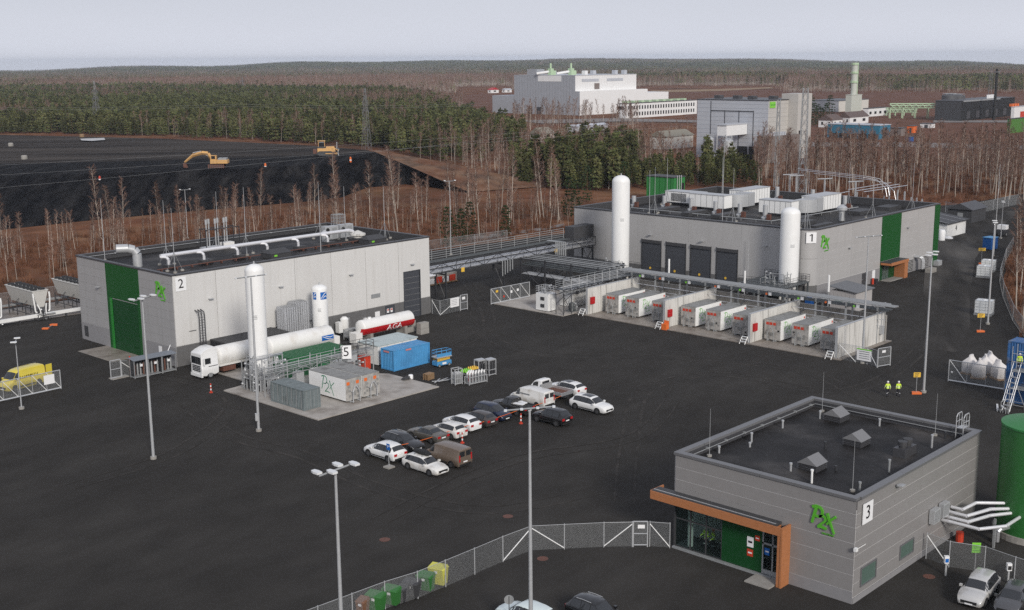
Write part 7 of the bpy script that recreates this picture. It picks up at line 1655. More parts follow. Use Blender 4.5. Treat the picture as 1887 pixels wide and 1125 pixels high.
# ------------------------------------------------------------ black earth mound, machines on it
def mound():
    TOE = [(-420, 470), (-200, 440), (0, 424), (150, 408), (300, 394), (440, 382), (560, 372), (629, 364), (677, 346), (747, 340), (800, 346), (861, 356)]
    CRE = [(-420, 352, 9), (-200, 338, 9), (0, 326, 9), (150, 321, 9), (300, 317, 9), (440, 311, 9), (560, 305, 9), (629, 299, 9), (690, 280, 9), (745, 303, 6.2), (800, 327, 3.6), (861, 354, .15)]
    APR = [(-420, 318), (-200, 308), (0, 302), (150, 299), (300, 296), (440, 291), (560, 288), (629, 285), (682, 279.5)]
    BAC = [(-420, 256), (-200, 251), (0, 249), (150, 252), (300, 256), (440, 262), (560, 268), (629, 273), (680, 277.5)]
    q = random.Random(5); nz = [(q.uniform(.05, 1.2), q.uniform(0, 6.3), q.uniform(.1, .4)) for _ in range(14)]
    def dense(pts, k=20):
        out = []
        for a, b in zip(pts, pts[1:]): out += [tuple(lerp(x, y, i/k) for x, y in zip(a, b)) for i in range(k)]
        return out+[pts[-1]]
    cn = [q.choice((-.9, -.3, .2, .5, 1.0))*q.random() for _ in range(400)]
    def loft(A, B, rows, bumps, name, m, st=0.0):
        V = []; n = len(A)
        for j in range(rows+1):
            t = j/rows
            for i in range(n):
                p = A[i].lerp(B[i], t); s = i*1.24
                w = (sum(a*math.sin(f*s+ph+t*1.3) for f, ph, a in nz)*bumps*math.sin(math.pi*t) if st else 0)+q.uniform(-1, 1)*bumps*(0 < j < rows)+cn[i]*st*(0 < j < rows)
                V.append((p.x, p.y, p.z+w))
        b = MB(); b.add(V, [(j*n+i, j*n+i+1, (j+1)*n+i+1, (j+1)*n+i) for j in range(rows) for i in range(n-1)]); return setting(b.build(name, m, None, True))
    m1 = mat('black earth', (.0070, .0072, .0086), .95, col2=(.027, .026, .0265), scale=.32, fac=(.42, .75), stretch=(9, 1, 1), dirn=YAW, var=.4, bump=.8, bscale=.9, world=True, detail=9)  # streaks down the slope put the shading of its ribs into the colour
    m2 = mat('grey spoil', (.026, .0225, .0205), .95, col2=(.080, .069, .061), scale=.07, fac=(.36, .70), var=.4, stretch=(7, 1, 1), dirn=YAW-R(88), bump=.7, bscale=.5, world=True, detail=9)
    m3 = mat('brown spoil', (.15, .073, .044), .95, col2=(.21, .13, .085), scale=.12, var=.3, dirt=(.06, .05, .045), dscale=.1, bump=.7, bscale=1, world=True)
    toe = [at(x, y, 0) for x, y in dense(TOE)]; cre = [at(x, y, z) for x, y, z in dense(CRE)]
    loft(toe, cre, 14, .12, 'earth_slope', m1, .5)
    k = 8*20+1; apr = [at(x, y, 9.3) for x, y in dense(APR)]; bac = [at(x, y, 9.3) for x, y in dense(BAC)]
    loft(cre[:k], apr, 5, .04, 'earth_top', m1); loft(apr, bac, 12, .07, 'spoil_plateau', m2)
    loft(bac, [p+Vector((fwd.x, fwd.y, 0))*22-Vector((0, 0, 9.3)) for p in bac], 4, .2, 'spoil_back_slope', m2)
    ra = cre[k-1:]; out = [at(x, y, z) for x, y, z in dense([(692, 277, 9.2), (800, 296, 6.4), (915, 320, 3.2), (1030, 343, .1)])]
    ra2 = ra
    loft(ra2, out, 6, .12, 'spoil_ramp', m3); loft(out, [Vector((p.x+fwd.x*p.z*2, p.y+fwd.y*p.z*2, -.1)) for p in out], 3, .1, 'spoil_ramp_flank', m3)
mound()
sheet('white_puddle', [at(x, y, 9.75) for x, y in ((148, 256), (192, 254.5), (194, 258), (170, 260), (150, 259))], 9.75, mat('ash', (.5, .5, .5), .8))
def excavator():
    p = at(400, 309, 9.3); o = thing('excavator', 'yellow tracked excavator reaching left on the black earth', 'excavator', (p.x, p.y, 9.2), YAW+R(90)); y = M['yel_m']
    for s in (-1.1, 1.1):
        MB().prism([(-2.1, s-.3), (2.1, s-.3), (2.1, s+.3), (-2.1, s+.3)], .15, .9).build('track', M['dark2'], o)
        b = MB()
        for k in range(9): b.box(-2.1+k*.48, s-.34, .05, -1.8+k*.48, s+.34, .98)
        b.build('track_plate', M['rust'], o)
    MB().box(-.7, -.7, .9, .7, .7, 1.2).build('slew_ring', M['dark'], o)
    MB().prism([(-3.0, -1.3), (-2.4, -1.45), (1.4, -1.45), (1.4, 1.45), (-2.4, 1.45), (-3.0, 1.3)], 1.2, 2.15).build('house', y, o); MB().box(-2.8, -1.3, 2.152, -.6, 1.3, 2.6).build('engine_cover', M['galv'], o); MB().tube((-1.4, -.6, 2.6), (-1.4, -.6, 3.2), .1, 8).build('exhaust', M['dark'], o)
    c_ = MB().prism([(-.2, .3), (1.35, .3), (1.35, 1.4), (-.2, 1.4)], 2.16, 3.35).build('cab', y, o); b = MB(); b.box(1.0, .4, 2.4, 1.37, 1.3, 3.2); b.box(.1, 1.39, 2.4, 1.1, 1.43, 3.2); b.box(.1, .27, 2.4, 1.1, .31, 3.2); b.build('window', M['glass'], c_)
    bm_ = MB(); P_ = [(1.2, 2.0, .35), (2.2, 3.75, .42), (3.8, 3.95, .42), (6.3, 3.2, .33)]
    for a, b in zip(P_, P_[1:]): bm_.tube((a[0], -.2, a[1]), (b[0], -.2, b[1]), a[2]*1.15, 4, b[2]*1.15)
    bm_.build('boom', y, o); MB().tube((5.9, -.2, 3.5), (8.4, -.2, 1.5), .38, 4, .24).build('stick', y, o); MB().tube((4.0, -.2, 4.35), (6.1, -.2, 3.95), .12, 6).build('ram', M['galv_l'], o); MB().tube((1.0, -.2, 2.3), (3.0, -.2, 3.6), .12, 6).build('ram', M['galv_l'], o)
    MB().add([(8.2, -.8, 1.6), (8.7, -.8, 1.2), (8.6, -.8, .2), (7.7, -.8, .1), (8.2, .4, 1.6), (8.7, .4, 1.2), (8.6, .4, .2), (7.7, .4, .1)], [(0, 1, 2, 3), (7, 6, 5, 4), (0, 4, 5, 1), (1, 5, 6, 2), (2, 6, 7, 3)]).build('bucket', M['rust'], o)
    o.rotation_euler = (0, 0, YAW+R(92)); o.scale = (1.05, 1.05, 1.05)
excavator()
def dozer():
    p = at(600, 287, 9.3); o = thing('bulldozer', 'yellow bulldozer with a raised rear ripper on the earth mound', 'bulldozer', (p.x, p.y, 9.25), YAW-R(82)); y = M['yel_m']; o.scale = (1.2, 1.2, 1.2)
    for s in (-1.1, 1.1):
        t_ = MB(); t_.add([(-2.2, s-.3, .7), (-1.6, s-.3, .05), (1.8, s-.3, .05), (2.3, s-.3, .6), (1.4, s-.3, 1.2), (-1.6, s-.3, 1.2), (-2.2, s+.3, .7), (-1.6, s+.3, .05), (1.8, s+.3, .05), (2.3, s+.3, .6), (1.4, s+.3, 1.2), (-1.6, s+.3, 1.2)], [(0, 1, 2, 3, 4, 5), (11, 10, 9, 8, 7, 6)]+[(i, (i+1) % 6, (i+1) % 6+6, i+6) for i in range(6)]); t_.build('track', M['dark2'], o)
    MB().prism([(-2.0, -.8), (2.5, -.7), (2.5, .7), (-2.0, .8)], .9, 1.95).build('hull', y, o); MB().prism([(.2, -.65), (2.3, -.6), (2.3, .6), (.2, .65)], 1.952, 2.35).build('engine_cover', y, o); MB().box(-1.9, -.75, 1.952, -.1, .75, 2.3).build('cab_base', M['dark2'], o)
    c_ = MB(); 
    for x in (-1.7, -.15):
        for s in (-.7, .7): c_.box(x-.06, s-.06, 2.3, x+.06, s+.06, 3.7)
    c_.box(-1.9, -.85, 3.702, .05, .85, 3.85); c_.build('cab', y, o); MB().box(-1.6, -.6, 2.31, -.25, .6, 3.4).build('window', M['glass'], o)
    b = MB(); V = []
    for z, x in ((.1, 3.3), (.6, 3.1), (1.2, 3.15), (1.6, 3.35)): V += [(x, -1.9, z), (x, 1.9, z), (x+.12, -1.9, z), (x+.12, 1.9, z)]
    b.add(V, [(i*4+a, i*4+b_, (i+1)*4+b_, (i+1)*4+a) for i in range(3) for a, b_ in ((0, 1), (1, 3), (3, 2), (2, 0))]+[(0, 2, 3, 1), (12, 13, 15, 14)]); b.build('blade', M['galv_l'], o); b = MB()
    for s in (-1.5, 1.5): b.bar((0, s, .6), (3.2, s, .5), .2); b.tube((2.3, s*.4, 1.9), (3.2, s*.5, 1.3), .08, 6)
    b.build('push_arm', y, o); b = MB()
    for s in (-.5, .5): b.bar((2.9, s, 1.6), (2.95, s, 3.4), .16)
    b.build('lift_ram', M['galv_l'], o); MB().box(-3.1, -.9, .6, -2.2, .9, 1.7).build('ripper', M['rust'], o)
    MB().tube((1.4, .3, 2.35), (1.4, .3, 3.2), .08, 6).build('exhaust', M['dark'], o)
dozer()
for px, py, lb in ((184, 333, 'red marker by itself on the left slope'), (489, 309, 'orange marker to the right of the excavator'), (646, 297, 'orange marker right of the bulldozer')):
    p = at(px, py, 8.8 if px > 200 else 7.5); o = thing('slope_marker', lb, 'marker', (p.x, p.y, p.z-.4), 0); MB().lathe([(.3, 0), (.3, 1.3), (.1, 1.6)], 8).build('drum', M['redp'] if px < 200 else M['orange'], o); MB().lathe([(.31, .5), (.31, .8)], 8).build('band', M['signw'], o)
for px, py, lb in ((45, 294, 'pale tank drum on the left of the plateau'), (20, 270, 'pale heap block farther left on the plateau'), (151, 253, 'small orange block near the white patch')):
    p = at(px, py, 9.4); nb = MB().lathe([(.9, 0), (.9, 1.0), (.7, 1.2)], 10).build('drum', M['conc'] if px < 100 else M['pallet']); nb.location = p; tag(nb, lb, 'drum')

# ------------------------------------------------------------ far plant and houses
def ext(P0, ax, px, z=0.0):
    lo, hi = 0.0, 400.0
    for _ in range(40):
        m_ = (lo+hi)/2; q = Vector((P0.x+(m_ if ax == 'x' else 0), P0.y+(m_ if ax == 'y' else 0), z)); x = pr(q)[0]
        if (x < px) == (ax == 'x'): lo = m_
        else: hi = m_
    return lo
def hgt(P0, py):
    lo, hi = 0.0, 120.0
    for _ in range(40):
        m_ = (lo+hi)/2
        if pr((P0.x, P0.y, m_))[1] > py: lo = m_
        else: hi = m_
    return lo
FOOT = []
def block(name, label, cat, cpx, cpy, xl, xr, ytop, mnx, mny, roofm='dark2', struct=True):
    p = at(cpx, cpy); W = ext(p, 'y', xl); D = ext(p, 'x', xr); h = hgt(p, ytop); FOOT.append((p.x, p.y, p.x+D, p.y+W))
    o = thing(name, label, cat, (p.x, p.y, 0))
    MB().box(.06, .06, 0, D, W, h-.3).build('wall', M[mny] if isinstance(mny, str) else mny, o)
    MB().box(0, .061, 0, .059, W, h-.3).build('wall', M[mnx] if isinstance(mnx, str) else mnx, o); MB().box(-.2, -.2, h-.298, D+.2, W+.2, h).build('roof', M[roofm], o)
    return o, D, W, h
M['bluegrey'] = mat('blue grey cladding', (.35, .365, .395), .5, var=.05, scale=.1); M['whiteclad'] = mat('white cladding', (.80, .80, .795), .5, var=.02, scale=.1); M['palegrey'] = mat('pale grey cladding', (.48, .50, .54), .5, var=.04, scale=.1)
M['beige'] = mat('beige cladding', (.50, .48, .45), .6, var=.04, scale=.1); M['taupe'] = mat('taupe cladding', (.20, .165, .15), .7, var=.08, scale=.2); M['brownroof'] = mat('brown roof', (.12, .085, .075), .7, var=.1); M['khaki'] = mat('khaki roof', (.24, .22, .175), .7, var=.1)
M['teal'] = mat('teal blue cladding', (.03, .17, .27), .5, var=.08); M['pipegreen'] = mat('pale green steel', (.44, .58, .38), .5); M['cream'] = mat('cream wall', (.62, .60, .55), .7); M['stackgrey'] = mat('stack grey', (.52, .54, .48), .6, var=.08)
# the white and grey mill
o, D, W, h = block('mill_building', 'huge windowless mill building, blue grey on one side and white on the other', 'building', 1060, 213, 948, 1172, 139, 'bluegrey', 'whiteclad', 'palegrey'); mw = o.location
s_ = MB()
for k in range(1, 22): s_.box(-.05, W*k/22-.06, .2, -.002, W*k/22+.06, h-.35)
s_.build('cladding_seam', mat('seam grey', (.23, .25, .28), .6), o); s_ = MB()
for k in range(1, 26): s_.box(D*k/26-.05, .0, .2, D*k/26+.05, .055, h-.35)
s_.build('cladding_seam', mat('seam white', (.70, .70, .70), .6), o)
MB().box(0, -4.0, 0, D*1.12, -.01, h*.60).build('lower_block', M['whiteclad'], o); MB().box(-.06, -4.0, 0, -.002, -.01, h*.60).build('lower_block', M['bluegrey'], o); MB().box(D*1.121, -3.9, 0, D*1.50, 30, h*.50).build('lower_block', M['whiteclad'], o)
MB().box(.2, W+.01, 0, 40, W+22, h*.46).build('lower_block', M['bluegrey'], o)
MB().box(-.12, W*.22, h*.84, -.06, W*.60, h-.31).build('white_recess', M['whiteclad'], o); MB().box(-.1, W*.62, h, 8, W*.78, h+4.0).build('stair_tower', M['bluegrey'], o)
MB().box(D*.30, -.2, h*.60+1, D*.38, .0, h*.60+5).build('air_intake', M['taupe'], o)
for a in (.1, .5): MB().box(D*a, -.12, h*.83, D*(a+.27), -.002, h*.90).build('louvre', M['palegrey'], o)
for x, y in ((4, W*.45), (10, 12)):
    b = MB(); b.box(x, y, h, x+3, y+3, h+4.5); b.box(x+3.5, y+.5, h, x+6, y+3, h+3); b.tube((x+1.5, y+1.5, h+4.5), (x+1.5, y+1.5, h+8), .7, 8); b.build('scrubber', M['pipegreen'], o); MB().tube((x-6, y+8, h+1), (x+1, y+2, h+2.4), .9, 8).build('roof_duct', M['whiteclad'], o)
for x, y in ((12, 30), (20, 8), (34, 12), (D*.75, 6), (D*.85, 3)): MB().box(x, y, h, x+3, y+3, h+2.8).build('roof_unit', M['palegrey'] if x != 20 else M['whiteclad'], o)
for u in (W*.55, W*.70): MB().box(-.12, u, 0, -.06, u+4, 5).build('door', M['dark2'], o)
# office wing with its windows
o, D, W, h = block('office_wing', 'low white two storey office wing with rows of dark windows', 'building', 1153, 219, 1140, 1284, 191, 'whiteclad', 'whiteclad', 'dark2')
n = 26
for r_ in range(2):
    for k in range(n):
        x = 2+(D-4)*(k+.15)/n; w = MB().box(x, -.08, h*(.16+.42*r_), x+(D-4)/n*.45, -.004, h*(.40+.42*r_)).build('window', M['glass'], o)
for k in range(4): MB().box(-.08, 1.5+k*W*.22, h*.58, -.004, 2.9+k*W*.22, h*.8).build('window', M['glass'], o)
MB().box(4, -.14, 0, 6, -.082, h-.3).build('stair_strip', M['dark2'], o)
b = MB()
for k in range(9): b.box(6+k*D/10, 4, h, 9+k*D/10, 8, h+1.2)
b.build('roof_units', M['pipegreen'], o)
# the grey plant
o, D, W, h = block('process_plant', 'pale grey tall process plant with lime green sign and conveyor', 'building', 1413, 297, 1283, 1478, 185, 'palegrey', 'beige', 'coping')
for f_ in (.20, .40, .60, .80): MB().box(-.12, W*f_-.12, 0, -.004, W*f_+.12, h*(.82 if f_ < .75 else .97)).build('downpipe', M['dark2'], o)
MB().box(-.15, W*.20, h*.80, -.125, W*.80, h*.815).build('eaves_strip', M['dark2'], o); s_ = MB()
for k in range(1, 14): s_.box(-.05, .1, h*k/14-.04, -.002, W-.1, h*k/14+.04)
s_.build('cladding_seam', mat('seam pale', (.38, .41, .46), .6), o); s_ = MB()
for k in range(1, 14): s_.box(.1, .0, h*k/14-.04, D-.1, .056, h*k/14+.04)
s_.build('cladding_seam', mat('seam beige', (.43, .41, .385), .6), o)
s_ = MB().box(.8, -.15, h*.87, 4.6, -.03, h*.97).build('lime_sign', M['signg'], o); 
for k in range(3): MB(mx=face_mx('ny', 1.7+k*1.15, h*.92, .16)).lathe([(.42, 0), (.42, .04)], 12).build('print', mat('lime print', (.10, .42, .03), .5), s_)
MB().box(D*.55, -4, 0, D*.95, 3, h*1.09).build('lift_tower', M['beige'], o); MB().box(D*.6, -4.1, 9, D*.68, -4.002, 10.6).build('window', M['glass'], o)
MB().box(-7.5, -6, 0, D*.5, -.02, h*.43).build('annex', M['taupe'], o)
b = MB()
for k in range(7): b.box(-6+k*1.6, -5, h*.43, -5+k*1.6, -3.5, h*.43+1.2)
b.build('roof_units', M['palegrey'], o); MB().box(-7.56, -5, 6.8, -7.502, -3.4, 8.2).build('window', M['glass'], o)
for x, y in ((8, W*.85), (9, W*.6), (7, W*.35), (10, W*.12)): MB().box(x, y, h, x+3, y+2.5, h+1.2).build('roof_vent', M['coping'], o)
MB().box(-14, W*.28, h*.43, -.2, W*.28+4, h*.60).build('conveyor', M['whiteclad'], o); MB().box(-14.4, W*.28-.2, h*.60+.01, -.2, W*.28+4.2, h*.62).build('conveyor_roof', M['palegrey'], o)
b = MB()
for x in (-14, -10.5):
    for y in (0, 4): b.bar((x, W*.28+y, 0), (x, W*.28+y, h*.43), .25)
for z in (2, 5, 8): b.bar((-14, W*.28, z), (-10.5, W*.28+4, z+2), .15); b.bar((-14, W*.28+4, z), (-14, W*.28, z+2), .15)
b.build('conveyor_tower', M['galv_l'], o)
for k, y in enumerate((W*.18, W*.34)): MB().box(-.14, y-2.2, 0, -.07, y+2.2, 5).build('door', M['black'], o)
p_ = o.location
for px, py, lb in ((1305, 301, 'left one of two pale silos before the grey plant'), (1340, 306, 'right one of two pale silos before the grey plant, by the conveyor tower')):
    q = at(px, py); s_ = thing('silo', lb, 'silo', (q.x, q.y, 0)); MB().lathe([(2.0, 0), (2.0, 8.8), (1.4, 9.5), (.4, 9.8)], 20).build('shell', M['palegrey'] if 0 else M['galv_l'], s_, True); railing(MB(), [(1.8*math.cos(R(a)), 1.8*math.sin(R(a)), 9.2) for a in range(0, 361, 45)], 1.1, 2, 1.4, .06, .06).build('railing', M['galv_l'], s_)
# barn, sheds, houses
def gabled(name, label, cat, cpx, cpy, xl, xr, yeave, wallm, roofm, rise=2.2, along='x', wins=2):
    p = at(cpx, cpy); W = ext(p, 'y', xl); D = ext(p, 'x', xr); h = max(2.4, hgt(p, yeave)); FOOT.append((p.x, p.y, p.x+D, p.y+W)); o = thing(name, label, cat, (p.x, p.y, 0)); MB().box(0, 0, 0, D, W, h).build('wall', M[wallm], o); e = .5
    if along == 'x': V = [(-e, -e, h), (D+e, -e, h), (D+e, W+e, h), (-e, W+e, h), (-e, W/2, h+rise), (D+e, W/2, h+rise)]; F = [(0, 3, 2, 1), (0, 1, 5, 4), (2, 3, 4, 5), (3, 0, 4), (1, 2, 5)]
    else: V = [(-e, -e, h), (D+e, -e, h), (D+e, W+e, h), (-e, W+e, h), (D/2, -e, h+rise), (D/2, W+e, h+rise)]; F = [(0, 3, 2, 1), (0, 4, 5, 3), (1, 2, 5, 4), (0, 1, 4), (2, 3, 5)]
    MB().add(V, F).build('roof', M[roofm], o)
    for k in range(wins):
        MB().box(D*(k+.35)/max(1, wins), -.06, h*.35, D*(k+.65)/max(1, wins), -.004, h*.75).build('window', M['glass'], o); MB().box(-.06, W*(k+.35)/wins, h*.35, -.004, W*(k+.6)/wins, h*.75).build('window', M['glass'], o)
    return o
gabled('barn', 'pale barn with a khaki pitched roof in front of the grey plant', 'barn', 1228, 276, 1197, 1277, 253, 'cream', 'khaki', 2.4, 'x', 0)
gabled('house', 'cream house gable half hidden by pines before the mill', 'house', 1000, 262, 977, 1022, 248, 'cream', 'khaki', 3.0, 'x', 2)
gabled('low_store', 'long grey store roof among the trees before the mill', 'shed', 1060, 245, 1045, 1120, 234, 'palegrey', 'palegrey', 1.0, 'x', 3)
gabled('house', 'small white house with a red roof on the distant field', 'house', 905, 172, 899, 919, 166, 'whiteclad', 'red', 2.5, 'y', 1); gabled('house', 'small white outbuilding right of the red roofed house', 'house', 931, 171, 925, 943, 166, 'whiteclad', 'palegrey', 1.5, 'x', 1)
gabled('house', 'white bungalow with a brown roof, left one of two', 'house', 1534, 236, 1508, 1552, 222, 'whiteclad', 'brownroof', 3.0, 'x', 2); gabled('house', 'white bungalow with a brown roof, right one of two', 'house', 1566, 230, 1545, 1600, 217, 'whiteclad', 'brownroof', 3.0, 'x', 2)
o, D, W, h = block('storage_hall', 'long teal blue storage hall open underneath', 'shed', 1620, 258, 1524, 1640, 231, 'teal', 'teal', 'palegrey'); MB().box(-.1, 1, 0, -.06, W-1, h*.36).build('opening_shade', M['black'], o)  # a black panel paints the shade of the open underside
for k in range(6): MB().box(-.18, 1+k*(W-2)/5-.2, 0, -.101, 1+k*(W-2)/5+.2, h*.36).build('post', M['teal'], o)
MB().box(D*.3, -.1, 0, D*.7, .0, h*.8).build('door', M['black'], o)
o, D, W, h = block('grey_works', 'grey works hall behind the dark spruces', 'building', 1545, 207, 1485, 1600, 186, 'bluegrey', 'cream', 'coping'); o2, D, W, h = block('works_hall', 'white works hall with a dark roof at the green pipes', 'building', 1600, 216, 1590, 1636, 200, 'whiteclad', 'whiteclad', 'dark2')
for k in range(4): MB().box(D*(k+.2)/4, -.1, h*.3, D*(k+.6)/4, -.003, h*.6).build('window', M['glass'], o2)
o, D, W, h = block('stack_house', 'grey concrete house at the foot of the pale chimney', 'building', 1568, 211, 1557, 1587, 175, 'stackgrey', 'stackgrey', 'stackgrey'); q = o.location
MB().tube((D*.4, W*.4, h), (D*.4, W*.4, h*.78+hgt(q, 116)*.22 if 0 else hgt(q, 116)), 2.0, 16).build('chimney', M['stackgrey'], o, True); b = MB(); hh = hgt(q, 116)
for f_ in (.62, .80, .97): b.lathe([(2.6, hh*f_-.4), (2.6, hh*f_+.9)], 12, (D*.4, W*.4))
b.tube((D*.4+2.6, W*.4-1, h), (D*.4+2.6, W*.4-1, hh), .35, 6); b.build('platform', M['pipegreen'], o)
def gantry(label, x0, x1, ybot, ytop):
    p = at(x0, ybot); q = at(x1, ybot); h = hgt(p, ytop); o = thing('pipe_gantry', label, 'pipe rack', (p.x, p.y, 0)); d = q-p; L = d.length; d = d/L; nn = Vector((-d.y, d.x, 0)); b = MB(); n = 7; Z = Vector((0, 0, 1))
    for s in (0, 5):
        b.bar(nn*s+Z*h, d*L+nn*s+Z*h, .35); b.bar(nn*s+Z*(h-2.5), d*L+nn*s+Z*(h-2.5), .35)
        for k in range(n*2): b.bar(d*L*k/(2*n)+nn*s+Z*(h-2.5*(k % 2)), d*L*(k+1)/(2*n)+nn*s+Z*(h-2.5*((k+1) % 2)), .22)
        for k in range(0, n+1, 2): b.bar(d*L*k/n+nn*s, d*L*k/n+nn*s+Z*(h-2.5), .4)
    b.build('frame', M['pipegreen'], o); c_ = MB()
    for k in range(4): c_.tube(nn*(1+k)+Z*(h-1.2), d*L+nn*(1+k)+Z*(h-1.2), .35, 6)
    c_.build('pipe', M['pipegreen'], o); return o
gantry('pale green pipe gantry beside the chimney house', 1640, 1722, 219, 192); gantry('lower pale green pipe gantry left of the tall one', 1634, 1690, 214, 200)
for px, py, r_, yt, lb in ((1747, 220, 4.5, 176, 'left one of the two dark grey round tanks'), (1762, 219, 4.5, 177, 'right one of the two dark grey round tanks')):
    q = at(px, py); h = hgt(q, yt); s_ = thing('storage_tank', lb, 'tank', (q.x, q.y, 0)); MB().lathe([(r_, 0), (r_, h), (1, h+1.2)], 24).build('shell', mat('slate tank', (.085, .085, .09), .6), s_, True); railing(MB(), [(r_*.9*math.cos(R(a)), r_*.9*math.sin(R(a)), h) for a in range(0, 361, 60)], 1.1, 1, 3, .1, .1).build('railing', M['galv_l'], s_)
o, D, W, h = block('black_hall', 'long black industrial hall below the black chimney', 'building', 1770, 224, 1722, 1868, 186, 'dark2', 'black', 'coping')
for k in range(5): MB().box(D*(.1+.17*k), -.1, h*.1, D*(.16+.17*k), .0, h*.45).build('door', M['coping'], o)
MB().box(2, -.3, h*.93, D*.7, -.11, h*1.0).build('eaves', M['galv'], o); b = MB()
for k in range(6): b.lathe([(.6, h), (.6, h+2.2)], 8, (D*.55+k*2.4, 3))
b.build('roof_vent', M['signw'], o)
q = at(1787, 221); s_ = thing('small_silo', 'small white silo before the black hall', 'silo', (q.x, q.y, 0)); MB().lathe([(1.9, 0), (1.9, 9), (1.2, 11)], 14).build('shell', M['whiteclad'], s_, True); MB().box(1.9, -.3, 6.5, 8, .3, 7).build('pipe', M['pipegreen'], s_)
q = at(1831, 222); h = hgt(q, 127); s_ = thing('chimney', 'slim black chimney with pale ladder rings beside the hall', 'chimney', (q.x, q.y, 0)); MB().tube((0, 0, 0), (0, 0, h), .9, 10, .7).build('flue', M['black'], s_, True); MB().lathe([(1.8, h-2.2), (1.8, h-1.6)], 10).build('platform', M['coping_l'], s_)
def lattice(label, px, py, h, w=3.0, arms=(), m_='coping_l', name='pylon', z0=0.0, tw=.5, r_=.09):
    p = at(px, py, z0); o = thing(name, label, name.replace('_', ' '), (p.x, p.y, z0), R(20)); b = MB(); n = max(6, int(h/2.6)); W_ = lambda t: lerp(w, tw, t)/2
    for i in range(n):
        t0, t1 = i/n, (i+1)/n; a, c = W_(t0), W_(t1)
        for k in range(4):
            s0, s1 = [(1, 1), (-1, 1), (-1, -1), (1, -1)][k], [(1, 1), (-1, 1), (-1, -1), (1, -1)][(k+1) % 4]
            b.bar((s0[0]*a, s0[1]*a, h*t0), (s0[0]*c, s0[1]*c, h*t1), r_*1.2); b.bar((s0[0]*a, s0[1]*a, h*t0), (s1[0]*c, s1[1]*c, h*t1), r_*.6); b.bar((s1[0]*a, s1[1]*a, h*t0), (s0[0]*c, s0[1]*c, h*t1), r_*.6)
    b.build('tower', M[m_], o)
    for (z, L) in arms:
        a_ = MB(); a_.bar((-L, 0, z), (L, 0, z), r_*2); a_.bar((-L, 0, z), (0, 0, z+1.5), r_*1.3); a_.bar((L, 0, z), (0, 0, z+1.5), r_*1.3); a_.build('cross_arm', M[m_], o); i_ = MB()
        for x in (-L, L): i_.tube((x, 0, z-1.4), (x, 0, z), .12, 6)
        i_.build('insulator', M['coping_l'], o)
    return o, p
lattice('grey lattice pylon at the left among the pines', 180, 240, 28, 3.6, ((18, 2.6), (22, 2.4), (13.5, 2.6)), r_=.12); lattice('grey lattice pylon standing behind the black earth mound', 676, 279, 26.5, 3.2, ((17, 2.5), (21, 2.2), (9, 2.5)), r_=.1)
lattice('distant grey lattice pylon over the pine wood', 448, 176, 20, 3, ((12, 4), (16, 4)), r_=.14)
mR, pR = lattice('slender lattice mast rising behind the large hall, thicker one', 1477, 362, 29.5, 2.2, ((9, 3),), 'galv', name='lattice_mast', tw=1.3, r_=.11); mL, pL = lattice('slender lattice mast rising behind the large hall, thinner left one', 1430, 345, 25.5, 1.4, (), 'galv', name='lattice_mast', tw=.7, r_=.09)
lattice('grey lattice mast behind the black hall', 1823, 190, 28, 3, (), name='lattice_mast', tw=1.5, r_=.16)
def wire_run(label, ends, sag=1.5, r_=.013):
    o = thing('power_line', label, 'power line', ends[0]); b = MB(); P_ = []
    for a, c in zip(ends, ends[1:]):
        for k in range(17): t = k/16; q = a.lerp(c, t); q = Vector((q.x, q.y, q.z-sag*4*t*(1-t))); P_.append(q-ends[0])
    b.path(P_, r_, 4); b.build('wire', M['galv'], o)
mz = Vector((pR.x, pR.y, 0))
for k, (a, z0, b_, z1) in enumerate((((-200, 364), 17, 26, 0), ((-200, 334), 17, 22.5, 0), ((-200, 315), 19, 24, 0))):
    e0 = at(a[0], a[1], z0); wire_run(('lowest', 'middle', 'upper')[k]+' overhead wire crossing before the black earth mound', [e0, mz+Vector((0, 0, b_))], 1.2)
e0 = at(180, 190, 20); 
for k, (y0, y1) in enumerate(((197, 192), (200, 196))): wire_run(('upper', 'lower')[k]+' overhead wire running over the pine wood on the left', [at(-150, y0, 20), at(445, y1, 20), at(900, y1-2, 20)], 1.0, .022)
# switchyard behind the large hall
sw = thing('switchyard', 'electrical switchyard with long tube busbars behind the large hall', 'switchyard', (0, 0, 0)); b = MB(); c_ = MB(); i_ = MB()
for (a, c, z) in (((1563, 350), (1642, 337), 6), ((1578, 352), (1656, 340), 6), ((1592, 354), (1672, 342), 6), ((1530, 360), (1565, 353), 6)): b.tube(at(*a, z), at(*c, z), .09, 6)
for px, py, z in ((1565, 352, 6), (1600, 351, 6), (1640, 339, 6), (1655, 341, 6), (1668, 344, 6), (1690, 356, 3), (1700, 358, 3), (1680, 355, 3), (1580, 345, 6), (1612, 358, 4), (1532, 361, 6), (1630, 352, 4)):
    p = at(px, py, z); c_.box(p.x-.15, p.y-.15, 0, p.x+.15, p.y+.15, z-1.2); i_.lathe([(.2, z-1.2), (.12, z-.9), (.2, z-.6), (.12, z-.3), (.15, z)], 8, (p.x, p.y))
for (a, c, z) in (((1470, 311), (1595, 325), 9), ((1475, 314), (1590, 327), 9), ((1500, 320), (1605, 332), 9)):
    b.tube(at(*a, z), at(*c, z), .07, 5); e = at(*c, z); b.path([e, e+Vector((1.5, -3, -.6)), e+Vector((2.0, -5, -2.5)), e+Vector((2, -5.5, -4.5))], .07, 5)
for px, py in ((1456, 325), (1468, 327), (1520, 333), (1577, 338)): p = at(px, py, 8); c_.box(p.x-.15, p.y-.15, 0, p.x+.15, p.y+.15, 8.5); c_.bar(Vector((p.x-1.8, p.y+1, 8.4)), Vector((p.x+1.8, p.y-1, 8.4)), .2)
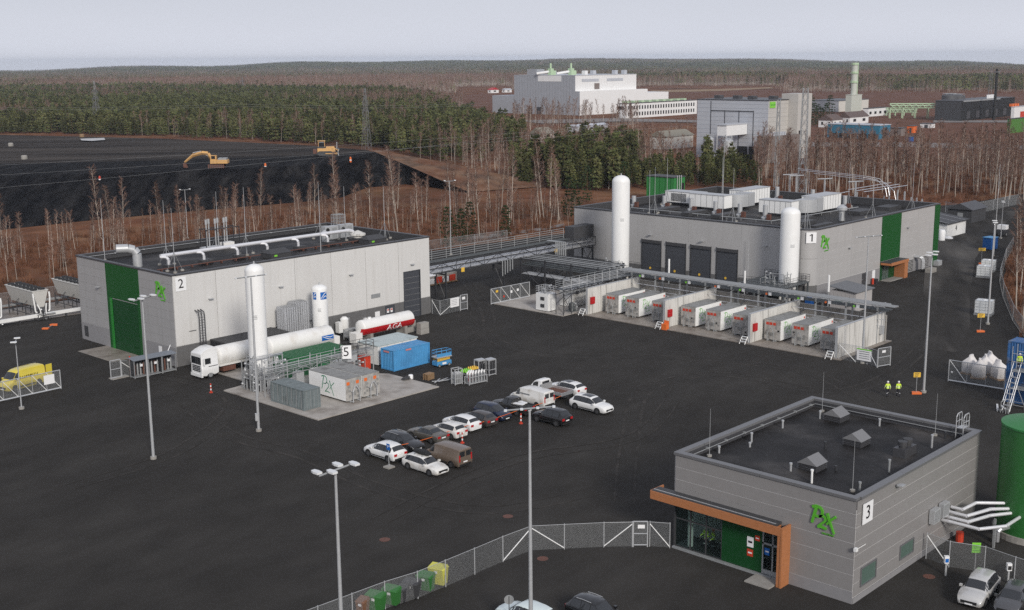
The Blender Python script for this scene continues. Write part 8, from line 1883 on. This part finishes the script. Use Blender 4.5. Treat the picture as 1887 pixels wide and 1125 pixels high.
b.build('busbar', M['alu'], sw); c_.build('post', M['galv_l'], sw); i_.build('insulator', M['rust'], sw, True)
# right edge: green and white buildings
o, D, W, h = block('green_store', 'lime green store building at the right edge of the plain', 'shed', 1860, 247, 1855, 1915, 219, 'tankgreen', mat('store green', (.07, .20, .03), .5), 'coping'); o, D, W, h = block('white_store', 'small white building with orange roof units above the lime green store', 'building', 1868, 222, 1862, 1905, 197, 'whiteclad', 'whiteclad', 'palegrey'); b = MB()
for k in range(3): b.box(2+k*4, 2, h, 4+k*4, 4, h+1.5)
b.build('roof_unit', M['orange'], o); MB().box(D*.3, -.1, 1, D*.6, -.003, h*.6).build('door', M['redp'], o)
for px, py, xl, xr, yt, m1, lb in ((1660, 252, 1640, 1668, 236, 'taupe', 'grey brown shed right of the teal hall'), (1683, 246, 1671, 1690, 232, 'orange', 'rust orange container beyond the teal hall'), (1716, 237, 1695, 1723, 228, 'whiteclad', 'small white hut on the brown plain'), (1676, 262, 1668, 1684, 252, 'blue_d', 'blue container on the brown plain')):
    o, D, W, h = block('shed' if xr-xl > 20 else 'container_box', lb, 'shed', px, py, xl, xr, yt, m1, m1, 'coping'); MB().box(-.08, W*.3, 0, -.003, W*.6, h*.7).build('door', M['dark2'], o)
tan = mat('stubble field', (.30, .215, .14), .95, var=.2, scale=.02, world=True); brn = mat('ploughed field', (.15, .075, .05), .95, var=.25, scale=.03, world=True); grv = mat('grey gravel', (.24, .22, .21), .9, var=.2, scale=.05, world=True)
def field(name, pts, z, m): sheet(name, [at(x, y, z) for x, y in pts], z, m)
field('brown_field', [(1180, 172), (1300, 166), (1420, 165), (1560, 170), (1887, 172), (1920, 290), (1500, 292), (1290, 240), (1235, 190)], .10, brn); field('stubble_field', [(1200, 167), (1320, 164.5), (1420, 161), (1428, 163), (1330, 168), (1200, 171)], .25, tan); field('stubble_field', [(835, 176), (905, 173), (945, 173), (946, 203), (870, 204), (838, 195)], .10, brn)
field('gravel_road', [(1440, 262), (1700, 263), (1887, 268), (1887, 276), (1700, 272), (1440, 270)], .25, grv); field('gravel_road', [(950, 222), (1140, 218), (1290, 222), (1290, 226), (1140, 224), (1000, 228)], .2, grv)
field('gravel_yard', [(1720, 222), (1887, 222), (1887, 226), (1720, 226)], .25, grv); field('pale_path', [(862, 437), (990, 421), (1040, 412), (1042, 416), (992, 426), (864, 443)], .05, grv)
# ------------------------------------------------------------ trees
bark_w = mat('birch bark', (.44, .39, .335), .85, col2=(.14, .11, .09), scale=1.2, fac=(.55, .75), stretch=(1, 1, .6), objvar=.25)
twig_m = mat('birch twigs', (.19, .115, .088), .9, objvar=.35, var=.25, scale=.3); bark_p = mat('pine bark', (.16, .09, .055), .9, var=.25, objvar=.2)
need_m = mat('pine needles', (.074, .093, .034), .85, col2=(.135, .128, .056), scale=.35, objvar=.5, var=.35); need_d = mat('spruce needles', (.035, .055, .022), .85, objvar=.3, var=.3, scale=.5); brush_m = mat('heath brush', (.17, .083, .05), .95, objvar=.4)
def ribbon(b, p, q, w, r_):
    d = q-p; a = d.cross(Vector((r_.uniform(-1, 1), r_.uniform(-1, 1), r_.uniform(-1, 1)))); 
    if a.length < 1e-6: return
    a = a.normalized()*w; b.add([p-a, p+a, q], [(0, 1, 2)])
def birch(seed, h=13.0, br=26, tw=9, w=.028, sides=5, segs=7, dense=1.0):
    q = random.Random(seed); T = MB(); C = MB(); pts = [Vector((0, 0, -.2))]; lean = Vector((q.uniform(-.09, .09), q.uniform(-.09, .09), 1))
    for i in range(segs): pts.append(pts[-1]+(lean+Vector((q.uniform(-.05, .05), q.uniform(-.05, .05), 0)))*h/segs)
    r0 = .048+h*.0032; rad = lambda t: r0*(1-t)**.9+.012
    for i in range(segs): T.tube(pts[i], pts[i+1], rad(i/segs), sides, rad((i+1)/segs), caps=False)
    def on_(t): f_ = t*segs; i = min(segs-1, int(f_)); return pts[i].lerp(pts[i+1], f_-i)
    for k in range(br):
        t = .34+.64*((k+q.random())/br); p = on_(t); a = q.uniform(0, 6.28); L = (h*.16)*(1.15-t)*q.uniform(.7, 1.25)+.35; up_ = q.uniform(.9, 1.7); d = Vector((math.cos(a), math.sin(a), up_)).normalized(); m_ = p+d*L*.55; e = m_+(d+Vector((0, 0, .35))).normalized()*L*.45
        T.tube(p, m_, rad(t)*.38+.006, 3, .012, caps=False); T.tube(m_, e, .012, 3, .005, caps=False)
        for j in range(tw):
            s = (j+q.random())/tw; o_ = p.lerp(m_, s*1.6) if s < .6 else m_.lerp(e, (s-.6)/.4); dd = Vector((d.x+q.uniform(-.8, .8), d.y+q.uniform(-.8, .8), q.uniform(-.1, 1.1))).normalized(); ribbon(C, o_, o_+dd*q.uniform(.35, .95)*dense, w, q)
    return T, C
def pine(seed, h=13.0, whorls=9, per=6, tris=9, size=.75, base=.32, conical=.5, sides=5):
    q = random.Random(seed); T = MB(); C = MB(); T.tube((0, 0, -.2), (q.uniform(-.2, .2), q.uniform(-.2, .2), h*.95), .16, sides, .03, caps=False)
    for k in range(whorls):
        t = base+(1-base)*((k+.3*q.random())/whorls); z = h*t; u_ = (t-base)/(1-base); rr = 2.3*math.sqrt(max(.07, 1-u_*u_))*(.75+.25*u_ if u_ < .2 else 1)*(1-.45*conical*u_)*q.uniform(.7, 1.2)*h/13
        for j in range(per):
            if q.random() < .12: continue
            a = 6.28*(j+q.random()*.8)/per; e = Vector((math.cos(a)*rr, math.sin(a)*rr, z+rr*.28*q.uniform(-.3, 1.1))); c0 = Vector((0, 0, z)); 
            if sides > 3: T.tube(c0, e, .03, 3, .01, caps=False)
            for s in (.55, 1.0):
                c_ = c0.lerp(e, s); sz = size*(1 if s > .6 else .8)
                for _ in range(tris):
                    d = Vector((q.gauss(0, 1), q.gauss(0, 1), q.gauss(.25, .7))).normalized(); u = d.orthogonal().normalized(); u = (Matrix.Rotation(q.uniform(0, 6.28), 3, d) @ u)*sz*.30; c2 = c_+Vector((q.uniform(-.25, .25), q.uniform(-.25, .25), q.uniform(-.15, .15)))*sz; C.add([c2-u-d*sz*.1, c2+u-d*sz*.1, c2+d*sz*.62], [(0, 1, 2)])
    for _ in range(tris*2):
        d = Vector((q.gauss(0, .6), q.gauss(0, .6), 1)).normalized(); u = d.orthogonal().normalized()*size*.25; c_ = Vector((0, 0, h*q.uniform(.88, .97))); C.add([c_-u, c_+u, c_+d*size*.7], [(0, 1, 2)])
    return T, C
def joined(name, T, C, mt, mc):
    me = bpy.data.meshes.new(name); nv = len(T.v); me.from_pydata(T.v+C.v, [], T.f+[tuple(i+nv for i in f) for f in C.f]); me.materials.append(mt); me.materials.append(mc); me.polygons.foreach_set('material_index', [0]*len(T.f)+[1]*len(C.f)); me.update(); return bpy.data.objects.new(name, me)
BIR = [(lambda T, C: (T.mesh('trunk', bark_w), C.mesh('crown', twig_m)))(*birch(100+k, 11.5+.8*k, 30+k, 19, .034)) for k in range(6)]
PIN = [(lambda T, C: (T.mesh('trunk', bark_p), C.mesh('crown', need_m)))(*pine(200+k, 11.5+.8*k, 10, 6, 11, 1.25, .10+.07*(k % 3), .3)) for k in range(5)]
SPR = [(lambda T, C: (T.mesh('trunk', bark_p), C.mesh('crown', need_d)))(*pine(300+k, 11+2*k, 12, 7, 8, .7, .06, .1)) for k in range(2)]
def scatter(poly_px, dens, seed, z=0.0):
    """random standing places inside a patch of ground whose corners are given by sight lines"""
    P_ = [at(x, y, 0) for x, y in poly_px]; q = np.random.default_rng(seed); xs = np.array([p.x for p in P_]); ys = np.array([p.y for p in P_]); n = int((xs.max()-xs.min())*(ys.max()-ys.min())*dens); X = q.uniform(xs.min(), xs.max(), n); Y = q.uniform(ys.min(), ys.max(), n); ins = np.zeros(n, bool); j = len(P_)-1
    for i in range(len(P_)):
        c = ((ys[i] > Y) != (ys[j] > Y)) & (X < (xs[j]-xs[i])*(Y-ys[i])/(ys[j]-ys[i]+1e-12)+xs[i]); ins ^= c; j = i
    X, Y = X[ins], Y[ins]; ok = np.ones(len(X), bool)
    for (a, b, c, d) in FOOT: ok &= ~((X > a-5) & (X < c+5) & (Y > b-5) & (Y < d+5))
    return np.stack([X[ok], Y[ok]], 1)
def in_yard(P_):
    xs = np.array([p[0] for p in YARD]); ys = np.array([p[1] for p in YARD]); X, Y = P_[:, 0], P_[:, 1]; ins = np.zeros(len(X), bool); j = len(xs)-1
    for i in range(len(xs)): c = ((ys[i] > Y) != (ys[j] > Y)) & (X < (xs[j]-xs[i])*(Y-ys[i])/(ys[j]-ys[i]+1e-12)+xs[i]); ins ^= c; j = i
    return ins
R_STRIP = [(-120, 560), (-60, 532), (60, 527), (145, 520), (790, 462), (1062, 425), (1064, 388), (1050, 372), (985, 378), (870, 388), (800, 384), (740, 384), (650, 388), (560, 395), (440, 405), (300, 420), (150, 436), (0, 452), (-120, 465)]
R_RIGHT = [(1388, 362), (1500, 366), (1740, 366), (1960, 372), (1990, 300), (1700, 286), (1500, 295), (1390, 325)]
R_EDGE = [(1872, 650), (1960, 700), (2050, 520), (1960, 385), (1895, 398), (1866, 452), (1856, 500), (1853, 540), (1868, 588), (1886, 615)]
R_PINE = [(-200, 252), (-200, 176), (0, 174), (300, 170), (560, 176), (700, 176), (800, 190), (850, 222), (945, 252), (1060, 276), (1140, 280), (1270, 292), (1292, 305), (1330, 312), (1400, 318), (1400, 345), (1262, 345), (1180, 352), (1062, 352), (975, 345), (880, 322), (790, 297), (700, 272), (640, 270), (560, 265), (440, 258), (300, 252), (150, 248), (0, 246)]
R_GROVE = [(600, 216), (735, 216), (860, 205), (850, 190), (740, 184), (600, 188)]
R_MILLF = [(850, 225), (945, 252), (1060, 276), (1270, 290), (1290, 236), (1140, 232), (950, 222)]
strip = scatter(R_STRIP, .0095, 1); strip = strip[~in_yard(strip)]; right = scatter(R_RIGHT, .024, 2); edge = scatter(R_EDGE, .012, 3); edge = edge[~in_yard(edge)]
nzf = lambda P_: np.sin(P_[:, 0]*.021+1)+np.sin(P_[:, 1]*.026)+np.sin((P_[:, 0]-P_[:, 1])*.013+2)+np.random.default_rng(5).normal(0, .6, len(P_)); pines = scatter(R_PINE, .062, 4); cen = scatter([(700, 272), (860, 312), (975, 343), (1062, 350), (1180, 348), (1262, 342), (1290, 305), (1140, 284), (1060, 280), (945, 256), (850, 226), (760, 200)], .05, 14); pines = np.concatenate([pines, cen]); pq = np.array([pr((x, y, 0)) for x, y in pines]); pines = pines[~(((pq[:, 0] > 1180) & (pq[:, 0] < 1300) & (pq[:, 1] < 318)) | ((pq[:, 0] > 965) & (pq[:, 0] < 1040) & (pq[:, 1] < 290)))]; pines = pines[nzf(pines) < 1.5]; pb = scatter(R_PINE, .020, 5); pb = pb[nzf(pb) > .7]; grove = scatter(R_GROVE, .02, 6); millf = scatter(R_MILLF, .02, 7)
key = lambda P_: np.hypot(P_[:, 0], P_[:, 1]); rg = np.random.default_rng(11)
def plant(P_, protos, label, group, name, rng, smin=.8, smax=1.15):
    for (x, y) in P_:
        k = int(rng.integers(len(protos))); lb, gp = label(pr((x, y, 0))[0]) if callable(label) else (label, group); o = thing(name, lb, 'tree', (float(x), float(y), 0), float(rng.uniform(0, 6.28)), gp); s = float(rng.uniform(smin, smax)); s *= 1.25 if name == 'birch_tree' and 600 < pr((x, y, 0))[0] < 1100 and y > 150 else 1; s *= .62 if name == 'pine_tree' and pr((x, y, 0))[0] > 1150 else 1; o.scale = (s, s, s)
        link('trunk', protos[k][0], o); link('crown', protos[k][1], o)
def nearest(P_, n): i = np.argsort(key(P_)); return P_[i[:n]], P_[i[n:]]
s1, s2 = nearest(strip, 140); e1, e2 = nearest(edge, 20); r1, r2 = nearest(right, 130)
plant(s1, BIR, lambda px: ('bare slender birch left of the pale hall, behind the dry coolers', 'birches behind the dry coolers') if px < 150 else ('bare slender birch between the pale hall and the black earth slope', 'birches below the black slope') if px < 640 else ('bare slender birch in the brown scrub behind the pipe bridge', 'birches behind the pipe bridge'), '', 'birch_tree', rg, .5, 1.05); plant(e1, BIR, 'bare slender birch inside the bent fence on the right', 'birches by the fence', 'birch_tree', rg, .8, 1.2); plant(r1, BIR, 'tall bare birch at the wood edge behind the switchyard', 'birches behind the switchyard', 'birch_tree', rg, .95, 1.3)
n1, n2 = nearest(pines, 275); plant(n1, PIN, lambda px: ('green pine in the wood behind the black earth mound', 'pines behind the mound') if px < 760 else ('green pine in the belt between the brown ramp and the green shed', 'pines beyond the brown ramp') if px < 1150 else ('small green pine between the green shed and the grey plant', 'pines before the grey plant'), '', 'pine_tree', rg, .5, 1.05)
sp = [at(x, y) for x, y in ((850, 447), (866, 440), (932, 436), (826, 455), (1062, 392), (1082, 372), (1050, 402), (1150, 360), (1395, 352))]; plant([(p.x, p.y) for p in sp], SPR, 'dark young spruce among the birches left of the large hall', 'young spruces', 'spruce_tree', rg, .55, .95)
sp = [at(x, y) for x, y in ((1500, 232), (1507, 230), (1514, 231), (1521, 229), (1494, 229), (1528, 227))]; plant([(p.x, p.y) for p in sp], SPR, 'dark spruce standing before the grey works hall', 'spruces at the works hall', 'spruce_tree', rg, .9, 1.3)
# everything beyond the nearest few hundred: one object per wood, instanced on points
def cloud(name, P_, protos, smin, smax, seed, z=None, kind='stuff'):
    n = len(P_); q = np.random.default_rng(seed); me = bpy.data.meshes.new(name); co = np.zeros((n, 3), np.float32); co[:, :2] = P_; co[:, 2] = [ground_z(float(x), float(y)) for x, y in P_] if z is None else z; me.vertices.add(n); me.vertices.foreach_set('co', co.ravel())
    for nm, ty, dat in (('sc', 'FLOAT', q.uniform(smin, smax, n).astype(np.float32)), ('rz', 'FLOAT', q.uniform(0, 6.28, n).astype(np.float32))): at_ = me.attributes.new(nm, ty, 'POINT'); at_.data.foreach_set('value', dat)
    at_ = me.attributes.new('ix', 'INT', 'POINT'); at_.data.foreach_set('value', q.integers(0, len(protos), n).astype(np.int32)); me.update()
    o = link(name, me); o['kind'] = kind; col = bpy.data.collections.new(name+' kinds')
    for p in protos: col.objects.link(p)
    g = bpy.data.node_groups.new(name, 'GeometryNodeTree'); g.interface.new_socket('Geometry', in_out='INPUT', socket_type='NodeSocketGeometry'); g.interface.new_socket('Geometry', in_out='OUTPUT', socket_type='NodeSocketGeometry')
    gi = g.nodes.new('NodeGroupInput'); go = g.nodes.new('NodeGroupOutput'); ip = g.nodes.new('GeometryNodeInstanceOnPoints'); ci = g.nodes.new('GeometryNodeCollectionInfo'); ci.inputs[0].default_value = col; ci.inputs['Separate Children'].default_value = True; ci.inputs['Reset Children'].default_value = True; ip.inputs['Pick Instance'].default_value = True
    def attr(nm, ty): a = g.nodes.new('GeometryNodeInputNamedAttribute'); a.data_type = ty; a.inputs[0].default_value = nm; return a.outputs[0]
    cx_ = g.nodes.new('ShaderNodeCombineXYZ'); g.links.new(attr('rz', 'FLOAT'), cx_.inputs[2]); g.links.new(gi.outputs[0], ip.inputs['Points']); g.links.new(ci.outputs[0], ip.inputs['Instance']); g.links.new(attr('ix', 'INT'), ip.inputs['Instance Index']); g.links.new(attr('sc', 'FLOAT'), ip.inputs['Scale']); e2r = g.nodes.new('FunctionNodeEulerToRotation'); g.links.new(cx_.outputs[0], e2r.inputs[0]); g.links.new(e2r.outputs[0], ip.inputs['Rotation']); g.links.new(ip.outputs[0], go.inputs[0])
    md = o.modifiers.new('spread', 'NODES'); md.node_group = g; return o
B_LOD = [joined('birch kind', *birch(400+k, 11.5+k, 17, 12, .06, 3, 4, 1.2), bark_w, twig_m) for k in range(4)]; P_LOD = [joined('pine kind', *pine(500+k, 11+k, 7, 6, 6, 1.6, .08+.06*(k % 2), .4, 3), bark_p, need_m) for k in range(4)]
cloud('pine_wood', n2, P_LOD, .4, 1.0, 21); cloud('birch_wood', np.concatenate([s2, e2, r2, pb, grove]), B_LOD, .6, 1.1, 22); cloud('low_birches', millf, B_LOD, .25, .5, 26)
def clump(seed, n, size, fb, tri):
    q = random.Random(seed); T = MB(); C1 = MB(); C2 = MB()
    for _ in range(n):
        x, y = q.uniform(-size/2, size/2), q.uniform(-size/2, size/2); h = q.uniform(9, 15)
        if q.random() < fb:
            T.tube((x, y, 0), (x, y, h*.9), .10, 3, .03, caps=False)
            for _ in range(tri): z = h*q.uniform(.35, 1.0); rr = 1.7*(1.1-z/h)+.3; p = Vector((x+q.uniform(-rr, rr), y+q.uniform(-rr, rr), z)); ribbon(C1, p, p+Vector((q.uniform(-.6, .6), q.uniform(-.6, .6), 1.6)), .10, q)
        else:
            for _ in range(tri): z = h*q.uniform(.25, .95); rr = 2.0*(1.1-z/h)+.25; p = Vector((x+q.uniform(-rr, rr), y+q.uniform(-rr, rr), z)); d = Vector((q.gauss(0, 1), q.gauss(0, 1), q.gauss(.4, .6))).normalized(); u = d.orthogonal().normalized()*.95; C2.add([p-u, p+u, p+d*1.25], [(0, 1, 2)])
    me = bpy.data.meshes.new('clump'); a, b = len(T.v), len(T.v)+len(C1.v); me.from_pydata(T.v+C1.v+C2.v, [], T.f+[tuple(i+a for i in f) for f in C1.f]+[tuple(i+b for i in f) for f in C2.f])
    for m_ in (bark_w, twig_m, need_m): me.materials.append(m_)
    me.polygons.foreach_set('material_index', [0]*len(T.f)+[1]*len(C1.f)+[2]*len(C2.f)); me.update(); return bpy.data.objects.new('clump', me)
def ring(r0, r1, step, seed, frac, a0=-.52, a1=.52):
    q = np.random.default_rng(seed); n = int(.5*(r1*r1-r0*r0)*(a1-a0)/(step*step)); r_ = np.sqrt(q.uniform(r0*r0, r1*r1, n)); a = q.uniform(a0, a1, n); P_ = np.stack([r_*np.cos(YAW-a), r_*np.sin(YAW-a)], 1); return P_, a, r_
def keep(P_, pred): return P_[np.array([pred(*pr((x, y, 0)), x, y) for x, y in P_], bool)] if len(P_) else P_
def clear(px, py, x, y):
    if 1175 < px < 1440 and 159 < py < 300: return False
    if 1430 <= px < 2000 and 171 < py < 300: return False
    if 832 < px < 948 and 160 < py < 206: return False
    if 905 < px < 1300 and 168 < py < 222: return False
    return not any(a-8 < x < c+8 and b-8 < y < d+8 for a, b, c, d in FOOT)
K_B = [clump(600+k, 9, 15, .9, 16) for k in range(3)]; K_P = [clump(610+k, 9, 15, .2, 16) for k in range(3)]; K_F = [clump(620+k, 26, 44, .62, 9) for k in range(3)]; K_G = [clump(630+k, 26, 44, .12, 9) for k in range(3)]
P_, a, r_ = ring(1080, 2500, 15, 31, 1); mid = P_; mid = keep(mid, lambda px, py, x, y: clear(px, py, x, y) and (py < 176 or px > 940))
pat = np.sin(mid[:, 0]*.006+1)+np.sin(mid[:, 1]*.0085)+np.sin((mid[:, 0]-mid[:, 1])*.004+2)+rg.normal(0, .5, len(mid))
cloud('far_birch_wood', mid[pat > -1.25], K_B, .8, 1.2, 32); cloud('far_pine_wood', mid[pat <= -1.25], K_P, .8, 1.15, 33)
P_, a, r_ = ring(2400, 7000, 42, 34, 1); pat = np.sin(P_[:, 0]*.0021)+np.sin(P_[:, 1]*.003+.6)+np.sin((P_[:, 0]+P_[:, 1])*.0012)+rg.normal(0, .5, len(P_))+(r_-5200)/2200
cloud('horizon_wood', P_[pat < .25], K_F, .85, 1.25, 35); cloud('horizon_pine_wood', P_[pat >= .25], K_G, .85, 1.25, 36)
P_, a, r_ = ring(640, 1100, 9, 37, 1, -.05, .52); P_ = keep(P_, lambda px, py, x, y: clear(px, py, x, y) and px > 945 and not (1290 < px < 1900 and py > 171)); cloud('middle_birch_wood', P_, B_LOD, .8, 1.2, 38) if len(P_) else None
# low brush and dead grass on the heath
def brush(seed):
    q = random.Random(seed); b = MB()
    for _ in range(46):
        a, rr = q.uniform(0, 6.28), q.uniform(0, .9); p = Vector((rr*math.cos(a), rr*math.sin(a), 0)); ribbon(b, p, p+Vector((q.uniform(-.4, .4), q.uniform(-.4, .4), q.uniform(.4, 1.3))), .035, q)
    me = b.mesh('brush', brush_m); return bpy.data.objects.new('brush kind', me)
KB = [brush(700+k) for k in range(4)]; br_ = np.concatenate([scatter(R_STRIP, .16, 8), scatter(R_EDGE, .25, 9), scatter(R_RIGHT, .10, 10), scatter([(1440, 372), (1900, 378), (1900, 366), (1440, 362)], .12, 12), scatter([(880, 345), (1060, 345), (1060, 335), (900, 325)], .08, 13)]); br_ = br_[~in_yard(br_)]; cloud('heath_brush', br_, KB, .6, 1.7, 23)
sap = scatter(R_STRIP, .035, 15); sap = sap[~in_yard(sap)]; cloud('birch_saplings', np.concatenate([sap, scatter(R_RIGHT, .03, 16), scatter(R_EDGE, .02, 17)]), B_LOD, .22, .62, 24)
# ------------------------------------------------------------ the air
hz = MB().box(-8300, -8300, -125, 8300, 8300, 66).build('haze', None); hz['kind'] = 'stuff'
hm = bpy.data.materials.new('haze'); hm.use_nodes = True; ht_ = hm.node_tree; ht_.nodes.clear(); ho = N(ht_, 'ShaderNodeOutputMaterial'); hv = N(ht_, 'ShaderNodeVolumePrincipled'); hv.inputs['Density'].default_value = 8.5e-5; hv.inputs['Color'].default_value = (.80, .88, 1.0, 1); hv.inputs['Anisotropy'].default_value = .2
ht_.links.new(hv.outputs[0], ho.inputs['Volume']); hz.data.materials.append(hm)
